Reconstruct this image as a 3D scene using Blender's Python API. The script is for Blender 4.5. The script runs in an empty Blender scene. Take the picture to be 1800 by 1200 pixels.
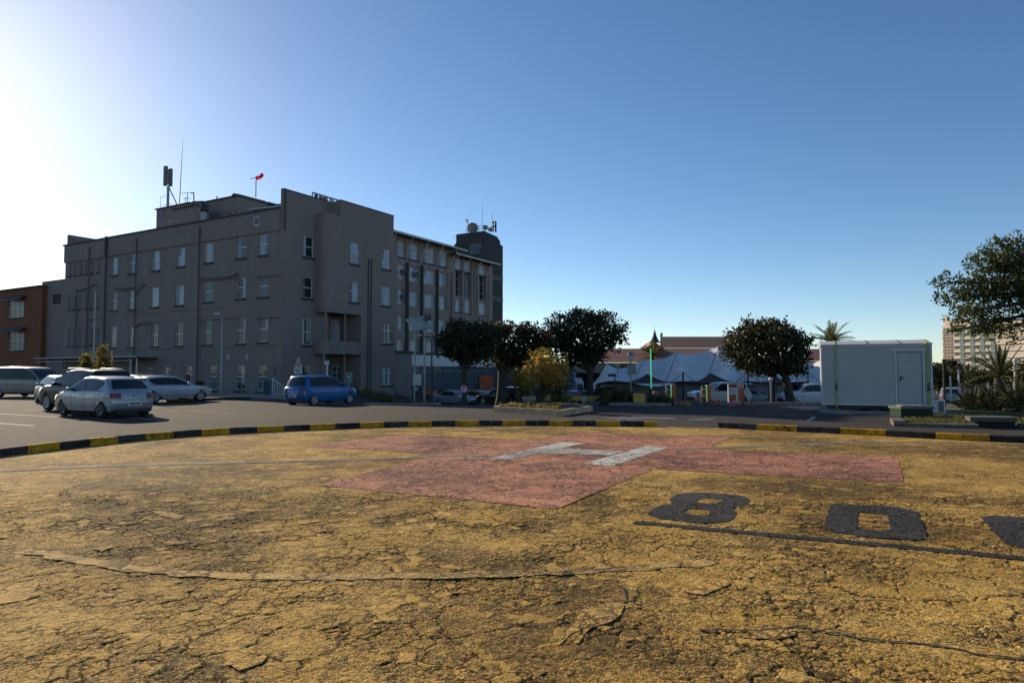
import bpy, bmesh, math, random
from math import radians, sin, cos, tan, pi, sqrt, atan2, hypot
from mathutils import Vector, noise as mnoise
random.seed(7)
SC = bpy.context.scene
COL = SC.collection

# ------------------------------------------------------------------ camera
CAM_H, FOC, PITCH = 1.6, 1200.0, math.atan(54 / 1200)
cd = bpy.data.cameras.new("camera")
cam = bpy.data.objects.new("camera", cd)
COL.objects.link(cam)
cam.location = (0, 0, CAM_H)
cam.rotation_euler = (radians(90) + PITCH, 0, 0)
cd.sensor_width = 36.0
cd.lens = 24.0
cd.clip_start = 0.1
cd.clip_end = 9000
SC.camera = cam

# ------------------------------------------------------------------ light
SUN_AZ, SUN_EL = radians(-41.0), radians(20.5)      # left of the view direction
w = bpy.data.worlds.new("World")
SC.world = w
w.use_nodes = True
wn = w.node_tree
sky = wn.nodes.new("ShaderNodeTexSky")
sky.sky_type = 'NISHITA'
sky.sun_disc = False
sky.sun_elevation = SUN_EL
sky.sun_rotation = SUN_AZ
sky.altitude = 10
sky.air_density = 0.72
sky.dust_density = 0.2
sky.ozone_density = 1.4
bg = wn.nodes["Background"]
hs = wn.nodes.new("ShaderNodeHueSaturation")          # a slightly deeper blue, as in the photograph
hs.inputs["Saturation"].default_value = 1.17
wn.links.new(sky.outputs[0], hs.inputs["Color"])
wn.links.new(hs.outputs[0], bg.inputs[0])
bg.inputs[1].default_value = 0.112
sl = bpy.data.lights.new("sun", 'SUN')
sl.energy = 5.0
sl.angle = radians(0.5)
sl.color = (1.0, 0.84, 0.62)
so = bpy.data.objects.new("sun", sl)
COL.objects.link(so)
SUN_DIR = Vector((sin(SUN_AZ) * cos(SUN_EL), cos(SUN_AZ) * cos(SUN_EL), sin(SUN_EL)))
so.rotation_euler = SUN_DIR.to_track_quat('Z', 'Y').to_euler()
so.location = SUN_DIR * 200
SC.view_settings.view_transform = 'Standard'
SC.view_settings.look = 'None'
SC.view_settings.exposure = 0.32
SC.view_settings.gamma = 1

# ------------------------------------------------------------------ surveying helpers
CP, SP = cos(PITCH), sin(PITCH)
def ray(px, py):
    a, v = (px - 900) / FOC, (600 - py) / FOC
    return Vector((a, CP - v * SP, SP + v * CP))
def at(px, py, Y):
    d = ray(px, py)
    return Vector((0, 0, CAM_H)) + d * (Y / d.y)
def atx(px, Y, z=0.0):
    return (px - 900) / FOC * (Y * CP + (z - CAM_H) * SP)
def flat(px, py, z=0.0):
    d = ray(px, py)
    return Vector((0, 0, CAM_H)) + d * ((z - CAM_H) / d.z)
def sstep(a, b, x):
    t = max(0.0, min(1.0, (x - a) / (b - a)))
    return t * t * (3 - 2 * t)
def lerp(a, b, t): return a + (b - a) * t

# building axes: L runs left along the long facade, R runs back along the right one
DR = Vector((0.5066, 0.8622, 0)); DR.normalize()
DL = Vector((-DR.y, DR.x, 0))
NR = Vector((DR.y, -DR.x, 0))        # outward from the right facade
NL = -DR                             # outward from the long facade
A0 = at(495, 600, 56); A0.z = 0

def zt(x, y):
    """terrain height"""
    d = max(0.0, min(48.0, y - 32))
    d = d * d / 6 if d < 3 else d - 1.5
    z = -0.0475 * d * sstep(-14.5, -8, x)
    r = Vector((x, y, 0)) - A0
    t, s = r.dot(DL), r.dot(NL)
    dip = sstep(-.5, .2, s) * (1 - sstep(8.0, 8.9, s)) * sstep(-7.5, -6, t) * (1 - sstep(12, 15, t))
    return z - 1.45 * dip

# ------------------------------------------------------------------ mesh builder
class MB:
    def __init__(s): s.v, s.f, s.m, s.sm = [], [], [], []
    def add(s, verts, faces, mi=0, smooth=False):
        b = len(s.v)
        s.v += [tuple(p) for p in verts]
        for f in faces:
            s.f.append(tuple(b + i for i in f)); s.m.append(mi); s.sm.append(smooth)
    def quad(s, a, b, c, d, mi=0): s.add([a, b, c, d], [(0, 1, 2, 3)], mi)
    def hexa(s, c, mi=0):          # 8 corners, bottom 4 then top 4
        s.add(c, [(0, 3, 2, 1), (4, 5, 6, 7), (0, 1, 5, 4), (1, 2, 6, 5), (2, 3, 7, 6), (3, 0, 4, 7)], mi)
    def box(s, x0, x1, y0, y1, z0, z1, mi=0):
        s.hexa([(x0, y0, z0), (x1, y0, z0), (x1, y1, z0), (x0, y1, z0), (x0, y0, z1), (x1, y0, z1), (x1, y1, z1), (x0, y1, z1)], mi)
    def obox(s, o, u, v, w_, mi=0):  # oriented box from origin corner and three edge vectors
        o, u, v, w_ = Vector(o), Vector(u), Vector(v), Vector(w_)
        s.hexa([o, o + u, o + u + v, o + v, o + w_, o + u + w_, o + u + v + w_, o + v + w_], mi)
    def prism(s, poly, z0, z1, mi=0):
        n = len(poly)
        vs = [(p[0], p[1], z0) for p in poly] + [(p[0], p[1], z1) for p in poly]
        s.add(vs, [tuple(range(n - 1, -1, -1)), tuple(range(n, 2 * n))] + [(i, (i + 1) % n, n + (i + 1) % n, n + i) for i in range(n)], mi)
    def extr(s, poly, d, mi=0):      # 3D polygon extruded along d
        n = len(poly); d = Vector(d); poly = [Vector(p) for p in poly]
        s.add(poly + [p + d for p in poly], [tuple(range(n - 1, -1, -1)), tuple(range(n, 2 * n))] + [(i, (i + 1) % n, n + (i + 1) % n, n + i) for i in range(n)], mi)
    def tube(s, pts, r, n=8, mi=0, smooth=True, cap=True):
        pts = [Vector(p) for p in pts]
        rs = r if isinstance(r, (list, tuple)) else [r] * len(pts)
        ref = None; vs = []
        for i, p in enumerate(pts):
            t = (pts[min(i + 1, len(pts) - 1)] - pts[max(i - 1, 0)]).normalized()
            if ref is None:
                ref = t.orthogonal().normalized()
            a = (ref - t * ref.dot(t)).normalized(); b = t.cross(a); ref = a
            vs += [p + (a * cos(2 * pi * k / n) + b * sin(2 * pi * k / n)) * rs[i] for k in range(n)]
        fs = [(i * n + k, i * n + (k + 1) % n, (i + 1) * n + (k + 1) % n, (i + 1) * n + k) for i in range(len(pts) - 1) for k in range(n)]
        s.add(vs, fs, mi, smooth)
        if cap:
            s.add(vs[:n], [tuple(range(n - 1, -1, -1))], mi); s.add(vs[-n:], [tuple(range(n))], mi)
    def lathe(s, c, prof, n=20, axis=(0, 0, 1), mi=0, smooth=True):
        ax = Vector(axis).normalized(); a = ax.orthogonal().normalized(); b = ax.cross(a); c = Vector(c)
        vs = [c + ax * h + (a * cos(2 * pi * k / n) + b * sin(2 * pi * k / n)) * r for r, h in prof for k in range(n)]
        s.add(vs, [(i * n + k, i * n + (k + 1) % n, (i + 1) * n + (k + 1) % n, (i + 1) * n + k) for i in range(len(prof) - 1) for k in range(n)], mi, smooth)
    def grid(s, fn, nu, nv, mi=0, smooth=True):
        vs = [fn(i / nu, j / nv) for i in range(nu + 1) for j in range(nv + 1)]
        s.add(vs, [(i * (nv + 1) + j, (i + 1) * (nv + 1) + j, (i + 1) * (nv + 1) + j + 1, i * (nv + 1) + j + 1) for i in range(nu) for j in range(nv)], mi, smooth)

def wloc(o):
    p = Vector((0, 0, 0))
    while o is not None:
        p += o.location; o = o.parent
    return p
def obj(name, mb, mat, parent=None, local=False, base=None):
    """link a builder as ONE mesh object. Vertices are world coordinates unless local."""
    me = bpy.data.meshes.new(name)
    off = Vector((0, 0, 0))
    if not local:
        off = wloc(parent) if parent is not None else (Vector(base) if base is not None else off)
    me.from_pydata([(x - off.x, y - off.y, z - off.z) for x, y, z in mb.v], [], mb.f)
    for mm in (mat if isinstance(mat, (list, tuple)) else [mat]): me.materials.append(mm)
    me.polygons.foreach_set("material_index", mb.m)
    me.polygons.foreach_set("use_smooth", mb.sm)
    me.update()
    o = bpy.data.objects.new(name, me); COL.objects.link(o)
    if parent is not None: o.parent = parent
    elif not local: o.location = off
    return o
def tag(o, label, cat, group=None):
    o["label"] = label; o["category"] = cat
    if group: o["group"] = group
    return o
def thing(name, label, cat, loc=(0, 0, 0), rotz=0.0, group=None):
    o = bpy.data.objects.new(name, None); COL.objects.link(o)
    o.empty_display_size = 0.3
    o.location = loc; o.rotation_euler = (0, 0, rotz)
    return tag(o, label, cat, group)
def struct(name, mb, mat, kind='structure'):
    o = obj(name, mb, mat); o["kind"] = kind; return o
def dup(root, loc, rotz=None, label=None):
    r = root.copy(); COL.objects.link(r); r.location = loc
    if rotz is not None: r.rotation_euler = (0, 0, rotz)
    if label: r["label"] = label
    for ch in list(root.children):
        c = ch.copy(); COL.objects.link(c); c.parent = r
        for g in list(ch.children):
            e = g.copy(); COL.objects.link(e); e.parent = c
    return r
def text_mb(body, size, fn, depth=0.01):
    """letters as mesh; fn maps (u, v, w) to a point"""
    cu = bpy.data.curves.new("letters", 'FONT'); cu.body = body; cu.size = size
    cu.align_x = 'CENTER'; cu.align_y = 'CENTER'; cu.extrude = depth; cu.resolution_u = 3
    to = bpy.data.objects.new("letters", cu); COL.objects.link(to)
    dg = bpy.context.evaluated_depsgraph_get()
    me = bpy.data.meshes.new_from_object(to.evaluated_get(dg))
    mb = MB(); mb.add([fn(*v.co) for v in me.vertices], [tuple(p.vertices) for p in me.polygons])
    bpy.data.objects.remove(to); bpy.data.curves.remove(cu); bpy.data.meshes.remove(me)
    return mb

# ------------------------------------------------------------------ materials
def nd(nt, typ, ins=None, **at_):
    n = nt.nodes.new(typ)
    for k, v in at_.items(): setattr(n, k, v)
    for k, v in (ins or {}).items():
        if isinstance(v, bpy.types.NodeSocket): nt.links.new(v, n.inputs[k])
        else: n.inputs[k].default_value = v
    return n
def mth(nt, op, a, b=None, c=None, clamp=False):
    n = nt.nodes.new("ShaderNodeMath"); n.operation = op; n.use_clamp = clamp
    for i, v in enumerate((a, b, c)):
        if v is None: continue
        if isinstance(v, bpy.types.NodeSocket): nt.links.new(v, n.inputs[i])
        else: n.inputs[i].default_value = v
    return n.outputs[0]
def ss(nt, x, a, b, lo=0.0, hi=1.0):
    n = nd(nt, "ShaderNodeMapRange", {}, interpolation_type='SMOOTHSTEP')
    nt.links.new(x, n.inputs[0])
    for i, v in enumerate((a, b, lo, hi)):
        if isinstance(v, bpy.types.NodeSocket): nt.links.new(v, n.inputs[i + 1])
        else: n.inputs[i + 1].default_value = v
    return n.outputs[0]
def mixc(nt, f, a, b, blend='MIX'):
    n = nt.nodes.new("ShaderNodeMix"); n.data_type = 'RGBA'; n.blend_type = blend
    for i, v in ((0, f), (6, a), (7, b)):
        if isinstance(v, bpy.types.NodeSocket): nt.links.new(v, n.inputs[i])
        elif i == 0: n.inputs[0].default_value = v
        else: n.inputs[i].default_value = (*v[:3], 1)
    return n.outputs[2]
def noise(nt, vec, scale, detail=4, rough=0.55, out=0):
    n = nd(nt, "ShaderNodeTexNoise", {"Vector": vec, "Scale": scale, "Detail": detail, "Roughness": rough})
    return n.outputs[out]
def newmat(name):
    m = bpy.data.materials.new(name); m.use_nodes = True
    return m, m.node_tree, m.node_tree.nodes["Principled BSDF"]
MATS = {}
def plain(name, col, rough=0.6, metal=0.0, var=0.12, vscale=3.0, bump=0.0, coat=0.0, spec=0.5):
    if name in MATS: return MATS[name]
    m, nt, b = newmat(name)
    tc = nd(nt, "ShaderNodeTexCoord").outputs["Object"]
    nz = noise(nt, tc, vscale, 5, 0.6)
    f = ss(nt, nz, 0.3, 0.7)
    c = mixc(nt, f, tuple(x * (1 - var) for x in col), tuple(min(1, x * (1 + var)) for x in col))
    nt.links.new(c, b.inputs["Base Color"])
    b.inputs["Roughness"].default_value = rough
    b.inputs["Metallic"].default_value = metal
    b.inputs["Coat Weight"].default_value = coat
    b.inputs["Coat Roughness"].default_value = 0.06
    b.inputs["Specular IOR Level"].default_value = spec
    if bump:
        bn = nd(nt, "ShaderNodeBump", {"Height": noise(nt, tc, vscale * 14, 3), "Distance": bump, "Strength": 0.7})
        nt.links.new(bn.outputs[0], b.inputs["Normal"])
    MATS[name] = m
    return m
def glow(name, col, st):
    m, nt, b = newmat(name)
    b.inputs["Base Color"].default_value = (*col, 1)
    b.inputs["Emission Color"].default_value = (*col, 1)
    b.inputs["Emission Strength"].default_value = st
    return m
def plaster(name, col, streak=0.25):
    m, nt, b = newmat(name)
    g = nd(nt, "ShaderNodeNewGeometry").outputs["Position"]
    mp = nd(nt, "ShaderNodeMapping", {"Vector": g, "Scale": (1.6, 1.6, 0.12)}).outputs[0]
    st = noise(nt, mp, 1.2, 5, 0.65)
    bl = noise(nt, g, 0.35, 5, 0.6)
    f = mth(nt, 'ADD', mth(nt, 'MULTIPLY', st, .55), mth(nt, 'MULTIPLY', bl, .45))
    f = ss(nt, f, 0.33, 0.68)
    c = mixc(nt, f, tuple(x * (1 - streak) for x in col), tuple(x * (1 + streak * .6) for x in col))
    nt.links.new(c, b.inputs["Base Color"])
    b.inputs["Roughness"].default_value = 0.85
    bn = nd(nt, "ShaderNodeBump", {"Height": noise(nt, g, 18, 5), "Distance": 0.012, "Strength": 0.5})
    nt.links.new(bn.outputs[0], b.inputs["Normal"])
    return m
def painted_ground(name, col, col2, under, wear=0.5, grit=1.0, crackw=1.0, seed=0.0, peel=.5, fineamt=1.0, zone=None, stain=0.0):
    """old, crazed and flaking paint on asphalt"""
    m, nt, b = newmat(name)
    g = nd(nt, "ShaderNodeNewGeometry").outputs["Position"]
    p = nd(nt, "ShaderNodeVectorMath", {0: g, 1: (seed, seed * .7, 0)}, operation='ADD').outputs[0]
    def warp(vec, sc, amt, det=3):
        c = noise(nt, vec, sc, det, .6, 1)
        v = nd(nt, "ShaderNodeVectorMath", {0: c, 1: (.5, .5, .5)}, operation='SUBTRACT').outputs[0]
        v = nd(nt, "ShaderNodeVectorMath", {0: v, "Scale": amt}, operation='SCALE').outputs[0]
        return nd(nt, "ShaderNodeVectorMath", {0: vec, 1: v}, operation='ADD').outputs[0]
    M = lambda *a: mth(nt, 'MULTIPLY', *a)
    A = lambda *a: mth(nt, 'ADD', *a)
    S = lambda *a: mth(nt, 'SUBTRACT', *a)
    p1 = warp(p, 1.6, .55, 5)
    p2 = warp(p, 7.0, .14, 4)
    p3 = warp(p, .5, 2.2, 7)
    big = noise(nt, p, .33, 3, .5)
    med = noise(nt, p1, 1.1, 6, .6)
    mid = noise(nt, p2, 5.5, 5, .6)
    fine = noise(nt, p2, 27, 5, .65)
    vfine = noise(nt, p, 75, 3, .7)
    def vor(vec, scale, feat='DISTANCE_TO_EDGE'):
        return nd(nt, "ShaderNodeTexVoronoi", {"Vector": vec, "Scale": scale}, feature=feat)
    def crack(vec, scale, width):
        return ss(nt, vor(vec, scale).outputs["Distance"], 0.0, width, 1.0, 0.0)
    c1 = M(crack(p1, 2.2, .026 * crackw), ss(nt, noise(nt, p, .9, 3), .42, .56))
    c2 = M(crack(p2, 8.5, .085 * crackw), ss(nt, noise(nt, p, 1.3, 4, .6), .42, .60))
    c4 = M(crack(p2, 24, .13 * crackw), ss(nt, noise(nt, p, 2.3, 3, .6), .46, .66))
    c3 = M(crack(p3, .24, .0055 * crackw), ss(nt, noise(nt, p, .7, 3), .42, .58))
    cell = vor(p2, 8.5, 'F1').outputs["Color"]
    cellv = nd(nt, "ShaderNodeSeparateColor", {0: cell}).outputs[0]
    wr = ss(nt, A(A(M(big, .58), M(med, .36)), M(mid, .06)), .40, .61)          # 0 sound, 1 worn
    gr = A(A(M(fine, .36), M(vfine, .58)), M(mid, .06))
    thr = S(.582 - wear * .055, M(wr, .095 * grit))
    thr = A(thr, M(S(cellv, .5), .045))
    worn = ss(nt, gr, S(thr, .035), A(thr, .035))
    pl = A(M(noise(nt, p1, 1.7, 5, .6), .7), M(cellv, .3))
    plate = ss(nt, pl, .66 - peel * .08, .675 - peel * .08)
    worn = M(worn, S(1.0, M(plate, .85)))
    cr = mth(nt, 'MAXIMUM', mth(nt, 'MAXIMUM', c1, M(c2, .9)), mth(nt, 'MAXIMUM', c3, M(c4, .7)))
    pc = mixc(nt, ss(nt, A(M(mid, .5), M(med, .5)), .38, .62), col2, col)
    pc = mixc(nt, M(ss(nt, fine, .45, .62), .35 * fineamt), pc, tuple(x * .55 for x in col2))
    soil = mixc(nt, ss(nt, fine, .4, .62), under, tuple(x * 1.8 for x in under))
    pc = mixc(nt, M(M(wr, wr), .42 * wear), pc, soil)
    if stain:                                  # broad grimy patches and tyre-darkened areas
        sn = A(M(noise(nt, p1, .42, 5, .58), .88), M(mid, .12))
        pc = mixc(nt, M(ss(nt, sn, .47, .60), stain), pc, (col2[0] * .36, col2[1] * .34, col2[2] * .36))
    c = mixc(nt, M(worn, .9), pc, under)
    c = mixc(nt, M(cr, .88), c, (.024, .018, .012))
    nt.links.new(c, b.inputs["Base Color"])
    b.inputs["Roughness"].default_value = .88
    b.inputs["Specular IOR Level"].default_value = .16
    h = M(S(1.0, worn), .005 * fineamt)
    h = A(h, M(fine, .045 * fineamt))
    h = A(h, M(vfine, .022 * fineamt))
    h = A(h, M(mid, .018))
    h = A(h, M(med, .008))
    h = A(h, M(cellv, .014))
    h = A(h, M(plate, .008))
    h = S(h, M(c1, .012))
    h = S(h, M(c2, .012))
    h = S(h, M(c4, .006))
    h = S(h, M(c3, .012))
    bn = nd(nt, "ShaderNodeBump", {"Height": h, "Distance": 1.0, "Strength": 1.0})
    nt.links.new(bn.outputs[0], b.inputs["Normal"])
    if zone:                                   # real pits and cracks in the finely meshed part of the pad
        x0, x1, y0, y1, fd = zone
        sx = nd(nt, "ShaderNodeSeparateXYZ", {0: g})
        mk = M(M(ss(nt, sx.outputs[0], x0, x0 + fd), ss(nt, sx.outputs[0], x1 - fd, x1, 1.0, 0.0)), M(ss(nt, sx.outputs[1], y0, y0 + fd), ss(nt, sx.outputs[1], y1 - fd * 4, y1, 1.0, 0.0)))
        hd = A(M(S(fine, .5), .018), M(S(mid, .5), .004))
        hd = A(hd, M(S(vfine, .5), .013))
        hd = A(hd, M(S(cellv, .5), .005))
        hd = S(hd, M(worn, .005)); hd = A(hd, M(plate, .006))
        hd = S(S(S(hd, M(c1, .009)), M(c2, .008)), A(M(c3, .010), M(c4, .005)))
        hd = M(mth(nt, 'MINIMUM', S(hd, .0005), 0.0), mk)
        dn = nd(nt, "ShaderNodeDisplacement", {"Height": hd, "Midlevel": 0.0, "Scale": 1.0})
        nt.links.new(dn.outputs[0], nt.nodes["Material Output"].inputs["Displacement"])
        m.displacement_method = 'DISPLACEMENT'
    return m
def asphalt(name, col, seed=0.0):
    m, nt, b = newmat(name)
    g = nd(nt, "ShaderNodeNewGeometry").outputs["Position"]
    big = noise(nt, g, .25, 5, .6); med = noise(nt, g, 1.6, 6, .65); fine = noise(nt, g, 40, 4, .7)
    f = mth(nt, 'ADD', mth(nt, 'MULTIPLY', big, .5), mth(nt, 'MULTIPLY', med, .5))
    c = mixc(nt, ss(nt, f, .36, .64), tuple(x * .72 for x in col), tuple(x * 1.2 for x in col))
    c = mixc(nt, mth(nt, 'MULTIPLY', ss(nt, fine, .4, .7), .4), c, tuple(x * 1.7 for x in col))
    oil = ss(nt, noise(nt, g, .55, 3, .5), .64, .72)
    c = mixc(nt, mth(nt, 'MULTIPLY', oil, .45), c, tuple(x * .35 for x in col))
    pt = nd(nt, "ShaderNodeTexVoronoi", {"Vector": g, "Scale": .11}, distance='CHEBYCHEV').outputs["Color"]
    c = mixc(nt, mth(nt, 'MULTIPLY', ss(nt, nd(nt, "ShaderNodeSeparateColor", {0: pt}).outputs[0], .6, .62), .3), c, tuple(x * .6 for x in col))
    v = nd(nt, "ShaderNodeTexVoronoi", {"Vector": nd(nt, "ShaderNodeVectorMath", {0: g, 1: noise(nt, g, .8, 5, .6, 1)}, operation='ADD').outputs[0], "Scale": .22}, feature='DISTANCE_TO_EDGE').outputs["Distance"]
    c = mixc(nt, ss(nt, v, 0, .006, .7, 0), c, (.015, .014, .013))
    nt.links.new(c, b.inputs["Base Color"])
    b.inputs["Roughness"].default_value = .92
    b.inputs["Specular IOR Level"].default_value = .15
    bn = nd(nt, "ShaderNodeBump", {"Height": fine, "Distance": .02, "Strength": .7})
    nt.links.new(bn.outputs[0], b.inputs["Normal"])
    return m
def foliage(name, col, col2, trans=.3):
    m, nt, b = newmat(name)
    g = nd(nt, "ShaderNodeNewGeometry")
    f = noise(nt, g.outputs["Position"], 1.3, 3, .6)
    r = mth(nt, 'ADD', mth(nt, 'MULTIPLY', ss(nt, f, .35, .65), .6), mth(nt, 'MULTIPLY', g.outputs["Random Per Island"], .4))
    c = mixc(nt, r, col, col2)
    nt.links.new(c, b.inputs["Base Color"])
    b.inputs["Roughness"].default_value = .55
    b.inputs["Specular IOR Level"].default_value = .35
    tr = nd(nt, "ShaderNodeBsdfTranslucent", {"Color": mixc(nt, .5, c, (col2[0] * 1.8, col2[1] * 1.6, col2[2]))})
    mx = nd(nt, "ShaderNodeMixShader", {0: trans, 1: b.outputs[0], 2: tr.outputs[0]})
    nt.links.new(mx.outputs[0], nt.nodes["Material Output"].inputs[0])
    return m
def glassy(name, col, rough=.04, ior=1.40, var=.25, cw=1.0):
    m, nt, b = newmat(name)
    g = nd(nt, "ShaderNodeNewGeometry").outputs["Position"]
    mp = nd(nt, "ShaderNodeMapping", {"Vector": g, "Scale": (5, 5, .35)}).outputs[0]
    f = ss(nt, noise(nt, mp, 1.0, 3, .5), .38, .62)
    nt.links.new(mixc(nt, f, tuple(x * (1 - var) for x in col), tuple(x * (1 + var) for x in col)), b.inputs["Base Color"])
    b.inputs["Roughness"].default_value = .5
    b.inputs["Specular IOR Level"].default_value = .2
    b.inputs["Coat Weight"].default_value = cw
    b.inputs["Coat IOR"].default_value = ior
    b.inputs["Coat Roughness"].default_value = rough
    bn = nd(nt, "ShaderNodeBump", {"Height": noise(nt, g, .9, 2), "Distance": .05, "Strength": .12})
    nt.links.new(bn.outputs[0], b.inputs["Coat Normal"])
    return m

PAD = dict(col=(.90, .575, .165), col2=(.70, .41, .09), under=(.105, .060, .018), wear=.68, stain=.32)
M_pad = painted_ground("yellow_pad_paint", **PAD)
ZONE = (-7.4, 7.4, 2.8, 10.4, .5)
M_padnear = painted_ground("yellow_pad_paint_near", **PAD, zone=ZONE)
M_pink = painted_ground("pink_paint", (.72, .34, .205), (.58, .25, .145), (.10, .045, .035), wear=.5, grit=.8, crackw=1.7, seed=31, fineamt=.5)
M_white = painted_ground("white_letter_paint", (.80, .77, .70), (.68, .65, .58), (.14, .11, .09), wear=.4, grit=.8, seed=57, fineamt=.4)
M_black = painted_ground("black_marking_paint", (.092, .088, .086), (.060, .057, .057), (.014, .013, .013), wear=.35, grit=.6, crackw=2.0, seed=13, fineamt=.5)
M_greyline = painted_ground("grey_line_paint", (.40, .37, .33), (.30, .275, .245), (.06, .05, .045), wear=.4, grit=.6, seed=3, fineamt=.5)
M_asph = asphalt("car_park_asphalt", (.054, .046, .040))
M_line = painted_ground("road_line_paint", (.75, .72, .68), (.62, .60, .56), (.16, .15, .14), wear=.3, grit=.6, seed=5, fineamt=.5)
M_line_y = painted_ground("faded_yellow_line_paint", (.45, .28, .12), (.34, .21, .10), (.12, .10, .08), wear=.5, seed=9, fineamt=.5)
M_kb = painted_ground("kerb_black_paint", (.030, .029, .032), (.022, .021, .023), (.10, .09, .08), wear=.35, seed=21, fineamt=.5)
M_ky = painted_ground("kerb_yellow_paint", (.80, .42, .02), (.66, .33, .015), (.16, .10, .05), wear=.1, grit=.5, seed=23, fineamt=.5)
M_wall = plaster("grey_plaster", (.225, .186, .165), .11)
M_wall2 = plaster("taupe_plaster", (.255, .21, .18))
M_walldk = plaster("dark_band_plaster", (.06, .056, .055))
M_brick = plaster("orange_brick", (.19, .066, .026))
M_clad = plaster("dark_cladding", (.040, .050, .052), .18)
M_kerbst = plain("old_kerb_stone", (.13, .115, .10), .9, var=.3, bump=.02)
M_conc = plain("concrete", (.25, .22, .19), .9, var=.25, bump=.02)
M_whitep = plain("white_paint", (.52, .52, .52), .45, var=.06)
M_frame = plain("window_frame_white", (.56, .56, .56), .4, var=.05)
M_sill = plain("dark_sill", (.035, .034, .036), .7)
M_gutter = plain("dark_gutter", (.05, .055, .06), .5)
M_blind = glassy("curtained_glass", (.32, .35, .39))
M_dark = glassy("dark_glass", (.012, .013, .015))
M_mid = glassy("grey_glass", (.07, .08, .09))
M_steel = plain("galvanised_steel", (.22, .23, .235), .4, .7)
M_darkmetal = plain("dark_metal", (.03, .03, .033), .45, .3)
M_roofred = plain("red_roof_tiles", (.26, .12, .085), .85, var=.3, vscale=2.0, bump=.05)
M_roofbrown = plain("brown_roof_tiles", (.11, .062, .050), .85, var=.25, vscale=2.0, bump=.05)
M_bark = plain("bark", (.055, .042, .032), .9, var=.35, vscale=6, bump=.03)
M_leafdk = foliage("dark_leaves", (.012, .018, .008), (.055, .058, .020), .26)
M_leafbush = foliage("bush_leaves", (.045, .060, .016), (.20, .17, .045), .38)
M_leafgold = foliage("golden_bush_leaves", (.14, .108, .021), (.46, .30, .055), .5)
M_leafgreen = foliage("green_leaves", (.020, .032, .010), (.075, .092, .022), .3)
M_palm = foliage("palm_leaves", (.028, .040, .014), (.14, .14, .045), .25)
M_grass = foliage("grass_blades", (.05, .06, .02), (.16, .15, .05), .3)
M_soil = plain("soil", (.075, .052, .035), .95, var=.35, vscale=4, bump=.03)
# ================================================================== GROUND
def axis(bands):
    out = []
    for a, b, st in bands:
        n = max(1, int(round((b - a) / st)))
        out += [a + (b - a) * i / n for i in range(n)]
    return out + [bands[-1][1]]
gx = axis([(-3000, -600, 400), (-600, -120, 60), (-120, -50, 7), (-50, 40, .6), (40, 120, 8), (120, 600, 60), (600, 3000, 400)])
gy = axis([(-60, 0, 10), (0, 20, 1), (20, 30, 1), (30, 86, .6), (86, 150, 5), (150, 600, 50), (600, 5000, 440)])
g = MB()
g.add([(x, y, zt(x, y) - (.2 if hypot(x - .5, y - 9) < 8.2 else 0)) for x in gx for y in gy],   # the paving is thinner under the pad
      [(i * len(gy) + j, (i + 1) * len(gy) + j, (i + 1) * len(gy) + j + 1, i * len(gy) + j + 1) for i in range(len(gx) - 1) for j in range(len(gy) - 1)], 0, True)
struct("ground", g, M_asph)

def catmull(P, n=10):
    out = []
    for i in range(len(P) - 1):
        p0, p1, p2, p3 = P[max(i - 1, 0)], P[i], P[i + 1], P[min(i + 2, len(P) - 1)]
        for k in range(n):
            t = k / n
            out.append(0.5 * ((2 * p1) + (p2 - p0) * t + (2 * p0 - 5 * p1 + 4 * p2 - p3) * t * t + (3 * p1 - p0 - 3 * p2 + p3) * t ** 3))
    return out + [P[-1]]
def poly_at(P, s):
    for i in range(len(P) - 1):
        d = (P[i + 1] - P[i]).length
        if s <= d or i == len(P) - 2: return P[i].lerp(P[i + 1], s / d), (P[i + 1] - P[i]).normalized()
        s -= d
# inner foot of the painted kerb
kl = [Vector((-10.2, 8.0, 0)), Vector((-10.1, 10.6, 0))] + [flat(*q) for q in ((0, 803), (136, 786.5), (276, 771.5), (412, 762), (600, 753.6), (740, 749.3), (900, 748), (1040, 748.6), (1155, 750))]
kr = [flat(*q) for q in ((1262, 752), (1465, 761.6), (1644, 771.5), (1800, 778.5), (1950, 785))] + [Vector((14.6, 13.2, 0))]
kl, kr = catmull(kl, 12), catmull(kr, 12)
def kerb(path, seg, first, h=.155, wd=.15):
    """first: 0 black, 1 yellow; alternating painted stones, two stones to a colour"""
    mb = MB(); tot = sum((path[i + 1] - path[i]).length for i in range(len(path) - 1))
    s, k = 0.0, first
    while s < tot - .05:
        e = min(s + seg, tot)
        for half in range(2):
            a, b = lerp(s, e, half * .5) + .004, lerp(s, e, half * .5 + .5) - .004
            p, d = poly_at(path, a); q, d2 = poly_at(path, b)
            n, n2 = Vector((-d.y, d.x, 0)), Vector((-d2.y, d2.x, 0))
            hh = h + random.uniform(-.006, .006)
            z = Vector((0, 0, 1)); ch = .02
            prof = [(0, -.05), (0, hh - ch), (ch, hh), (wd, hh), (wd, -.05)]
            vs = [p + n * u + z * v for u, v in prof] + [q + n2 * u + z * v for u, v in prof]
            mb.add(vs, [(0, 1, 6, 5), (1, 2, 7, 6), (2, 3, 8, 7), (3, 4, 9, 8), (0, 4, 3, 2, 1), (5, 6, 7, 8, 9)], k)
        s, k = e, 1 - k
    return mb
struct("kerb", kerb(kl, .70, 1), [M_kb, M_ky])
struct("kerb", kerb(kr, 1.07, 0), [M_kb, M_ky])
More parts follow.
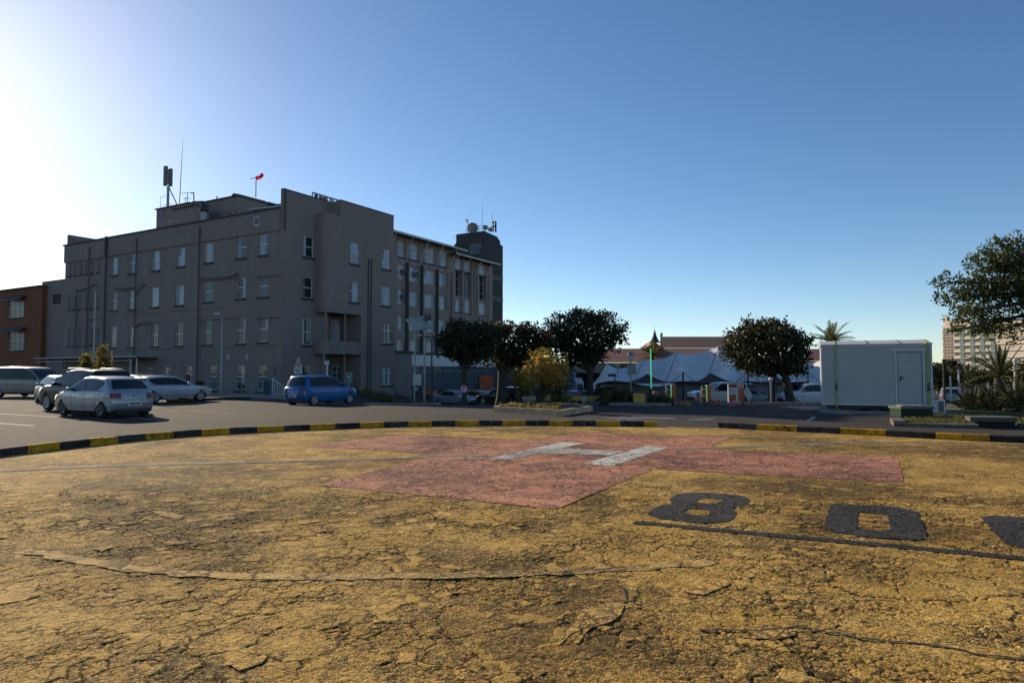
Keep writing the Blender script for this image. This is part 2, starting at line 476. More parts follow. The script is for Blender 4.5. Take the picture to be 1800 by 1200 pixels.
# helipad sheet inside the kerb
pad = [Vector(p) for p in kl] + [Vector(p) for p in kr] + [Vector((15, 8, 0)), Vector((12, 0, 0)), Vector((4, -6, 0)), Vector((-5, -5, 0)), Vector((-9, 2, 0))]
def sheet(name, polys, z, mat):
    bm = bmesh.new()
    for poly, holes in polys:
        if not holes:
            bm.faces.new([bm.verts.new((p[0], p[1], z)) for p in poly])
        else:
            es = []
            for loop in [poly] + holes:
                vs = [bm.verts.new((p[0], p[1], z)) for p in loop]
                es += [bm.edges.new((vs[i], vs[(i + 1) % len(vs)])) for i in range(len(vs))]
            bmesh.ops.triangle_fill(bm, use_beauty=True, use_dissolve=False, edges=es)
    bmesh.ops.recalc_face_normals(bm, faces=bm.faces)
    for f in bm.faces:
        if f.normal.z < 0: f.normal_flip()
    me = bpy.data.meshes.new(name); bm.to_mesh(me); bm.free(); me.materials.append(mat)
    o = bpy.data.objects.new(name, me); COL.objects.link(o); o["kind"] = "structure"
    return o
zx0, zx1, zy0, zy1, _f = ZONE
sheet("helipad", [(pad, [[Vector((zx0, zy0, 0)), Vector((zx1, zy0, 0)), Vector((zx1, zy1, 0)), Vector((zx0, zy1, 0))]])], .004, M_pad)
import numpy as np
nx, ny = int((zx1 - zx0) / .0145), int((zy1 - zy0) / .0145)
XX, YY = np.meshgrid(np.linspace(zx0, zx1, nx), np.linspace(zy0, zy1, ny), indexing='ij')
co = np.stack([XX, YY, np.full_like(XX, .004)], -1).astype(np.float32).reshape(-1)
ii = (np.arange(nx - 1)[:, None] * ny + np.arange(ny - 1)[None, :]).reshape(-1)
fa = np.stack([ii, ii + ny, ii + ny + 1, ii + 1], -1).astype(np.int32).reshape(-1)
me = bpy.data.meshes.new("helipad")
me.vertices.add(nx * ny); me.vertices.foreach_set("co", co)
me.loops.add(len(fa)); me.loops.foreach_set("vertex_index", fa)
me.polygons.add(len(fa) // 4); me.polygons.foreach_set("loop_start", np.arange(0, len(fa), 4, dtype=np.int32)); me.polygons.foreach_set("use_smooth", np.ones(len(fa) // 4, dtype=bool))
me.update(calc_edges=True); me.validate(); me.materials.append(M_padnear)
near_pad = bpy.data.objects.new("helipad", me); COL.objects.link(near_pad); near_pad["kind"] = "structure"
def rough_edge(poly, amt=.03, step=.18, sd=0):
    """break a straight painted edge up a little"""
    out = []
    for i in range(len(poly)):
        a, b = Vector(poly[i]), Vector(poly[(i + 1) % len(poly)])
        n = max(1, int((b - a).length / step))
        t = (b - a).normalized(); nn = Vector((-t.y, t.x, 0))
        for k in range(n):
            p = a.lerp(b, k / n)
            out.append(p + nn * (mnoise.noise((p.x * 4 + sd, p.y * 4, 1.7)) * amt * (0.3 if k == 0 else 1)))
    return out
cross = [flat(*q) for q in ((560.5, 853), (979, 895), (1148.5, 824.5), (1590, 849.5), (1578, 804), (1243, 789.5), (1284, 768), (1024, 760), (927, 774.5), (704, 763), (543, 785), (770, 799.5))]
sheet("painted_cross", [(rough_edge(cross), [])], .008, M_pink)
Hs = [[(854, 807.6), (897, 808.4), (949, 796.6), (988, 788.2), (1029, 778.7), (984, 777.6)],
      [(1026, 815.4), (1076, 819.6), (1176, 787), (1136, 784.2)],
      [(949, 796.6), (1073, 800.6), (1095, 793.6), (988, 788.2)]]
Hs = [[flat(*q) for q in P] for P in Hs]
sheet("painted_letter", [(rough_edge(Hs[0], .03, .15, 5), []), (rough_edge(Hs[1], .03, .15, 6), [])], .012, M_white)
sheet("painted_letter", [(Hs[2], [])], .0125, M_white)
def crop3(P): return [flat(1100 + u * .3889, 720 + v * .3889) for u, v in P]
eight = crop3([(98, 467), (150, 437), (205, 427), (198, 405), (240, 381), (330, 375), (500, 386), (556, 405), (546, 430), (482, 446), (501, 466), (490, 492), (450, 508), (330, 510), (170, 496), (115, 478)])
e1 = crop3([(314, 412), (350, 402), (420, 405), (438, 415), (400, 423), (340, 422)])
e2 = crop3([(258, 460), (290, 449), (350, 450), (379, 463), (360, 476), (290, 475)])
def smooth_loop(P, n=4):
    m_ = len(P); out = []
    for i in range(m_):
        p0, p1, p2, p3 = P[i - 1], P[i], P[(i + 1) % m_], P[(i + 2) % m_]
        for k in range(n):
            t = k / n; out.append(0.5 * ((2 * p1) + (p2 - p0) * t + (2 * p0 - 5 * p1 + 4 * p2 - p3) * t * t + (3 * p1 - p0 - 3 * p2 + p3) * t ** 3))
    return out
eight, e1, e2 = smooth_loop(eight), smooth_loop(e1), smooth_loop(e2)
zero = crop3([(930, 430), (975, 426), (1230, 440), (1320, 463), (1336, 500), (1357, 572), (1336, 588), (1100, 578), (960, 560), (895, 535), (902, 505)])
z1 = crop3([(1050, 462), (1184, 476), (1197, 541), (1140, 548), (1043, 540)])
zero2 = crop3([(1603, 486), (1660, 479), (1900, 492), (2010, 518), (2050, 600), (2030, 640), (1850, 636), (1720, 607), (1672, 565)])
z2 = crop3([(1786, 515), (1880, 520), (1900, 595), (1815, 590)])
for P, hs in ((eight, [e1, e2]), (zero, [z1]), (zero2, [z2])):
    sheet("painted_number", [(rough_edge(P, .018, .06, len(hs)), hs)], .0062, M_black)
def ribbon(name, pts, wd, z, mat, amt=.015):
    P = [Vector((p.x, p.y, 0)) for p in pts]; l, r = [], []
    for i, p in enumerate(P):
        t = (P[min(i + 1, len(P) - 1)] - P[max(i - 1, 0)]).normalized(); n = Vector((-t.y, t.x, 0))
        j = (mnoise.noise((p.x * 5, p.y * 5, 3.1)) + .7 * mnoise.noise((p.x * 21, p.y * 21, 5.1))) * amt
        l.append(p + n * (wd / 2 + j)); r.append(p - n * (wd / 2 - j))
    mb = MB(); k = len(P)
    mb.add([(p.x, p.y, z + zt(p.x, p.y)) for p in l + r], [(i, k + i, k + i + 1, i + 1) for i in range(k - 1)])
    return struct(name, mb, mat)
def dens(P, st=.25):
    out = []
    for i in range(len(P) - 1):
        n = max(1, int((P[i + 1] - P[i]).length / st))
        out += [P[i].lerp(P[i + 1], k / n) for k in range(n)]
    return out + [P[-1]]
ribbon("painted_line", dens(catmull([flat(*q) for q in ((-120, 836), (0, 828.5), (240, 818), (600, 809.5), (744, 804), (857, 800))], 6)), .22, .0105, M_greyline)
ribbon("painted_line", dens(catmull([flat(*q) for q in ((1188, 791), (1240, 788.5), (1372, 783.4), (1489, 778.6), (1605, 777.8), (1722, 780), (1830, 784))], 6)), .20, .0105, M_greyline)
ribbon("painted_line", dens([flat(*q) for q in ((1115, 918), (1480, 951.5), (1900, 991))], .12), .15, .0064, M_black)
# long proud seam of patched paint across the pad
ribbon("patched_seam", dens(catmull([flat(*q) for q in ((40, 968), (230, 998), (400, 1012), (620, 1014), (860, 1010), (1060, 1002), (1260, 988))], 10), .06), .15, .0075, painted_ground("seam_paint", (.86, .58, .22), (.74, .47, .15), (.12, .075, .035), wear=.15, grit=.7, crackw=2.2, seed=77), .05)
# bay lines in the car park
PL_W = plain('worn_white_line', (.55, .53, .50), .85, var=.35, vscale=5); PL_Y = plain('worn_orange_line', (.34, .20, .09), .85, var=.35, vscale=5)
for a, b, wd, mt in (((-40, 725), (101, 733), .10, M_line), ((-40, 741), (60, 748.5), .10, M_line), ((38, 721), (92, 720), .10, M_line), ((262, 719.5), (318, 720.5), .09, M_line_y),
                     ((330, 722), (415, 728), .09, M_line_y), ((150, 726.5), (300, 740), .08, M_line), ((255, 717.5), (300, 715.5), .08, M_line)):
    ribbon("parking_line", dens([flat(*a), flat(*b)], .4), wd, .006, PL_Y if mt is M_line_y else PL_W, .004)
M_arrow_glint = painted_ground('worn_arrow_and_glint_paint', (.36, .36, .36), (.22, .22, .22), (.06, .055, .05), wear=1.0, seed=44, fineamt=.5)
# worn white arrows in the entrance road, light reflections painted in as pale patches
for P in ([(1062, 734), (1110, 731.5), (1185, 734), (1190, 737), (1120, 738.5), (1075, 737)], [(1205, 737), (1235, 735), (1262, 736.4), (1248, 738.6), (1215, 739)], [(1372, 729), (1395, 728), (1400, 730), (1376, 731)]):
    sheet("road_marking", [([flat(*q) for q in P], [])], .006, M_arrow_glint)
ribbon("road_marking", dens([flat(1421, 739), flat(1432, 732.5)], .3), .12, .006, M_line, .004)

# long open cracks and bare clean paint plates near the camera
M_crack = plain("open_crack", (.016, .012, .009), .95)
def jag(P, st, amt, sd):
    rg = random.Random(sd); out = dens(P, st)
    return [p + Vector((rg.uniform(-amt, amt), rg.uniform(-amt, amt), 0)) for p in out]
for k, (P, wd) in enumerate((([(1225, 1107), (1330, 1109), (1400, 1103), (1480, 1117), (1560, 1130), (1640, 1134), (1720, 1150), (1830, 1166)], .022), ([(1640, 1134), (1690, 1128), (1730, 1110), (1790, 1100)], .010), ([(1060, 1058), (1098, 1056), (1098, 1040), (1092, 1030)], .012), ([(905, 1032), (960, 1035), (1020, 1034)], .010), ([(560, 1012), (640, 1008), (800, 1009), (930, 1006)], .008), ([(1180, 958), (1400, 962), (1500, 972), (1560, 978)], .012), ([(20, 1050), (60, 1042), (75, 1030)], .014), ([(430, 1108), (500, 1112), (560, 1096)], .010))):
    ribbon("pavement_crack", jag([flat(*q) for q in P], .07, .018, k), wd, .0078, M_crack, .012)
M_plate = painted_ground("clean_paint_plate", (.80, .49, .145), (.70, .41, .105), (.10, .06, .025), wear=.1, grit=.6, crackw=1.6, seed=0, fineamt=.7)
for P in ([(1072, 1058), (1098, 1062), (1092, 1080), (1066, 1096), (1040, 1104), (1016, 1132), (1008, 1130), (1026, 1108), (1010, 1112), (984, 1134), (976, 1134), (1000, 1104), (1012, 1086), (1020, 1074)],
          [(1222, 1020), (1272, 1018), (1282, 1026), (1262, 1036), (1236, 1046), (1206, 1042), (1200, 1034), (1216, 1032)],
          [(-20, 1040), (30, 1026), (68, 1024), (60, 1040), (72, 1046), (40, 1056), (-20, 1066)], [(1320, 1112), (1360, 1107), (1400, 1108), (1396, 1118), (1360, 1126), (1322, 1122)],
          [(162, 966), (196, 958), (202, 962), (178, 970)], [(266, 898), (300, 900), (322, 908), (310, 912), (280, 906)], [(520, 916), (560, 912), (566, 916), (530, 922)], [(395, 1168), (440, 1160), (470, 1150), (460, 1166), (420, 1180)]):
    sheet("bare_paint_patch", [(rough_edge([flat(*q) for q in P], .022, .045, len(P)), [])], .0072, M_plate)
# ================================================================== HOSPITAL BLOCK
class Plane:
    def __init__(s, o, t, n): s.o, s.t, s.n = Vector(o), Vector(t), Vector(n)
    def p(s, t, z, out=0.0): return s.o + s.t * t + s.n * out + Vector((0, 0, z))
    def tz(s, px, py):
        d = ray(px, py); c = Vector((0, 0, CAM_H))
        k = (s.o - c).dot(s.n) / d.dot(s.n)
        q = c + d * k
        return (q - s.o).dot(s.t), q.z
    def rect(s, x0, y0, x1, y1):
        a, b = s.tz(x0, (y0 + y1) / 2)[0], s.tz(x1, (y0 + y1) / 2)[0]
        xm = (x0 + x1) / 2
        return (min(a, b), max(a, b), s.tz(xm, y1)[1], s.tz(xm, y0)[1])
    def box(s, mb, t0, t1, z0, z1, o0, o1, mi=0):
        mb.hexa([s.p(t0, z0, o0), s.p(t1, z0, o0), s.p(t1, z0, o1), s.p(t0, z0, o1), s.p(t0, z1, o0), s.p(t1, z1, o0), s.p(t1, z1, o1), s.p(t0, z1, o1)], mi)
def wall_holes(mb, pl, t0, t1, z0, z1, holes, depth=.16, out=0.0):
    hs = [h for h in holes if h[1] > t0 and h[0] < t1]
    T = sorted({t0, t1, *[max(t0, min(t1, v)) for h in hs for v in h[:2]]})
    Z = sorted({z0, z1, *[max(z0, min(z1, v)) for h in hs for v in h[2:4]]})
    for i in range(len(T) - 1):
        for j in range(len(Z) - 1):
            tm, zm = (T[i] + T[i + 1]) / 2, (Z[j] + Z[j + 1]) / 2
            if any(h[0] < tm < h[1] and h[2] < zm < h[3] for h in hs): continue
            mb.quad(pl.p(T[i], Z[j], out), pl.p(T[i + 1], Z[j], out), pl.p(T[i + 1], Z[j + 1], out), pl.p(T[i], Z[j + 1], out))
    for a, b, c, d in [h[:4] for h in hs]:
        for u, v in (((a, c), (b, c)), ((b, c), (b, d)), ((b, d), (a, d)), ((a, d), (a, c))):
            mb.quad(pl.p(*u, out), pl.p(*v, out), pl.p(*v, out - depth), pl.p(*u, out - depth))
def bars(mb, pl, r, wd, dep, vs=(), hs=(), out=-.10):
    a, b, c, d = r
    pl.box(mb, a, b, c, c + wd, out - dep, out); pl.box(mb, a, b, d - wd, d, out - dep, out)
    pl.box(mb, a, a + wd, c + wd, d - wd, out - dep, out); pl.box(mb, b - wd, b, c + wd, d - wd, out - dep, out)
    for k, (f, w2) in enumerate(vs):
        t = lerp(a, b, f); pl.box(mb, t - w2 / 2, t + w2 / 2, c + wd, d - wd, out - dep + .002, out - .004)
    for f, w2 in hs:
        z = lerp(c, d, f); pl.box(mb, a + wd, b - wd, z - w2 / 2, z + w2 / 2, out - dep + .004, out - .002)
WR = random.Random(17)
M_curtain = glassy('curtain_behind_glass', (.26, .28, .31)); M_clear_pane = glassy('clear_pane', (.10, .12, .15))
def window(root, pl, r, pane, wd=.06, vs=(), hs=((.5, .07),), sill=True, out=-.09, name='window'):
    fm = MB(); bars(fm, pl, r, wd, .05, vs, hs, out)
    f = obj(name, fm, M_frame, root)
    pm = MB(); pm.quad(pl.p(r[0], r[2], out - .035), pl.p(r[1], r[2], out - .035), pl.p(r[1], r[3], out - .035), pl.p(r[0], r[3], out - .035))
    obj('pane', pm, pane, f)
    if pane in (M_mid, M_dark, M_blind) and r[1] - r[0] > .6 and WR.random() < .6:       # curtain strips behind the glass; darker clear strips on the pale panes
        cm = MB()
        for a, b in ((WR.uniform(0, .08), WR.uniform(.2, .45)), (WR.uniform(.6, .85), 1.0))[: WR.choice((1, 1, 2))]:
            if WR.random() < .3: a, b = 1 - b, 1 - a
            z0 = lerp(r[2], r[3], WR.choice((0, 0, 0, .5))); u0, u1 = lerp(r[0] + wd, r[1] - wd, a), lerp(r[0] + wd, r[1] - wd, b)
            cm.quad(pl.p(u0, z0, out - .031), pl.p(u1, z0, out - .031), pl.p(u1, r[3], out - .031), pl.p(u0, r[3], out - .031))
        obj('curtain', cm, M_curtain if pane is not M_blind else M_clear_pane, f)
    if sill:
        sm = MB(); pl.box(sm, r[0] - .09, r[1] + .09, r[2] - .17, r[2] - .002, -.10, .10)
        obj('sill', sm, M_sill, f)
    return f

PLl = Plane(A0, DL, NL)                       # t grows to the left
PR1 = Plane(A0, DR, NR)
PR2 = Plane(A0 + NR * 1.4, DR, NR)
B = thing('hospital_building', 'big grey four-storey block with white sash windows and a stepped flat parapet', 'building', A0)
zc = PLl.tz(491, 367)[1]                      # long facade cornice
zb = PLl.tz(440, 413)[1]                      # bottom of the attic band
tE = PLl.tz(111, 600)[0]
tJ = PLl.tz(188, 500)[0]
zR1 = PR1.tz(498, 332)[1]
zR2 = PR2.tz(640, 364.5)[1]
t5, t12 = PR2.tz(598.5, 450)[0], PR2.tz(691.7, 450)[0]
tb0 = PR1.tz(553.5, 450)[0]
tb1 = PR2.tz(634.5, 600)[0]
zbay = PR2.tz(590, 377)[1]
zB1, zB0 = PR2.tz(605, 551)[1], PR2.tz(605, 600)[1]      # upper balcony opening
zP1 = PR2.tz(605, 622.5)[1]                               # porch opening top
BASE = -3.0

Lw = {3: [(197, 452, 208, 483), (227, 446, 239, 480), (267, 441, 281, 475), (311, 435, 325, 468), (360, 427, 375, 461), (416, 417, 433, 453), (455, 412, 472, 448)],
      2: [(195, 514, 206, 545), (226, 511, 238, 543), (265, 505, 279, 539), (308, 501, 323, 536), (358, 496, 374, 530), (416, 488, 432, 524), (453, 486, 472, 521)],
      1: [(194, 574, 205, 610), (225, 574, 236, 609), (266, 570, 278, 608), (308, 568, 322, 607), (358, 563, 372, 605), (415, 560, 431, 603), (453, 558, 471, 601)],
      0: [(324, 643, 338, 672), (366, 643, 381, 685), (414, 642, 430, 686), (451, 642, 469, 687)]}
paneL = {3: [M_blind, M_mid, M_blind, M_blind, M_blind, M_mid, M_blind], 2: [M_dark, M_dark, M_blind, M_blind, M_mid, M_dark, M_mid], 1: [M_dark] * 7, 0: [M_dark, M_mid, M_mid, M_mid]}
slits = [(x - 1.9, y0, x + 1.9, y1) for x, y0, y1 in [(123, 463, 485), (132, 461, 483), (142, 460, 482), (151.5, 458, 481), (162, 457, 480), (173.5, 455, 478.5),
         (122, 521, 544.5), (131, 520, 543.5), (141, 519, 543), (150.5, 518, 542), (161, 516.5, 541.5), (172, 515, 540),
         (121, 578, 608), (130.5, 577, 607.5), (140.5, 576.5, 607), (150, 576, 606.5), (160.5, 575.5, 606), (171.5, 575, 606)]]
doorsL = [(259, 646, 269, 684), (287, 645, 299, 684)]
lrec = {k: [PLl.rect(*q) for q in v] for k, v in Lw.items()}
srec = [PLl.rect(*q) for q in slits]
drec = [PLl.rect(*q) for q in doorsL]
vrec = PLl.rect(446.5, 380, 458, 397)
mb = MB()
wall_holes(mb, PLl, 0, tE, BASE, zb, [r for v in lrec.values() for r in v] + srec + drec)
wall_holes(mb, PLl, .35, tE + .1, zb, zc, [vrec], .12, .12)      # attic band stands proud
mb.quad(PLl.p(.35, zb, .12), PLl.p(tE + .1, zb, .12), PLl.p(tE + .1, zb, 0), PLl.p(.35, zb, 0))
mb.quad(PLl.p(.35, zb, .12), PLl.p(.35, zc, .12), PLl.p(.35, zc, 0), PLl.p(.35, zb, 0))
mb.quad(PLl.p(tE + .1, zb, .12), PLl.p(tE + .1, zc, .12), PLl.p(tE + .1, zc, -.5), PLl.p(tE + .1, zb, -.5))
PLl.box(mb, 0, .35, zb, zR1, -.3, 0)
# left end wall and back
mb.quad(PLl.p(tE, BASE), PLl.p(tE, zc), PLl.p(tE, zc, -12.2), PLl.p(tE, BASE, -12.2))
mb.quad(PLl.p(0, BASE, -12.2), PLl.p(tE, BASE, -12.2), PLl.p(tE, zc, -12.2), PLl.p(0, zc, -12.2))
# right facade, first bay of wall
R1w = [PR1.rect(*q) for q in ((533, 415.5, 551, 452), (532, 487, 549.5, 524), (531, 560, 547.5, 606), (531, 643, 547.5, 682))]
wall_holes(mb, PR1, 0, t5, BASE, zR1, R1w)
mb.quad(PR1.p(0, zc, -.3), PR1.p(t5 + .4, zc, -.3), PR1.p(t5 + .4, zR1, -.3), PR1.p(0, zR1, -.3))
mb.quad(PR1.p(0, zR1, 0), PR1.p(t5 + .4, zR1, 0), PR1.p(t5 + .4, zR1, -.3), PR1.p(0, zR1, -.3))
# projecting pavilion
R2w = [PR2.rect(*q) for q in ((616, 427, 632, 464), (671, 438, 686, 473), (615, 495, 631, 530.5), (671, 503.5, 686, 537), (671, 571, 691, 603), (671, 646, 691, 676.5))]
wall_holes(mb, PR2, tb1, t12, BASE, zR2, R2w[1:2] + R2w[3:])
wall_holes(mb, PR2, t5, tb1, zbay, zR2, [])
mb.quad(PR2.p(t5, zbay - .2, 0), PR2.p(t5, zR2, 0), PR2.p(t5, zR2, -2.2), PR2.p(t5, zbay - .2, -2.2))
mb.quad(PR2.p(t12, BASE, 0), PR2.p(t12, zR2, 0), PR2.p(t12, zR2, -8), PR2.p(t12, BASE, -8))
mb.quad(PR2.p(t5, zR2), PR2.p(t12, zR2), PR2.p(t12, zR2, -.35), PR2.p(t5, zR2, -.35))
mb.quad(PR2.p(t5, zc, -.35), PR2.p(t12, zc, -.35), PR2.p(t12, zR2, -.35), PR2.p(t5, zR2, -.35))
# rounded pier at the far end of the pavilion
zpier = PR2.tz(694, 424)[1]
rp = .55
cpt = PR2.p(t12, 0, -rp)
arc = [cpt + NR * (rp * cos(a)) + DR * (rp * sin(a)) for a in [pi / 2 * k / 6 for k in range(7)]]
obj('wall', mb, M_wall, B)
m2 = MB()
m2.grid(lambda u, v: arc[min(6, int(round(u * 6)))] + Vector((0, 0, lerp(BASE, zpier, v))), 6, 1, 0, True)
m2.add([p + Vector((0, 0, zpier)) for p in arc] + [cpt + Vector((0, 0, zpier))], [(i, i + 1, 7) for i in range(6)])
obj('wall_corner', m2, M_wall, B)

# curved bay (closed above, balcony and porch below)
def bay_path(o=0.0, r=.75):
    c = PR2.p(tb0 + r, 0, -r)
    P = [PR1.p(tb0, 0, 0) - DR * o]
    P += [c - DR * ((r + o) * cos(a)) + NR * ((r + o) * sin(a)) for a in [pi / 2 * k / 8 for k in range(9)]]
    return P
def bay_wall(mb, z0, z1, tend, o=0.0, holes=()):
    P = bay_path(o)
    n = len(P)
    vs = [p + Vector((0, 0, z0)) for p in P] + [p + Vector((0, 0, z1)) for p in P]
    mb.add(vs, [(i, i + 1, n + i + 1, n + i) for i in range(n - 1)], 0, True)
    wall_holes(mb, PR2, tb0 + .75, tend, z0, z1, holes, .16, o)
def bay_cap(mb, z, tend, o=0.0, inner=-1.4):
    P = bay_path(o) + [PR2.p(tend, 0, o), PR2.p(tend, 0, inner)]
    mb.add([p + Vector((0, 0, z)) for p in P], [tuple(range(len(P)))])
bm_ = MB()
bay_wall(bm_, zB1, zbay, tb1, 0, [R2w[0], R2w[2]])
bay_cap(bm_, zbay, t5 + .05); bay_cap(bm_, zB1, tb1)
obj('bay_wall', bm_, M_wall, B)
bl = MB()
zbt = zB0
bay_wall(bl, zP1, zbt, tb1, .03); bay_cap(bl, zP1, tb1, .03); bay_cap(bl, zP1 + .35, tb1, .03)
bay_wall(bl, zP1, zbt, tb1, -.13)
obj('balcony', bl, M_wall, B)
# recess behind the balcony and porch
rc = MB()
dback = -2.6
door_r = PR2.tz(583, 600)[0], PR2.tz(602, 600)[0]
PRb = Plane(A0 + NR * (1.4 + dback), DR, NR)
ud = PRb.rect(582.5, 564, 602, 604); ud = (ud[0], ud[1], zP1 + .36, ud[3])
gd = PRb.rect(583, 643, 600.5, 690); gd = (gd[0], gd[1], .05, gd[3])
wall_holes(rc, PRb, tb0 - 1.5, tb1 + 1.2, BASE, zB1 + .1, [ud, gd], .1)
rc.quad(PR2.p(tb1, BASE, 0), PR2.p(tb1, zB1, 0), PR2.p(tb1, zB1, dback), PR2.p(tb1, BASE, dback))
rc.quad(PR1.p(tb0, BASE, 0), PR1.p(tb0, zB1, 0), PR1.p(tb0, zB1, dback), PR1.p(tb0, BASE, dback))
bay_cap(rc, zP1 + .345, tb1, 0, dback)
obj('recess_wall', rc, M_wall, B)
for r in (ud, gd):
    fm = MB(); bars(fm, PRb, r, .07, .05, ((.55, .08),), ((.72, .07), (.36, .04)), -.02)
    d = obj('door', fm, M_frame, B)
    pm = MB(); pm.quad(*[PRb.p(*q, -.06) for q in ((r[0], r[2]), (r[1], r[2]), (r[1], r[3]), (r[0], r[3]))])
    obj('pane', pm, M_blind if r is ud else M_mid, d)
for px, z0, z1 in ((576, zbt - .02, zB1), (610.5, zbt - .02, zB1), (574, 0, zP1), (610, 0, zP1)):
    t = PR2.tz(px, 600)[0]; cm = MB()
    cm.tube([PR2.p(t, z0, -.3), PR2.p(t, z1, -.3)], .09, 10)
    obj('column', cm, M_wall, B)

for k, v in lrec.items():
    for i, r in enumerate(v):
        window(B, PLl, r, paneL[k][i], vs=() if k else (), hs=((.52, .08),) if k != 0 else ((.55, .08),))
for r in srec: window(B, PLl, r, M_dark, .04, (), ((.6, .03),))
for r in drec:
    fm = MB(); bars(fm, PLl, r, .1, .05, ((.5, .06),), ((.7, .06),), -.08)
    d = obj('door', fm, M_frame, B)
    pm = MB(); pm.quad(*[PLl.p(*q, -.12) for q in ((r[0], r[2]), (r[1], r[2]), (r[1], r[3]), (r[0], r[3]))]); obj('pane', pm, M_mid, d)
for r, pn in zip(R1w, (M_dark, M_dark, M_mid, M_dark)): window(B, PR1, r, pn)
for i, r in enumerate(R2w):
    vs = ((.36, .04), (.68, .04)) if i in (1, 3) else ((.3, .07), (.62, .14)) if i > 3 else ()
    hs = ((.34, .035), (.70, .05)) if i in (1, 3) else ((.70, .07),) if i > 3 else ((.53, .07),)
    window(B, PR2, r, (M_blind, M_blind, M_blind, M_blind, M_dark, M_mid)[i], vs=vs, hs=hs)
fm = MB(); bars(fm, PLl, vrec, .1, .06, (), (), .06)
vw = obj('window', fm, M_frame, B)
pm = MB(); pm.quad(*[PLl.p(*q, .03) for q in ((vrec[0], vrec[2]), (vrec[1], vrec[2]), (vrec[1], vrec[3]), (vrec[0], vrec[3]))]); obj('pane', pm, M_mid, vw)
for q in ((398, 622.5, 404, 632), (431.5, 621.5, 437, 631.5)):
    r = PLl.rect(*q); fm = MB(); bars(fm, PLl, r, .05, .03, (), [(f, .02) for f in (.2, .4, .6, .8)], .03)
    PLl.box(fm, r[0] + .02, r[1] - .02, r[2] + .02, r[3] - .02, .001, .006)
    obj('vent', fm, M_steel, B)
# cornice lips, string courses, downpipes, conduit
cn = MB()
PLl.box(cn, .36, tJ - .15, zc, zc + .14, -.35, .22); PLl.box(cn, tJ + .1, tE + .25, zc - .01, zc + .12, -.35, .24)
PLl.box(cn, tJ - .15, tJ + .1, zb - .05, zc + .2, .12, .30)
PR1.box(cn, -.02, t5 - .01, zR1, zR1 + .07, -.34, .05); PR2.box(cn, t5 - .04, t12 + .05, zR2, zR2 + .07, -.4, .06)
obj('cornice', cn, M_walldk, B)
sc_ = MB()
def course(x0, x1, y0, y1, h=.09, o=.06):
    a, z0 = PLl.tz(x0, y0); b, z1 = PLl.tz(x1, y1); z = (z0 + z1) / 2
    PLl.box(sc_, min(a, b), max(a, b), z - h, z, 0.0, o)
course(190, 350, 553, 542, .1); course(352, 391, 541, 538, .08); course(190, 490, 612, 607, .12)
for x0, x1, y0, y1 in ((351, 420, 494, 485), (452, 496, 486, 480), (351, 420, 561, 556), (452, 495, 558, 555), (206, 236, 508.5, 507), (241, 270, 569, 566)):
    course(x0, x1, y0, y1, .12, .16)
obj('string_course', sc_, M_wall, B)
for px, y0, y1, r in ((157, 435, 690, .06), (240, 420, 690, .055), (351, 400, 690, .07), (137, 508, 615, .05), (186.5, 425, 690, .09), (488, 645, 660, .05)):
    t = PLl.tz(px, 560)[0]
    dp = MB(); dp.tube([PLl.p(t, PLl.tz(px, y0)[1], .2), PLl.p(t, max(-1.4, PLl.tz(px, y1)[1]), .2)], r, 6); obj('downpipe', dp, M_gutter, B)
def pipeL(pts, r=.05):
    dp = MB(); dp.tube([PLl.p(*PLl.tz(*q), .17) for q in pts], r, 6); obj('conduit', dp, M_gutter, B)
pipeL([(137, 512), (152, 508), (160, 503), (172, 499.5)]); pipeL([(240, 522), (250, 503), (258, 500)]); pipeL([(240, 576), (248, 568), (268, 567)])
pipeL([(203, 506), (222, 508), (236, 506)], .07); pipeL([(351, 491.5), (400, 488), (414, 485), (420, 481)], .07); pipeL([(158, 562), (172, 561)], .05)
for px in (651.5, 646.5):
    t = PR2.tz(px, 550)[0]; dp = MB(); dp.tube([PR2.p(t, PR2.tz(px, 455)[1], .08), PR2.p(t, -.6, .08)], .055, 6); obj('downpipe', dp, M_gutter, B)
# roof slab
rf = MB()
rf.add([PLl.p(.4, zc - .25, -.3), PLl.p(tE, zc - .25, -.3), PLl.p(tE, zc - .25, -12.2), PR1.p(12.2, zc - .25, -.4), PR1.p(.4, zc - .25, -.3)], [(0, 1, 2, 3, 4)])
rf.quad(PR1.p(t12, zc - .25, 1.0), PR1.p(t5, zc - .25, 1.0), PR1.p(t5, zc - .25, -.4), PR1.p(t12, zc - .25, -.4))
obj('roof', rf, M_conc, B)
# taller end parapet running back from the left end
pe = MB()
tq = PLl.tz(112.5, 412)[0]
zq = PLl.tz(112.5, 412)[1]
PLl.box(pe, tq - .3, tq, zc - .3, zq, -11, -.35)
obj('parapet', pe, M_wall, B)
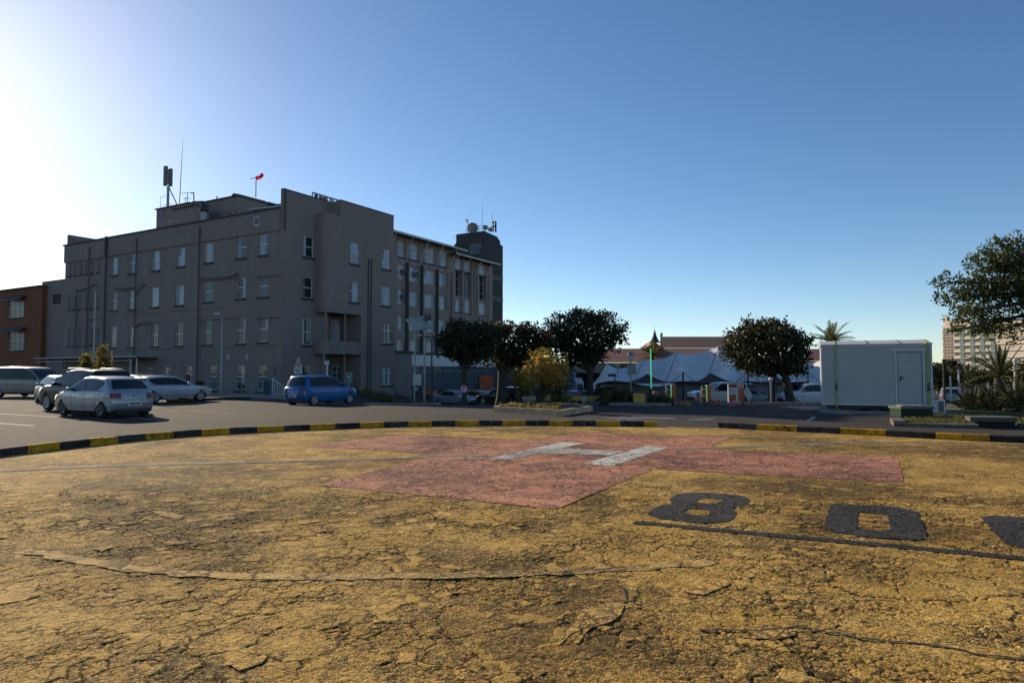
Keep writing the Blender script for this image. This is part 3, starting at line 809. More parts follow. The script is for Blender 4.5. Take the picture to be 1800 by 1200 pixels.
# rooms on the roof
def roofbox(px0, px1, pyt, back, depth, name='roof_room', mat=M_wall, zlow=None, cap=True):
    P = Plane(A0 - NL * back, DL, NL)
    a, b = P.tz(px0, pyt)[0], P.tz(px1, pyt)[0]; z = P.tz(px1, pyt)[1]
    mb = MB(); P.box(mb, min(a, b), max(a, b), zlow or zc - .3, z, -depth, 0)
    o = obj(name, mb, mat, B)
    if cap:
        m2 = MB(); P.box(m2, min(a, b) - .12, max(a, b) + .12, z, z + .12, -depth - .1, .15)
        obj('roof_edge', m2, M_walldk, o)
    return P, min(a, b), max(a, b), z
Q1 = roofbox(275.5, 334, 357.5, 4.5, 5)
Q2 = roofbox(305, 352, 360.5, 3.4, 1.0)
Q3 = roofbox(352, 418, 345, 6.0, 5.5)
wv = MB(); P = Q1[0]; r = P.rect(279, 368, 287, 381); bars(wv, P, r, .07, .04, (), ((.5, .05),), .05); P.box(wv, r[0], r[1], r[2], r[3], .002, .012)
obj('window', wv, M_mid, B)
# gable roof, high right parapet wall of the roof room and lean-to
Pg = Plane(A0 - NL * 6.0, DL, NL)
gm = MB(); a, b = Pg.tz(352, 358)[0], Pg.tz(398, 350)[0]; z0, z1 = Pg.tz(398, 352)[1], Pg.tz(362, 345.5)[1]
gm.extr([Pg.p(a + .3, z0 - .2, -6), Pg.p(b - 2, z0 - .2, -6), Pg.p(b - 2, z1, -6), Pg.p(a - 1.2, z1, -6)], NL * -3)
obj('roof_room', gm, M_walldk, B)
tc, zc3 = Pg.tz(418, 340.5)
PR3 = Plane(Pg.p(tc, 0), DR, NR)
pm = MB(); te = PR3.tz(468, 352.5)[0]
PR3.box(pm, 0.002, te, zc - .3, zc3, -.3, .01); obj('parapet', pm, M_wall, B)
pm = MB(); PR3.box(pm, te + .01, te + 6, zc - .3, zc3 - .35, -6, -.2); o = obj('roof_room', pm, M_wall, B)
pm = MB(); PR3.box(pm, te + .0, te + 6.1, zc3 - .34, zc3 - .1, -6, .35); obj('roof_edge', pm, M_walldk, o)
sl_ = MB()
sl_.extr([PLl.p(7.0, zc + 1.15, -2.2), PLl.p(.6, zc + .55, -1.2), PLl.p(.6, zc + .55, -4.5), PLl.p(7.0, zc + 1.15, -5)], (0, 0, .1))
obj('lean_to_roof', sl_, M_steel, B)
# flue with dark cowl
tf, zf = Plane(A0 - NL * 1.6, DL, NL).tz(358.5, 388)
Pf = Plane(A0 - NL * 1.6, DL, NL)
fl = MB(); zt_ = Pf.tz(358.5, 373)[1]
fl.tube([Pf.p(tf, zc - .3), Pf.p(tf, zt_)], .27, 14); obj('flue', fl, M_steel, B)
fl = MB(); fl.lathe(Pf.p(tf, zt_), [(.28, 0), (.42, .1), (.42, .28), (.30, .5), (.30, .75)], 14); fl.tube([Pf.p(tf, zt_ + .6), Pf.p(tf + .2, zt_ + .85), Pf.p(tf + 1.6, zt_ + 1.0)], .26, 10)
obj('flue_cowl', fl, M_darkmetal, B)
rr = MB()
for px in (282, 296, 306, 385, 400, 410):
    t, z = PLl.tz(px, 395); rr.tube([PLl.p(t, zc, -.6), PLl.p(t, zc + .9, -.6)], .025, 5)
rr.tube([PLl.p(PLl.tz(282, 395)[0], zc + .8, -.6), PLl.p(PLl.tz(306, 395)[0], zc + .8, -.6)], .025, 5)
rr.tube([PLl.p(PLl.tz(385, 395)[0], zc + .8, -.6), PLl.p(PLl.tz(410, 395)[0], zc + .8, -.6)], .025, 5)
obj('roof_railing', rr, M_darkmetal, B)

# low entrance canopy on the long side
cnp = thing('entrance_canopy', 'low flat canopy with pale metal edges on thin posts along the grey long facade', 'canopy', PLl.p(PLl.tz(190, 640)[0], 0, 1))
za = PLl.tz(270, 627)[1]
t0, t1 = PLl.tz(277, 630)[0], PLl.tz(97, 630)[0]
m = MB(); PLl.box(m, t0, t1, za - .22, za - .04, .05, 2.0); obj('canopy_roof', m, M_walldk, cnp)
m = MB(); PLl.box(m, t0 - .03, t1, za - .05, za + .05, 2.001, 2.08); PLl.box(m, t0 + .6, t1, za - .40, za - .33, 1.9, 2.0); obj('edge_trim', m, M_steel, cnp)
for k in (.1, 1.1):
    m = MB(); PLl.box(m, t0 + k, t0 + k + .1, -1.4, za - .05, 1.85, 1.95); obj('post', m, M_frame, cnp)

# set back grey annexe at the far left and orange brick building
An = thing('grey_annexe', 'lower grey plaster annexe with one small louvred window at the left end of the hospital', 'building', PLl.p(tE + 2, 0, -3))
Pa = Plane(A0 - NL * 1.5, DL, NL)
ta, zta = Pa.tz(74, 500)[0], Pa.tz(80, 496)[1]
m = MB(); r = Pa.rect(92, 517, 107, 534)
wall_holes(m, Pa, tE - .5, ta, BASE, zta, [r], .2); m.quad(Pa.p(ta, BASE), Pa.p(ta, zta), Pa.p(ta, zta, -8), Pa.p(ta, BASE, -8)); m.quad(Pa.p(tE - .5, zta), Pa.p(ta, zta), Pa.p(ta, zta, -8), Pa.p(tE - .5, zta, -8))
obj('wall', m, M_wall, An)
m = MB(); Pa.box(m, tE - .5, ta + .05, zta, zta + .08, -.4, .06); obj('coping', m, M_walldk, An)
m = MB(); Pa.box(m, r[0], r[1], r[2], r[3], -.2, -.15); [Pa.box(m, r[0], r[1], lerp(r[2], r[3], f), lerp(r[2], r[3], f) + .05, -.149, -.05) for f in (.1, .3, .5, .7, .9)]; obj('window', m, M_sill, An)
Br = thing('brick_building', 'two-storey orange brick building with dark shuttered windows at the left edge', 'building', Pa.p(ta + 4, 0, -1))
Pb = Plane(A0 - NL * 1.0, DL, NL)
tb_, zbt_ = Pb.tz(75, 505)[0], Pb.tz(70, 503.5)[1]
tz_ = Pb.tz(-60, 505)[0]
m = MB(); rs = [Pb.rect(14, 527, 42, 558), Pb.rect(14, 582, 42, 615)]
wall_holes(m, Pb, tb_, tz_, BASE, zbt_, rs, .2); m.quad(Pb.p(tb_, zbt_), Pb.p(tz_, zbt_), Pb.p(tz_, zbt_, -12), Pb.p(tb_, zbt_, -12)); m.quad(Pb.p(tb_, BASE), Pb.p(tb_, zbt_), Pb.p(tb_, zbt_, -3), Pb.p(tb_, BASE, -3))
obj('wall', m, M_brick, Br)
m = MB(); Pb.box(m, tb_ - .1, tz_, zbt_, zbt_ + .12, -.4, .25); obj('coping', m, M_walldk, Br)
for r in rs:
    window(Br, Pb, r, plain('dark_shaded_glass', (.02, .02, .022), .35), .06, ((.33, .04), (.66, .04)), ((.5, .04),))
    m = MB(); m.extr([Pb.p(r[0] - .4, r[3] + .35, .02), Pb.p(r[0] - .4, r[3] + .42, .02), Pb.p(r[0] - .4, r[3] - .12, .8)], DL * (r[1] - r[0] + .9)); obj('awning', m, M_darkmetal, Br)

# ================================================================== REAR WING
W0 = at(697, 560, 90); W0.z = 0
PW = Plane(W0, DR, NR)
Wg = thing('hospital_wing', 'long grey-brown rear wing of gridded windows under a thin pale sunshade roof', 'building', W0)
wt = lambda px, py=480: PW.tz(px, py)[0]
wz = lambda py, px=727: PW.tz(px, py)[1]
tS = wt(795.5)                                   # step between the two halves
tEnd = wt(866)
zw1, zw2 = PW.tz(700, 411)[1], PW.tz(830, 459)[1]
rows = [(wz(428), wz(457)), (wz(468.5), wz(495)), (wz(512), wz(538)), (wz(557), wz(581)), (wz(598), wz(619))]
bays = [(699, 712), (717.3, 736), (744.5, 765), (770, 786)]
bt = [(wt(a), wt(b)) for a, b in bays]
bt2 = [(wt(800.5), wt(812)), (wt(816), wt(827.5)), (wt(842), wt(854.5))]
holes = [(a, b, z0, z1) for a, b in bt for z1, z0 in rows]
h2 = []
for k, (a, b) in enumerate(bt2):
    h2.append((a, b, rows[0][1] + .0, rows[0][0] - .2))
    h2.append((a, b, rows[2][0] + .4, rows[1][0] + .75))    # tall recessed balcony
    for z1, z0 in rows[2:]: h2.append((a, b, z0, z1))
m = MB()
wall_holes(m, PW, -6, tS, BASE, zw1, holes, .35)
wall_holes(m, PW, tS, tEnd, BASE, zw2, h2, .7)
m.quad(PW.p(tEnd, BASE), PW.p(tEnd, zw2), PW.p(tEnd, zw2, -9), PW.p(tEnd, BASE, -9))
m.quad(PW.p(-6, zw1), PW.p(tS, zw1), PW.p(tS, zw1, -12), PW.p(-6, zw1, -12)); m.quad(PW.p(tS, zw2), PW.p(tEnd, zw2), PW.p(tEnd, zw2, -9), PW.p(tS, zw2, -9))
m.quad(PW.p(tS, zw2), PW.p(tS, zw1), PW.p(tS, zw1, -12), PW.p(tS, zw2, -12))
m.quad(PW.p(-6, BASE, -12), PW.p(tEnd, BASE, -12), PW.p(tEnd, zw2, -12), PW.p(-6, zw2, -12))
obj('wall', m, M_wall2, Wg)
for px in (714.8, 740.3, 767.5, 794):
    m = MB(); t = wt(px); PW.box(m, t - .2, t + .2, BASE, rows[1][0] + .35, 0, .30); obj('pier', m, M_walldk if px != 794 else M_wall2, Wg)
for px in (834, 838.5, 858.5, 829):
    m = MB(); t = wt(px); PW.box(m, t - .18, t + .18, BASE, zw2 - .1, 0, .12 + (px > 830) * .05); obj('pier', m, M_wall2, Wg)
wr = random.Random(3)
for k, (a, b) in enumerate(bt):
    for j, (z1, z0) in enumerate(rows):
        pn = M_blind if j < 2 or wr.random() < .8 else M_mid
        vs = ((.25, .05), (.5, .05), (.76, .05))
        hs = ((.27, .05), (.72, .05)) if j else ((.4, .05), (.75, .07))
        if j > 2: vs, hs = ((.28, .07), (.52, .05), (.76, .07)), ((.3, .05),)
        window(Wg, PW, (a, b, z0, z1), pn, .06, vs, hs, j == 0, -.22)
        if j in (1, 2) and k != 3 and wr.random() < .8:      # a sash pushed open
            c0, c1 = lerp(a, b, .5), lerp(a, b, .98); zz = lerp(z0, z1, .68)
            sm = MB(); sm.extr([PW.p(c0, zz, -.18), PW.p(c1, zz, -.18), PW.p(c1, zz - .75, .18), PW.p(c0, zz - .75, .18)], NR * .03)
            obj('open_sash', sm, M_mid, Wg)
for k, (a, b) in enumerate(bt2):
    for h in [q for q in h2 if q[0] == a]:
        tall = h[3] - h[2] > 3
        window(Wg, PW, h, M_dark if tall else M_blind, .06, ((.5, .06),), ((.3, .05), (.7, .05)), not tall, -.6 if tall else -.2)
# sunshades with raking struts
def shade(px0, px1, y0, y1, nst, name='sunshade'):
    a = wt(px0, y0); b = wt(px1, y1); z = PW.tz(px0, y0)[1]
    Po = Plane(W0 + NR * 1.6, DR, NR); a, z = Po.tz(px0, y0); b = Po.tz(px1, y1)[0]
    m = MB(); PW.box(m, a, b, z - .06, z + .10, .3, 1.6); o = obj(name, m, M_darkmetal, Wg)
    m = MB(); PW.box(m, a, b, z - .16, z + .02, 1.602, 1.66); obj('edge_trim', m, M_frame, o)
    for i in range(nst):
        t = lerp(a, b, (i + .35) / nst); m = MB(); m.tube([PW.p(t, z - .05, 1.4), PW.p(t + .1, z - 2.2, .05)], .05, 5); obj('strut', m, M_frame, o)
    return a, b, z
shade(689, 822, 404, 440.5, 5); shade(802, 879.5, 444.5, 465, 4)
m = MB(); PW.box(m, -6, tS + 1.5, zw1, zw1 + .25, -12, .5); PW.box(m, tS + 1.6, tEnd + .2, zw2, zw2 + .5, -9, .3); obj('roof', m, M_walldk, Wg)
# white fascia and glazed ground floor in front of the wing
Pp = Plane(W0 + NR * 3.0, DR, NR)
ft0, ft1 = Pp.tz(722, 640)[0], Pp.tz(960, 640)[0]
zf1, zf0 = Pp.tz(760, 624)[1], Pp.tz(760, 643.5)[1]
m = MB(); Pp.box(m, ft0, ft1, zf0, zf1, -2.99, 0); obj('fascia', m, M_frame, Wg)
m = MB(); Pp.box(m, ft0 - .1, ft1, zf1, zf1 + .3, -2.99, .1); obj('roof_edge', m, M_walldk, Wg)
zg0 = Pp.tz(760, 686)[1]
m = MB(); Pp.box(m, ft0 + .1, ft1, zg0, zf0, -2.98, -.25); obj('shopfront_glass', m, glassy("shop_glass", (.06, .085, .11)), Wg)
m = MB()
for i in range(16): t = lerp(ft0 + .1, ft1, i / 15); Pp.box(m, t, t + .08, zg0, zf0, -.248, -.12)
for z in (lerp(zg0, zf0, .25), lerp(zg0, zf0, .78)): Pp.box(m, ft0, ft1, z, z + .08, -.246, -.14)
obj('glazing_bar', m, M_steel, Wg)
m = MB(); Pp.box(m, ft0 - 2, ft1, BASE, zg0, -2.5, .1); obj('plinth', m, plaster("red_plinth", (.16, .06, .05)), Wg)
m = MB(); o0 = Pp.tz(843, 670)[0]; o1 = Pp.tz(866, 670)[0]; Pp.box(m, o0, o1, zg0, Pp.tz(850, 660)[1], -.1, .05); obj('orange_panel', m, plain("orange_paint", (.50, .085, .02), .5), Wg)
m = MB()
for i in range(14): t = lerp(ft0, ft1, i / 13); m.tube([Pp.p(t, zg0, 1.2), Pp.p(t, zg0 + 1.05, 1.2)], .03, 5)
for z in (1.05, .55): m.tube([Pp.p(ft0, zg0 + z, 1.2), Pp.p(ft1, zg0 + z, 1.2)], .03, 5)
Pp.box(m, ft0, ft1, BASE, zg0, .11, 1.4)
obj('railing', m, M_steel, Wg)
# low link block between pavilion and wing
Pk = Plane(A0 + NR * -1.5, DR, NR)
Lk = thing('link_block', 'low plain grey block with a dark flat coping between hospital corner and glazed entrance', 'building', Pk.p(t12 + 3, 0))
k0, k1 = Pk.tz(694, 660)[0], Pk.tz(724, 660)[0]; zk = Pk.tz(700, 620)[1]
m = MB(); Pk.box(m, k0 - 2, k1, BASE, zk, -7, 0); obj('wall', m, M_wall, Lk)
m = MB(); Pk.box(m, k0 - 2.1, k1 + .15, zk, zk + .22, -7.1, .2); obj('coping', m, M_walldk, Lk)

# dark clad tower behind the wing
D0 = at(851, 500, 128); D0.z = 0
PTl, PTr = Plane(D0, DL, NL), Plane(D0, DR, NR)
Tw = thing('clad_tower', 'dark metal-clad service tower with chamfered top rising behind the rear wing', 'building', D0)
ztop = PTl.tz(850, 406)[1]
tl = PTl.tz(795, 450)[0]; tr = PTr.tz(879.3, 500)[0]
zch = PTr.tz(879, 424)[1]; tch = PTr.tz(873.5, 411)[0]
zcl = PTl.tz(846, 413)[1]
m = MB()
pr = [(0, BASE), (tr, BASE), (tr, zch), (tch, ztop - .3), (0, ztop)]
m.add([PTr.p(t, z) for t, z in pr], [(0, 1, 2, 3, 4)])
m.add([PTl.p(0, BASE), PTl.p(tl, BASE), PTl.p(tl, ztop - 2.6), PTl.p(tl - .9, ztop - 1.6), PTl.p(tl - .9, ztop), PTl.p(0, ztop)], [(0, 5, 4, 3, 2, 1)])
m.add([PTl.p(0, ztop), PTl.p(tl - .9, ztop), PTl.p(tl - .9, ztop - .3, -tch), PTl.p(0, ztop - .3, -tch)], [(0, 1, 2, 3)])
m.add([PTr.p(tr, zch), PTr.p(tch, ztop - .3), PTr.p(tch, ztop - .3, -tl + .9), PTr.p(tr, zch, -tl + .9)], [(0, 1, 2, 3)])
m.add([PTr.p(tr, BASE), PTr.p(tr, zch), PTr.p(tr, zch, -tl), PTr.p(tr, BASE, -tl)], [(0, 1, 2, 3)])
obj('wall', m, M_clad, Tw)
m = MB()                                   # projecting ribbed wedge on the right face
c0, zz0 = PTl.tz(832, 443)
m.extr([PTr.p(.0, ztop - 1.2, .6), PTr.p(tr, zch - 1.0, .6), PTr.p(tr, BASE, .6), PTr.p(-4, BASE, .6), PTr.p(-4, ztop - 9.5, .6)], NR * -.58)
obj('cladding_panel', m, M_clad, Tw)
m = MB()
for f in (ztop - 9.0, ztop - 13, ztop - 17.5, ztop - 22): PTr.box(m, -3.5, tr, f, f + .8, .602, .64)
obj('cladding_band', m, plain("grey_cladding", (.075, .08, .085), .6), Tw)
m = MB(); PTl.box(m, .4, 3.2, ztop - 4.3, ztop - 2.2, .02, .1); obj('louvre', m, M_mid, Tw)
m = MB(); PTl.box(m, 0.2, tl - 1.4, ztop - 2.1, ztop - .9, .02, .06); obj('cladding_band', m, M_walldk, Tw)
m = MB(); t = PTl.tz(828, 430)[0]; PTl.box(m, t - .25, t + .25, ztop - 14, ztop - 5, .05, .3); obj('vent_pipe', m, M_steel, Tw)
m = MB()
zr = ztop
for px in (817, 824, 832, 840, 848): t = PTl.tz(px, 405)[0]; m.tube([PTl.p(t, zr, -.4), PTl.p(t, zr + 1.2, -.4)], .05, 5)
for z in (.6, 1.15): m.tube([PTl.p(PTl.tz(817, 405)[0], zr + z, -.4), PTl.p(PTl.tz(848, 405)[0], zr + z, -.4)], .045, 5)
for px in (797, 802.5): t = PTl.tz(px, 405)[0]; m.tube([PTl.p(t, zr - .8, -.3), PTl.p(t, zr + .7, -.3), PTl.p(t - .5, zr + .8, -.3)], .05, 5)
obj('roof_railing', m, M_darkmetal, Tw)
# ================================================================== VEHICLES
M_tyre = plain("tyre_rubber", (.018, .018, .019), .85)
M_rim = plain("alloy_rim", (.42, .43, .45), .35, .7)
M_rimdk = plain("dark_alloy_rim", (.10, .10, .11), .35, .7)
M_cglass = glassy("car_glass", (.010, .012, .014), .03, 1.42, .1, .6)
M_under = plain("underbody_black", (.010, .010, .011), .9)
M_trim = plain("black_trim", (.02, .02, .022), .55)
M_tail = plain("tail_lamp_red", (.16, .006, .006), .3, coat=.25)
M_head = plain("headlamp_clear", (.50, .52, .55), .12, .2, coat=1.0)
M_plate = plain("number_plate_white", (.62, .62, .60), .5)
M_orange = plain("indicator_orange", (.55, .18, .02), .3, coat=.6)
def paint(name, col, metal=.35, rough=.32):
    return plain(name, col, rough, metal, .04, 1.5, 0, .55, .35)
P_silver = paint("silver_car_paint", (.30, .32, .35))
P_silver2 = paint("bright_silver_car_paint", (.36, .38, .42))
P_champ = paint("champagne_car_paint", (.22, .21, .19))
P_white = paint("white_car_paint", (.48, .49, .50), 0, .35)
P_blue = paint("blue_car_paint", (.010, .115, .31), .25, .28)
P_black = paint("black_car_paint", (.012, .013, .015), .2, .25)
P_dgrey = plain("dark_grey_car_paint", (.014, .016, .019), .42, 0, .04, 1.5, 0, .2, .25)
P_grey = paint("grey_car_paint", (.24, .25, .26), .5)
# profile points (x from the front, z) ; ws / rw index pairs bound windscreen and rear window
CARS = {
 'hatch': dict(L=3.98, W=1.69, H=1.46, belt=.92, pts=[(.10, .22), (.0, .40), (.02, .60), (.12, .74), (.45, .87), (.98, .98), (1.80, 1.38), (2.12, 1.45), (2.5, 1.46), (3.0, 1.43), (3.40, 1.35), (3.80, 1.0), (3.93, .88), (3.98, .60), (3.97, .40), (3.88, .24)], ws=(5, 6), rw=(10, 11), wf=.80, wr=3.27, rr=.31, mid=2.28, c=3.32),
 'mpv': dict(L=3.85, W=1.68, H=1.54, belt=.94, pts=[(.10, .22), (.0, .40), (.03, .62), (.16, .78), (.42, .90), (.72, 1.0), (1.62, 1.42), (2.05, 1.52), (2.6, 1.54), (3.2, 1.50), (3.50, 1.45), (3.74, .98), (3.82, .86), (3.85, .60), (3.84, .40), (3.76, .24)], ws=(5, 6), rw=(10, 11), wf=.72, wr=3.17, rr=.30, mid=2.10, c=3.35),
 'sporthatch': dict(L=4.3, W=1.79, H=1.43, belt=.92, pts=[(.12, .2), (.0, .38), (.02, .60), (.15, .72), (.6, .85), (1.2, .95), (2.0, 1.34), (2.4, 1.42), (2.9, 1.43), (3.4, 1.40), (3.72, 1.34), (4.10, .98), (4.24, .88), (4.30, .62), (4.28, .40), (4.2, .24)], ws=(5, 6), rw=(10, 11), wf=.85, wr=3.46, rr=.325, mid=2.5, c=3.72),
 'suv': dict(L=4.6, W=1.86, H=1.72, belt=1.05, pts=[(.1, .30), (.0, .50), (.03, .80), (.15, .94), (.6, 1.06), (1.25, 1.13), (1.95, 1.60), (2.35, 1.69), (2.9, 1.72), (3.7, 1.69), (4.15, 1.63), (4.42, 1.12), (4.52, 1.0), (4.6, .75), (4.57, .50), (4.46, .34)], ws=(5, 6), rw=(10, 11), wf=.92, wr=3.62, rr=.36, mid=2.65, c=4.0),
 'wagon': dict(L=4.65, W=1.80, H=1.55, belt=.95, pts=[(.12, .24), (.0, .42), (.02, .64), (.14, .76), (.65, .90), (1.22, .99), (1.98, 1.42), (2.35, 1.52), (2.9, 1.55), (3.8, 1.52), (4.2, 1.45), (4.5, 1.0), (4.6, .88), (4.65, .66), (4.63, .42), (4.52, .26)], ws=(5, 6), rw=(10, 11), wf=.9, wr=3.65, rr=.33, mid=2.62, c=4.1),
 'sedan': dict(L=4.5, W=1.77, H=1.43, belt=.92, pts=[(.12, .22), (.0, .40), (.02, .60), (.14, .72), (.65, .86), (1.25, .95), (2.02, 1.34), (2.35, 1.42), (2.8, 1.43), (3.2, 1.38), (3.85, 1.02), (4.25, .98), (4.44, .93), (4.5, .68), (4.48, .42), (4.38, .26)], ws=(5, 6), rw=(9, 10), wf=.86, wr=3.52, rr=.315, mid=2.5, c=3.42),
 'van': dict(L=5.1, W=1.92, H=1.95, belt=1.14, pts=[(.1, .28), (.0, .48), (.03, .78), (.14, .95), (.5, 1.08), (.88, 1.16), (1.6, 1.76), (1.95, 1.90), (2.6, 1.95), (4.2, 1.94), (4.78, 1.88), (5.0, 1.2), (5.06, 1.05), (5.1, .75), (5.07, .45), (4.98, .32)], ws=(5, 6), rw=(10, 11), wf=.95, wr=4.02, rr=.34, mid=2.3, c=4.65),
 'minibus': dict(L=4.9, W=1.75, H=2.0, belt=1.15, pts=[(.06, .28), (.0, .48), (.01, .80), (.06, 1.02), (.12, 1.10), (.18, 1.18), (.62, 1.80), (.9, 1.95), (1.6, 2.0), (4.0, 2.0), (4.7, 1.94), (4.84, 1.25), (4.88, 1.05), (4.9, .75), (4.88, .45), (4.8, .32)], ws=(5, 6), rw=(10, 11), wf=.72, wr=3.7, rr=.33, mid=1.55, c=4.6),
 'pickup': dict(L=5.2, W=1.84, H=1.78, belt=1.12, pts=[(.1, .34), (.0, .54), (.03, .86), (.16, 1.0), (.7, 1.12), (1.4, 1.18), (2.05, 1.64), (2.4, 1.75), (2.8, 1.78), (3.45, 1.74), (3.68, 1.20), (3.74, 1.14), (5.1, 1.14), (5.2, 1.08), (5.2, .70), (5.1, .45)], ws=(5, 6), rw=(9, 10), wf=.95, wr=4.05, rr=.38, mid=2.72, c=3.45),
}
def ramp(t): return max(0.0, min(1.0, t))
CACHE = {}
def car_meshes(kind):
    if kind in CACHE: return CACHE[kind]
    d = CARS[kind]; L, Wd, H, belt = d['L'], d['W'], d['H'], d['belt']
    raw = [Vector((x, z)) for x, z in d['pts']]
    # rounded resampling that keeps the corner stations
    prof, idx = [], []
    K = 6
    for i in range(len(raw) - 1):
        p0, p1, p2, p3 = raw[max(i - 1, 0)], raw[i], raw[i + 1], raw[min(i + 2, len(raw) - 1)]
        idx.append(len(prof))
        straight = (i == d['ws'][0] or i == d['rw'][0])
        for k in range(K):
            t = k / K
            cr = 0.5 * ((2 * p1) + (p2 - p0) * t + (2 * p0 - 5 * p1 + 4 * p2 - p3) * t * t + (3 * p1 - p0 - 3 * p2 + p3) * t ** 3)
            prof.append(p1.lerp(p2, t) * .75 + cr * .25 if straight else cr * .8 + p1.lerp(p2, t) * .2)
    idx.append(len(prof)); prof.append(raw[-1])
    N = len(prof)
    nrm = []
    for i in range(N):
        t = (prof[min(i + 1, N - 1)] - prof[max(i - 1, 0)]).normalized(); nrm.append(Vector((-t.y, t.x)))
    def Wf(x, z):
        u = (x - L * .5) / (L * .5)
        f = 1 - .13 * abs(u) ** 4.5 - .012 * u * u
        zz = z
        if zz < .42: f *= lerp(.955, 1.0, ramp((zz - .18) / .24))
        if zz > belt - .12: f *= 1 - .035 * ramp((zz - belt + .12) / .12)
        if zz > belt: f *= 1 - (.20 if kind not in ('van', 'minibus') else .10) * ((zz - belt) / (H - belt))
        return Wd * .5 * f
    rw_, ra = d['rr'], d['rr'] + .055
    def bottom(x):
        z = .23 if kind not in ('suv', 'pickup', 'van', 'minibus') else .30
        for c in (d['wf'], d['wr']):
            dx = abs(x - c)
            if dx < ra: z = max(z, rw_ + sqrt(ra * ra - dx * dx))
        return z
    E = []
    for i in range(N):
        e = prof[i] - nrm[i] * .055
        E.append(Vector((min(max(e.x, .02), L - .02), e.y)))
    Bx = [lerp(.16, L - .14, i / (N - 1)) for i in range(N)]
    X = lambda x: L / 2 - x
    mb = MB()
    V = [-1, -.96, -.86, -.6, -.3, 0, .3, .6, .86, .96, 1]
    def top(i, v):
        a = abs(v); w_ = Wf(E[i].x, E[i].y)
        drop = .055 * ramp((a - .80) / .20) ** 2 if a > .8 else 0
        crown = .02 * a * a
        q = prof[i] - nrm[i] * (drop + crown * (1 - drop / .055))
        if a == 1: q = E[i]
        bow = .06 * a * a * (1 if (prof[i].x < .5 or prof[i].x > L - .5) else 0) * (1 if prof[i].x > L / 2 else 1)
        xx = q.x + (bow if q.x < L / 2 else -bow)
        return Vector((X(xx), v * w_, q.y))
    nv = len(V)
    vs = [top(i, v) for i in range(N) for v in V]
    mb.add(vs, [(i * nv + j, (i + 1) * nv + j, (i + 1) * nv + j + 1, i * nv + j + 1) for i in range(N - 1) for j in range(nv - 1)], 0, True)
    R = 11
    for sgn in (1, -1):
        vv = []
        for i in range(N):
            e = top(i, sgn)
            ex, ez = L / 2 - e.x, e.z
            bx = Bx[i]; bz = min(bottom(bx), ez)
            for r in range(R + 1):
                s = r / R
                x, z = lerp(ex, bx, s), lerp(ez, bz, s)
                vv.append((X(x), sgn * (Wf(x, z) if r else abs(e.y)), z))
        f = [(i * (R + 1) + r, (i + 1) * (R + 1) + r, (i + 1) * (R + 1) + r + 1, i * (R + 1) + r + 1) for i in range(N - 1) for r in range(R)]
        if sgn < 0: f = [q[::-1] for q in f]
        mb.add(vv, f, 0, True)
    out = {'body': mb}
    def strip(i0, i1, vmax0, vmax1, off, n=8):
        m = MB()
        def fn(u, v):
            k = lerp(i0, i1, u); i = min(int(k), N - 2); t = k - i
            vm = lerp(vmax0, vmax1, u); vv_ = lerp(-vm, vm, v)
            p = top(i, vv_).lerp(top(i + 1, vv_), t); nn = nrm[i]
            return p + Vector((-nn.x * off, 0, nn.y * off))
        m.grid(fn, max(2, int(i1 - i0)), n, 0, True); return m
    a, b = idx[d['ws'][0]], idx[d['ws'][1]]
    out['windscreen'] = strip(a + .5, b + 1.0, .90, .86, .008)
    a, b = idx[d['rw'][0]], idx[d['rw'][1]]
    out['rear_window'] = strip(a + .5, b - .25, .78, .88, .008)
    # side glass
    def ptop(x):
        for i in range(N - 1):
            if prof[i].x <= x <= prof[i + 1].x and prof[i + 1].x > prof[i].x:
                return lerp(prof[i].y, prof[i + 1].y, (x - prof[i].x) / (prof[i + 1].x - prof[i].x))
        return 0
    def side(x0, x1, sgn, last=False):
        m = MB(); xs = [lerp(x0, x1, k / 12) for k in range(13)]; vs, cols = [], 0
        for x in xs:
            zb_ = belt + .02 + .03 * (x / L) + (.16 * ramp((x - x1 + .34) / .34) ** 1.5 if last and kind in ('hatch', 'sporthatch', 'wagon', 'suv') else 0); zt2 = min(H - .115, ptop(x) - .115)
            if zt2 < zb_ + .015: zt2 = zb_ + .015
            for z in (zb_, (zb_ + zt2) / 2, zt2): vs.append((X(x), sgn * (Wf(x, z) + .007), z))
        f = [(i * 3 + j, (i + 1) * 3 + j, (i + 1) * 3 + j + 1, i * 3 + j + 1) for i in range(12) for j in range(2)]
        m.add(vs, f if sgn < 0 else [q[::-1] for q in f], 0, True); return m
    xa = raw[d['ws'][0]].x + .30
    xs_ = [(xa, d['mid'] - .035), (d['mid'] + .035, d['c'])]
    if kind == 'van': xs_ = [(xa, 2.05), (2.14, 4.6)]
    if kind in ('suv', 'wagon'): xs_ = [(xa, d['mid'] - .035), (d['mid'] + .035, d['wr'] + .02), (d['wr'] + .10, d['c'] + .05)]
    if kind == 'mpv': xs_ = [(xa - .12, 1.22), (1.28, 2.06), (2.12, 2.95), (3.01, 3.38)]
    if kind == 'minibus': xs_ = [(.42, 1.5), (1.58, 3.0), (3.06, 4.6)]
    out['side_window'] = [side(x0, x1, s, (x0, x1) == xs_[-1]) for x0, x1 in xs_ for s in (1, -1)]
    pil = []
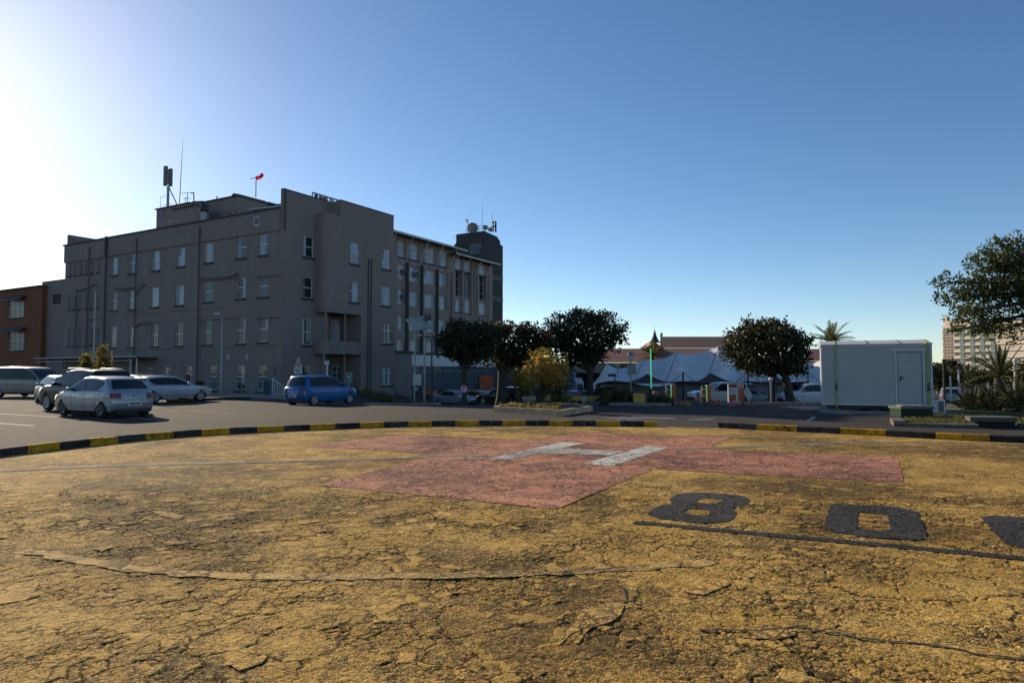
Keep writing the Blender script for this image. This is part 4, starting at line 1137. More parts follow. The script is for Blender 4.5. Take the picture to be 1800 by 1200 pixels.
    for sgn in (1, -1):                                   # black pillars between the side windows
        m = MB()
        for (u0, u1), (u2, u3) in zip(xs_, xs_[1:]):
            zz = [lerp(belt + .03, min(H - .125, ptop(u1) - .125), k / 3) for k in range(4)]
            vs = [(X(x), sgn * (Wf(x, z) + .006), z) for z in zz for x in (u1, u2)]
            f = [(i * 2, i * 2 + 1, i * 2 + 3, i * 2 + 2) for i in range(3)]
            m.add(vs, f if sgn > 0 else [q[::-1] for q in f])
        m2v = []
        n_ = 24
        for k in range(n_ + 1):
            x = lerp(xs_[0][0] - .02, xs_[-1][1] + .01, k / n_); z = belt + .02 + .03 * (x / L)
            m2v += [(X(x), sgn * (Wf(x, z - .028) + .006), z - .028), (X(x), sgn * (Wf(x, z) + .008), z)]
        f = [(i * 2, i * 2 + 2, i * 2 + 3, i * 2 + 1) for i in range(n_)]
        m.add(m2v, f if sgn < 0 else [q[::-1] for q in f])
        pil.append(m)
    out['window_trim'] = pil
    m = MB()
    for zc_, h_ in ((belt - .30, .012), (.47, .016)):
        pts_ = []
        for k in range(13):
            v = lerp(-.93, .93, k / 12)
            bi = min((i for i in range(N) if prof[i].x > L * .8), key=lambda i: abs(prof[i].y - zc_))
            p = top(bi, v); pts_.append(Vector((p.x - .004, p.y, zc_)))
        m.add([p + Vector((0, 0, d)) for p in pts_ for d in (-h_ / 2, h_ / 2)], [(i * 2 + 2, i * 2, i * 2 + 1, i * 2 + 3) for i in range(12)])
    out['tailgate_seam'] = m
    # tail lamps and headlamps wrap round the corners
    zr_ = belt - .12
    def lamp(sgn, rear):
        m = MB()
        z1, z0 = (zr_ + .06, zr_ - .13) if rear else (zr_ - .02, zr_ - .20)
        if kind in ('suv', 'van', 'minibus', 'pickup'): z1 += .05
        tl = .20 if rear else .36
        pts = []
        prs = [i for i in range(N) if (prof[i].x > L * .8 if rear else prof[i].x < L * .2) and z0 <= prof[i].y <= z1]
        def endx(z):
            best = None
            for i in range(N - 1):
                p, q = prof[i], prof[i + 1]
                if (p.x > L * .7) != rear: continue
                lo, hi = min(p.y, q.y), max(p.y, q.y)
                if lo <= z <= hi and hi > lo:
                    best = lerp(p.x, q.x, (z - p.y) / (q.y - p.y)); break
            return best if best is not None else (L - .03 if rear else .03)
        zs = [lerp(z0, z1, k / 3) for k in range(4)]
        vv = []
        for z in zs:
            ex = endx(z); w_ = Wf(ex, z); sx = 1 if rear else -1
            row = [(ex - sx * .005 + sx * .012, w_ * .66), (ex - sx * .03 + sx * .012, w_ * .84), (ex - sx * .075, w_ * .965), (ex - sx * .12, Wf(ex - sx * .12, z) + .010), (ex - sx * (tl * lerp(.75, 1, (z - z0) / (z1 - z0))), Wf(ex - sx * tl, z) + .010)]
            vv += [(X(x), sgn * y, z) for x, y in row]
        m.add(vv, [(i * 5 + j, (i + 1) * 5 + j, (i + 1) * 5 + j + 1, i * 5 + j + 1) for i in range(3) for j in range(4)], 0, True)
        return m
    out['tail_light'] = [lamp(s, True) for s in (1, -1)]
    out['headlight'] = [lamp(s, False) for s in (1, -1)]
    m = MB(); wy = Wd * .5 - .12
    m.box(X(L - .22), X(.22), -wy, wy, .20, min(.80, belt - .1)); out['underbody'] = m
    m = MB(); zm = .62 if kind not in ('suv', 'pickup', 'van') else .72
    m.box(X(L) - .012, X(L) + .02, -.26, .26, zm - .19, zm - .06); out['number_plate'] = m
    m = MB(); m.box(X(L) - .014, X(L) - .0125, -.21, .21, zm - .155, zm - .095); out['plate_digits'] = m
    m = MB(); m.lathe((X(L) - .004 - (L - raw[-4].x) * 0 + .03, 0, belt - .10), [(.001, .05), (.055, .05), (.06, .04), (.06, 0)], 14, (-1, 0, 0)); out['badge'] = m
    mir = []
    for s in (1, -1):
        m = MB(); xm = xa + .12; y = s * (Wf(xm, belt + .06) + .11)
        m.grid(lambda u, v: Vector((X(xm) + .07 * cos(2 * pi * u) * sin(pi * v), y + .11 * cos(pi * v), belt + .07 + .075 * sin(2 * pi * u) * sin(pi * v))), 10, 6, 0, True); mir.append(m)
    out['mirror'] = mir
    hd = []
    for s in (1, -1):
        for x in (d['mid'] - .16, d['wr'] - .12):
            m = MB(); z = belt - .13; y = s * Wf(x, z); y0, y1 = sorted((y - s * .01, y + s * .028))
            m.box(X(x) - .09, X(x) + .09, y0, y1, z - .015, z + .015); hd.append(m)
    out['door_handle'] = hd
    sm = []
    for s in (1, -1):                                   # dark door gaps following the body side
        m = MB()
        for x in (xa + .12, d['mid'], d['wr'] - .34 if kind not in ('van', 'minibus') else d['wr'] - .6):
            zz = [lerp(.30 if kind in ('hatch', 'mpv', 'sporthatch', 'sedan', 'wagon') else .40, belt, k / 8) for k in range(9)]
            vs = [(X(x + o_), s * (Wf(x, z) + .003), z) for z in zz for o_ in (-.007, .007)]
            f = [(i * 2, i * 2 + 1, i * 2 + 3, i * 2 + 2) for i in range(8)]
            m.add(vs, f if s > 0 else [q[::-1] for q in f])
        sm.append(m)
    out['door_seam'] = sm
    m = MB(); zl = .26 if kind not in ('suv', 'van', 'pickup') else .36
    m.box(X(L) - .006, X(L) + .2, -Wd * .36, Wd * .36, zl - .06, zl + .05); out['bumper_trim'] = m
    m = MB(); m.box(X(0) - .2, X(0) + .004, -Wd * .34, Wd * .34, zl + .02, zl + .26); out['grille'] = m
    # wheels
    ty, rm = MB(), MB()
    r = rw_; hw = .10
    ty.lathe((0, 0, 0), [(r * .64, -hw), (r * .9, -hw), (r * .98, -hw * .8), (r, -hw * .4), (r, hw * .4), (r * .98, hw * .8), (r * .9, hw), (r * .64, hw)], 28, (0, 1, 0))
    ty.lathe((0, 0, 0), [(r * .64, -hw), (r * .64, hw)], 28, (0, 1, 0))
    rm.lathe((0, 0, 0), [(r * .635, hw * .9), (r * .58, hw * .95), (r * .55, hw * .5), (.001, hw * .15)], 28, (0, 1, 0))
    rim2 = MB(); rim2.lathe((0, 0, 0), [(r * .65, hw * 1.02), (r * .58, hw * 1.05), (r * .56, hw * .8)], 28, (0, 1, 0)); rim2.lathe((0, 0, 0), [(r * .17, hw * .6), (r * .15, hw * .95), (.001, hw)], 14, (0, 1, 0))
    for k in range(7):
        a = 2 * pi * k / 7; u = Vector((cos(a), 0, sin(a))); w2 = Vector((-sin(a), 0, cos(a)))
        for dw in (-.035, .035):
            o = u * r * .12 + w2 * dw * .6 - w2 * .012
            rim2.obox(o + Vector((0, hw * .7, 0)), u * r * .47 + w2 * dw * .8, w2 * .024, Vector((0, hw * .22, 0)))
    out['wheel'], out['hub'], out['rim'] = ty, rm, rim2
    CACHE[kind] = out
    return out
MESHC = {}
def place_car(name, kind, mat, px, Y, hd, label, cat='car', group=None, scale=(1, 1, 1), rim=None, z=None, roofrails=False, xy=None):
    """hd: heading vector in plan"""
    D = CARS[kind]; P = car_meshes(kind)
    x = atx(px, Y) if xy is None else xy[0]
    zz = zt(x, Y) if z is None else z
    root = thing(name, label, cat, (x, Y, zz + .005), atan2(hd[1], hd[0]), group)
    root.scale = scale
    def part(nm, key, m, parent=root, k=None):
        kk = (kind, key, k, m.name if not isinstance(m, list) else '')
        if kk in MESHC:
            o = bpy.data.objects.new(nm, MESHC[kk]); COL.objects.link(o); o.parent = parent; return o
        src = P[key] if k is None else P[key][k]
        o = obj(nm, src, m, parent, local=True); MESHC[kk] = o.data; return o
    body = part('body', 'body', mat); part('underbody', 'underbody', M_under)
    part('windscreen', 'windscreen', M_cglass); part('rear_window', 'rear_window', M_cglass)
    for k in range(len(P['side_window'])): part('side_window', 'side_window', M_cglass, root, k)
    for k in range(2):
        part('tail_light', 'tail_light', M_tail, root, k); part('headlight', 'headlight', M_head, root, k); part('mirror', 'mirror', mat, root, k); part('window_trim', 'window_trim', M_trim, root, k); part('door_seam', 'door_seam', M_trim, body, k)
    for k in range(len(P['door_handle'])): part('door_handle', 'door_handle', mat, body, k)
    npl = part('number_plate', 'number_plate', M_plate); part('plate_lettering', 'plate_digits', M_trim, npl)
    part('tailgate_seam', 'tailgate_seam', M_trim, body); part('badge', 'badge', M_rim, body); part('bumper_trim', 'bumper_trim', M_trim); part('grille', 'grille', M_trim)
    for xw in (D['wf'], D['wr']):
        for s in (1, -1):
            w_ = part('wheel', 'wheel', M_tyre); w_.location = (D['L'] / 2 - xw, s * (D['W'] / 2 - .115), D['rr'])
            if s < 0: w_.rotation_euler = (0, 0, pi)
            part('rim', 'rim', rim or M_rim, w_); part('hub', 'hub', M_rimdk, w_)
    if roofrails:
        for s in (1, -1):
            m = MB(); m.tube([(D['L'] / 2 - D['mid'] + .75, s * D['W'] * .34, D['H'] - .05), (D['L'] / 2 - D['mid'] + .6, s * D['W'] * .345, D['H'] + .035), (D['L'] / 2 - D['c'] + .35, s * D['W'] * .345, D['H'] + .02), (D['L'] / 2 - D['c'] + .2, s * D['W'] * .34, D['H'] - .06)], .02, 6)
            obj('roof_rail', m, M_rim, root, local=True)
    return root
dL, dR = (DL.x, DL.y), (DR.x, DR.y)
mL, mR = (-DL.x, -DL.y), (-DR.x, -DR.y)
LOT = "cars parked in the open car park"
BAR = "cars parked beyond the barrier"
place_car('parked_car', 'hatch', P_silver, 181, 25.2, dL, "silver hatchback seen from behind, nearest car on the open asphalt", group=LOT, rim=M_rimdk)
place_car('parked_car', 'suv', P_dgrey, 153, 28.6, dL, "dark grey sport utility car with roof rails half hidden behind the silver hatchback", group=LOT, roofrails=True)
place_car('parked_car', 'hatch', P_silver2, 108, 35.0, (DL.x * .9 - .3, DL.y * .9 + .5), "small light silver hatchback squeezed between the long van and the dark roof-railed car", group=LOT)
place_car('parked_van', 'van', P_champ, 54, 44.0, (.97, -.24), "long champagne passenger van parked side-on in front of the orange brick building", 'van', LOT)
place_car('parked_car', 'sporthatch', P_silver2, 296, 36.8, dR, "bright silver sporty hatchback facing the grey facade beside the yellow kerb island", group=LOT)
place_car('parked_car', 'hatch', P_silver, 236, 43, dL, "pale car showing only its roof above the bright silver hatchback", group=LOT)
place_car('parked_car', 'mpv', P_blue, 565, 35.4, dR, "bright blue compact hatchback parked alone before the curved balcony", group=LOT)
place_car('parked_car', 'sedan', P_silver2, 424, 50.5, mL, "silver car sunk below the kerb behind the railing, only its roof showing", group=LOT)
place_car('parked_car', 'sedan', P_silver2, 801, 66, mL, "silver sedan parked side-on next to the round no-parking sign", group=BAR)
place_car('parked_car', 'suv', P_black, 799, 77, mL, "black car showing only its roof above the silver sedan", group=BAR)
place_car('parked_car', 'wagon', P_grey, 846, 73, mL, "grey car between the silver sedan and the black wagon", group=BAR)
place_car('parked_car', 'wagon', P_silver, 862, 84, mL, "silver car partly seen behind the first tree trunk", group=BAR)
place_car('parked_car', 'wagon', P_black, 884, 58, dL, "black station wagon with chrome window line left of the sunlit bush", group=BAR)
place_car('parked_van', 'van', P_white, 896, 80, mL, "white van roof rising behind the black station wagon", 'van', BAR)
place_car('parked_car', 'hatch', P_silver2, 1008, 70, (.5, -.86), "silver hatchback partly hidden by the yellow beam right of the sunlit bush", group=BAR)
place_car('parked_car', 'sedan', P_dgrey, 1040, 67, (.6, -.8), "dark car with sloping windscreen behind the right end of the yellow beam", group=BAR)
place_car('parked_pickup', 'pickup', P_white, 1058, 71, (.98, -.2), "white double-cab pickup with roll bar behind the hedge", 'pickup truck', BAR)
place_car('minibus', 'minibus', P_white, 1098, 76, (.98, -.2), "white minibus taxi with dark side glass behind the lantern post", 'minibus', BAR)
place_car('parked_car', 'suv', P_black, 1166, 74, (-.8, -.6), "black car in shade left of the first ticket machine", group=BAR)
place_car('parked_car', 'hatch', P_silver, 1206, 70, (-.35, -.94), "silver car facing out between the two ticket machines", group=BAR)
place_car('parked_car', 'suv', P_white, 1264, 51, (-.985, -.17), "white crossover standing behind the ticket machine and orange board", group=BAR)
place_car('parked_car', 'sporthatch', P_silver, 1322, 58, (.93, -.37), "silver car with steep reflecting windscreen right of the orange board", group=BAR)
place_car('parked_car', 'sedan', P_silver2, 1338, 66, (.93, -.37), "silver sedan behind the other silver car near the round tree trunk", group=BAR)
place_car('parked_pickup', 'pickup', P_white, 1416, 57, (-.98, -.2), "white large pickup half hidden by the white cabin", 'pickup truck', BAR)
place_car('parked_car', 'hatch', P_grey, 1672, 57, dR, "grey car seen from behind between the white cabin and the cycads", group=BAR)
# ================================================================== TREES
def leafcloud(mb, blobs, n, size, rng, squash=.6, shell=.55, up=0.3):
    tot = sum(b[3] * b[4] * b[5] for b in blobs)
    for cx, cy, cz, rx, ry, rz in blobs:
        k = max(8, int(n * rx * ry * rz / tot))
        made = 0
        while made < k:
            d = Vector((rng.gauss(0, 1), rng.gauss(0, 1), rng.gauss(0, 1))).normalized()
            rad = shell + (1 - shell) * rng.random() ** .6
            rad *= 1 + .18 * mnoise.noise((cx + d.x * 2.1, cy + d.y * 2.1, cz + d.z * 2.1))
            c = Vector((cx + d.x * rx * rad, cy + d.y * ry * rad, cz + d.z * rz * rad))
            if mnoise.noise(c * 1.1) < -.33: made += .25; continue
            m = 7                                     # a rosette of leaves
            for _ in range(m):
                p = c + Vector((rng.gauss(0, .16), rng.gauss(0, .16), rng.gauss(0, .12))) * (size * 4)
                a = Vector((rng.gauss(0, 1), rng.gauss(0, 1), rng.gauss(up, .7))).normalized()
                b = a.orthogonal().normalized(); b.rotate(__import__('mathutils').Quaternion(a, rng.random() * 6.28))
                s = size * rng.uniform(.7, 1.35)
                mb.add([p, p + a * s * .5 + b * s * .28, p + a * s, p + a * s * .5 - b * s * .28], [(0, 1, 2, 3)])
            made += 1
def limbs(mb, base, top, r, rng, tips, n=7):
    base, top = Vector(base), Vector(top)
    pts = [base.lerp(top, k / 4) + Vector((rng.gauss(0, .04), rng.gauss(0, .04), 0)) * (k > 0) for k in range(5)]
    mb.tube(pts, [r * 1.35, r * 1.05, r, r * .92, r * .85], n + 3)
    for q in tips:
        q = Vector(q); s = pts[3].lerp(pts[4], rng.random())
        mid = s.lerp(q, .5) + Vector((0, 0, .12 * (q - s).length))
        mb.tube([s, mid, q], [r * .55, r * .38, r * .14], n)
def tree(name, label, px, pyb, Y, blobs_px, trunk_top, r, leaf, n, size, seed, cat='tree', group=None, depth=1.0, trunk2=None):
    """blobs in picture units (px, py, rx, rz) become ellipsoids at depth Y"""
    rng = random.Random(seed)
    x = atx(px, Y); z0 = zt(x, Y)
    t = thing(name, label, cat, (x, Y, z0), 0, group)
    k = Y / FOC; bl = []
    for bx, by, rx, rz in blobs_px:
        c = at(bx, by, Y); bl.append((c.x, Y + rng.uniform(-.3, .3) * rx * k * depth, c.z, rx * k, rx * k * depth, rz * k))
    m = MB(); tp = at(*trunk_top, Y)
    limbs(m, (x, Y, z0 - .2), tp, r, rng, [(b[0], b[1], b[2]) for b in bl])
    if trunk2: limbs(m, (atx(trunk2[0], Y), Y + .8, z0 - .2), at(trunk2[1], trunk2[2], Y + .8), r * .8, rng, [(b[0], b[1], b[2]) for b in bl[:3]])
    obj('trunk', m, M_bark, t)
    m = MB(); leafcloud(m, bl, n, size, rng); obj('crown', m, leaf, t)
    return t
TG = "broad dark evergreen trees along the entrance road"
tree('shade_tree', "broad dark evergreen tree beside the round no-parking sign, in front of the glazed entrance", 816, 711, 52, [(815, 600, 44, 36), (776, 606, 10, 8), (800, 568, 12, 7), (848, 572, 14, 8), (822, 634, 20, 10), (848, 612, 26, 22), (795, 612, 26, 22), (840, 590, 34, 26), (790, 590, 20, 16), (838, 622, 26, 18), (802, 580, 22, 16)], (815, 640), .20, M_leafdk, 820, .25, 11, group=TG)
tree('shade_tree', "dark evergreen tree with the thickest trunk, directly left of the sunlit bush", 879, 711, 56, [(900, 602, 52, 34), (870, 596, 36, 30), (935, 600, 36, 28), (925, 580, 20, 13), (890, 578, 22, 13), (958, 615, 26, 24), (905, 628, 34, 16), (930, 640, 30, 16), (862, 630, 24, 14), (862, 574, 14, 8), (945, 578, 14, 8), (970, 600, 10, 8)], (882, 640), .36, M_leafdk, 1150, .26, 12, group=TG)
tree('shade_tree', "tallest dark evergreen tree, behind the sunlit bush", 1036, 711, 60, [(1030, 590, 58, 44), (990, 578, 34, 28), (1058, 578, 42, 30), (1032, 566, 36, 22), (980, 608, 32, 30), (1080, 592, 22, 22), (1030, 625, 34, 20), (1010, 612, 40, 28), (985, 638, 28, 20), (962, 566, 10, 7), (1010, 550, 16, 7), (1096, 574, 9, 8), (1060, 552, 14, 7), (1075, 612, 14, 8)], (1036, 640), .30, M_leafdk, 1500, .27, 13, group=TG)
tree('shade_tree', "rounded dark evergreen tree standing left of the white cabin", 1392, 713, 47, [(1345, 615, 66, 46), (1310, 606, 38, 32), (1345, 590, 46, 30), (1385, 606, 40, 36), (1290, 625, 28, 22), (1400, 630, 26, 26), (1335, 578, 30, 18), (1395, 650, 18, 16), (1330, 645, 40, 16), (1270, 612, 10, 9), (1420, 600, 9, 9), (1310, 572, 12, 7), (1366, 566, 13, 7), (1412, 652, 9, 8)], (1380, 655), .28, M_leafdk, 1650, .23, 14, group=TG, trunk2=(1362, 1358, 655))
# overhanging tree at the right edge
rng = random.Random(5)
Yt = 31
t = thing('overhanging_tree', "leafy green tree reaching in from the right edge above the cycads", 'tree', (atx(1900, Yt), Yt, 0))
bl = []
for bx, by, rx, rz in [(1790, 500, 60, 55), (1735, 505, 44, 34), (1700, 520, 34, 20), (1690, 490, 26, 18), (1755, 455, 40, 26), (1800, 440, 40, 36), (1665, 553, 26, 8), (1700, 545, 30, 12), (1745, 560, 46, 26), (1720, 580, 30, 10), (1790, 575, 34, 24), (1830, 540, 60, 60), (1860, 470, 70, 70), (1733, 430, 9, 6), (1680, 580, 14, 6), (1900, 520, 80, 70), (1890, 420, 60, 50), (1770, 600, 16, 10)]:
    c = at(bx, by, Yt); k = Yt / FOC; bl.append((c.x, Yt + rng.uniform(-1.2, 1.2), c.z, rx * k, rx * k * 1.1, rz * k))
m = MB(); limbs(m, (atx(1960, Yt), Yt, -.3), at(1940, 560, Yt), .22, rng, [(b[0], b[1], b[2]) for b in bl]); obj('trunk', m, M_bark, t)
m = MB(); leafcloud(m, bl, 5200, .15, rng, shell=.25); obj('crown', m, M_leafgreen, t)

# planter with sunlit shrubs
pl = [flat(*q) for q in ((866, 723.5), (985, 731.5), (1042, 722.5), (1010, 716.5), (905, 716))]
Pt = thing('planter_island', "raised kerbed planting bed with concrete edging in the middle of the road", 'planter', sum(pl, Vector()) / 5)
m = MB(); n = len(pl)
for i in range(n):
    a, b = pl[i], pl[(i + 1) % n]; d = (b - a).normalized(); nn = Vector((-d.y, d.x, 0))
    ln = (b - a).length; ks = max(1, int(ln / 1.0))
    for k in range(ks):
        m.obox(a + d * (ln * k / ks + .006) + Vector((0, 0, -.05)), d * (ln / ks - .012), nn * .14, Vector((0, 0, .27)))
obj('edging', m, plain("tan_kerb_stone", (.52, .34, .20), .9, var=.25, bump=.02), Pt)
m = MB(); m.add([p + Vector((0, 0, .15)) for p in pl] , [tuple(range(n))]); obj('soil', m, M_soil, Pt)
YB = 31.3
def bush(name, label, px, Y, blobs, leaf, n, size, seed, stems=3, z=None, cat='shrub', group=None):
    rng = random.Random(seed); x = atx(px, Y); z0 = zt(x, Y) if z is None else z
    t = thing(name, label, cat, (x, Y, z0), 0, group); k = Y / FOC; bl = []
    for bx, by, rx, rz in blobs:
        c = at(bx, by, Y); bl.append((c.x, Y + rng.uniform(-.35, .35) * rx * k, c.z, rx * k, rx * k, rz * k))
    m = MB()
    for s in range(stems):
        b = bl[s % len(bl)]; mid = Vector((lerp(x, b[0], .5) + rng.gauss(0, .1), Y + rng.gauss(0, .15), lerp(z0, b[2], .5)))
        m.tube([(x + rng.gauss(0, .12), Y + rng.gauss(0, .1), z0), mid, (b[0], b[1], b[2])], [.05, .035, .015], 6)
    obj('stem', m, M_bark, t)
    m = MB(); leafcloud(m, bl, n, size, rng, shell=.25); obj('foliage', m, leaf, t)
    return t
SG = "shrubs growing in the kerbed planter"
bush('shrub', "tall golden sunlit shrub with leaning bare stems, tallest plant of the planter", 945, YB, [(955, 645, 34, 26), (950, 625, 20, 14), (935, 665, 28, 20), (975, 660, 26, 26), (988, 640, 12, 16), (962, 618, 12, 8)], M_leafgold, 620, .10, 21, 5, .15, group=SG)
bush('shrub', "loose grey-green shrub at the left side of the planter behind the concrete bin", 918, YB + .4, [(912, 668, 14, 16), (920, 685, 16, 16), (905, 660, 10, 10), (925, 700, 12, 10)], M_leafbush, 260, .09, 22, 3, .15, group=SG)
bush('shrub', "dark green upright shrub at the right side of the planter", 985, YB + .6, [(985, 680, 18, 24), (992, 660, 12, 18), (978, 702, 20, 14), (960, 692, 24, 16), (998, 704, 12, 10)], M_leafgreen, 420, .09, 23, 3, .15, group=SG)
m = MB(); rng = random.Random(31)
for _ in range(70):
    a, b = rng.random(), rng.random(); q = pl[0].lerp(pl[1], .08 + .84 * a).lerp(pl[4].lerp(pl[3], a), .12 + .5 * b)
    leafcloud(m, [(q.x, q.y, .22, .12, .12, .10)], 9, .06, rng, shell=.2)
o = struct('ground_cover', m, foliage("yellow_ground_cover", (.10, .085, .02), (.30, .22, .06), .3), 'stuff')
bq = flat(931, 722.6); bq = Vector((atx(930, 29.5), 29.5, .15))
bn = thing('litter_bin', "square concrete litter bin with pale rim in the planter", 'bin', bq)
def tbox(mb, cx, cy, z0, z1, w0, w1, d0=None, d1=None):
    d0 = d0 or w0; d1 = d1 or w1
    mb.hexa([(cx - w0, cy - d0, z0), (cx + w0, cy - d0, z0), (cx + w0, cy + d0, z0), (cx - w0, cy + d0, z0), (cx - w1, cy - d1, z1), (cx + w1, cy - d1, z1), (cx + w1, cy + d1, z1), (cx - w1, cy + d1, z1)])
m = MB(); tbox(m, bq.x, bq.y, .1, .42, .22, .25); obj('body', m, plain("grey_green_concrete", (.13, .14, .12), .9, bump=.01), bn)
m = MB(); tbox(m, bq.x, bq.y, .422, .55, .28, .29); obj('rim', m, M_conc, bn)

# shrubs in front of the long facade
SH = "conical shrubs in front of the long facade"
bush('conical_shrub', "taller olive conical shrub rising behind the dark roof-railed car", 180, 41, [(180, 622, 10, 16), (180, 640, 13, 16), (178, 655, 14, 14), (182, 610, 6, 8)], M_leafbush, 420, .11, 24, 2, group=SH)
bush('conical_shrub', "shorter olive conical shrub left of the taller one", 153, 41.5, [(153, 633, 9, 13), (152, 648, 12, 14), (140, 655, 10, 10)], M_leafbush, 330, .11, 25, 2, group=SH)
bush('potted_shrub', "small dark shrub behind the railing next to the silver sporty hatchback", 352, 46, [(352, 675, 7, 5)], M_leafgreen, 90, .09, 26, 2)
bush('potted_shrub', "small dark bush at the door behind the railing", 424, 47, [(424, 680, 5, 5)], M_leafgreen, 70, .09, 27, 2)

# hedge of strappy plants right of the planter and border along the pavilion
def grassclump(mb, x, y, z, h, n, rng, spread=.35):
    for _ in range(n):
        a = rng.random() * 6.28; r = rng.random() * spread; bx, by = x + cos(a) * r * .4, y + sin(a) * r * .4
        tip = Vector((x + cos(a) * (r + .12 * h), y + sin(a) * (r + .12 * h), z + h * rng.uniform(.6, 1.1)))
        wv = Vector((-sin(a), cos(a), 0)) * .012
        b0 = Vector((bx, by, z)); md = b0.lerp(tip, .55) + Vector((0, 0, .12 * h))
        mb.add([b0 - wv, b0 + wv, md + wv, md - wv, tip], [(0, 1, 2, 3), (3, 2, 4)])
HG = "strappy plants bordering the entrance road"
bed = [(1068, 33.5, .95), (1082, 34, 1.1), (1096, 33.6, 1.1), (1106, 34.4, .9), (1150, 33.5, .75), (1160, 34.2, .7), (1172, 33.8, .5), (1060, 35, .8)]
m = MB(); rng = random.Random(41)
for px, Y, h in bed:
    for _ in range(5):
        x = atx(px, Y) + rng.uniform(-.3, .3); yy = Y + rng.uniform(-.5, .5); grassclump(m, x, yy, zt(x, yy) - .02, h * rng.uniform(.7, 1.05), 46, rng, .32)
struct('undergrowth', m, foliage("strap_leaves", (.022, .032, .012), (.075, .085, .035), .2), 'stuff')
m = MB(); rng = random.Random(42)
for _ in range(150):
    px = rng.uniform(635, 760); Y = rng.uniform(54, 62) if px < 690 else rng.uniform(50, 60); x = atx(px, Y); grassclump(m, x, Y, zt(x, Y), rng.uniform(.25, .6), 16, rng, .3)
for _ in range(800):
    px = rng.uniform(1590, 1850); Y = rng.uniform(20.9, 25.5); x = atx(px, Y); grassclump(m, x, Y, zt(x, Y), rng.uniform(.06, .16), 12, rng, .3)
struct('grass', m, M_grass, 'stuff')
# verge under the grass
m = MB(); vg = [Vector((atx(1578, 20.6), 20.6, .05)), Vector((atx(1880, 19.9), 19.9, .05)), Vector((atx(1900, 33), 33, .05)), Vector((atx(1640, 33), 33, .05))]
m.add(vg, [(0, 1, 2, 3)]); struct('verge', m, plain("grass_soil", (.07, .075, .028), .95, var=.4, vscale=3))
m = MB()
e = [flat(*q) for q in ((1178, 726), (1062, 720), (1052, 722), (1110, 727))]

# ================================================================== WHITE CABIN
c0, c1 = at(1446, 700, 28.2), at(1639, 700, 26.7); c0.z = c1.z = 0
cu = (c1 - c0).normalized(); cv = Vector((-cu.y, cu.x, 0)); cw = (c1 - c0).length
Cb = thing('site_cabin', "white flat-panel site cabin with a plain door at its right end", 'cabin', c0)
PC = Plane(c0, cu, -cv)
zb0, zb1, ze = PC.tz(1540, 712.5)[1], PC.tz(1540, 609)[1], PC.tz(1540, 606.5)[1]
dp_ = 2.6
M_panel = plain("white_panel", (.38, .375, .365), .5, var=.05, vscale=1.2)
m = MB(); d0, d1 = PC.tz(1577, 660)[0], PC.tz(1622, 660)[0]; zd0, zd1 = PC.tz(1600, 709)[1], PC.tz(1600, 618.5)[1]
wall_holes(m, PC, 0, cw, zb0, ze, [(d0, d1, zd0, zd1)], .05)
PC.box(m, 0, cw, zb0, zb0 + .02, -dp_, -.06)
m.quad(PC.p(0, zb0), PC.p(0, ze), PC.p(0, ze, -dp_), PC.p(0, zb0, -dp_)); m.quad(PC.p(cw, zb0), PC.p(cw, ze), PC.p(cw, ze, -dp_), PC.p(cw, zb0, -dp_)); m.quad(PC.p(0, zb0, -dp_), PC.p(cw, zb0, -dp_), PC.p(cw, ze, -dp_), PC.p(0, ze, -dp_))
obj('wall', m, M_panel, Cb)
m = MB(); PC.box(m, d0 + .02, d1 - .02, zd0, zd1 - .02, -.05, -.012); dr = obj('door', m, M_panel, Cb)
m = MB(); PC.box(m, d0 + .10, d0 + .14, PC.tz(1585, 669)[1], PC.tz(1585, 661)[1], -.011, .02); PC.box(m, d0 + .11, d0 + .22, PC.tz(1585, 664.5)[1], PC.tz(1585, 663)[1], .021, .05); obj('handle', m, M_darkmetal, dr)
m = MB(); PC.box(m, d0 - .07, d0, zb0 + .06, zd1 + .05, .002, .03); PC.box(m, d1, d1 + .07, zb0 + .06, zd1 + .05, .002, .03); PC.box(m, d0 - .16, d1 + .16, zd1 + .05, zd1 + .12, .002, .04); obj('door_frame', m, M_whitep, Cb)
rt = ze + .24
m = MB(); m.extr([PC.p(-.05, ze, .06), PC.p(-.05, ze + .05, .08), PC.p(-.05, rt, -1.2), PC.p(-.05, rt - .02, -1.4), PC.p(-.05, ze, -dp_ - .05)], cu * (cw + .1)); obj('roof', m, plain("white_roof", (.5, .5, .5), .5, var=.05), Cb)
m = MB()
for px in (1524, 1581): t = PC.tz(px, 605)[0]; m.extr([PC.p(t, ze + .054, .083), PC.p(t, rt + .004, -1.2), PC.p(t, rt + .022, -1.2), PC.p(t, ze + .07, .083)], cu * .03)
obj('roof_seam', m, M_steel, Cb)
m = MB(); PC.box(m, 0, cw, zb0 - .002, zb0 + .06, .001, .02); PC.box(m, -.03, .03, zb0, ze, .001, .025); PC.box(m, cw - .03, cw + .03, zb0, ze, .001, .025); PC.box(m, 0, cw, ze - .05, ze - .002, .001, .03); obj('edge_trim', m, M_whitep, Cb)
for zz in (.3, 1.1, 1.9): m = MB(); PC.box(m, d1 - .06, d1 + .02, zd0 + zz, zd0 + zz + .09, -.011, .034); obj('hinge', m, M_steel, dr)
m = MB()
PC.box(m, .15, cw - .2, zb0 - .14, zb0 - .01, -.4, -.25); PC.box(m, .15, cw - .2, zb0 - .14, zb0 - .01, -2.3, -2.1)
for k in range(5): t = lerp(.3, cw - .6, k / 4); PC.box(m, t, t + .3, -.02, zb0 - .14, -.45, -.15); PC.box(m, t, t + .3, -.02, zb0 - .14, -2.35, -2.05)
obj('chassis', m, M_darkmetal, Cb)
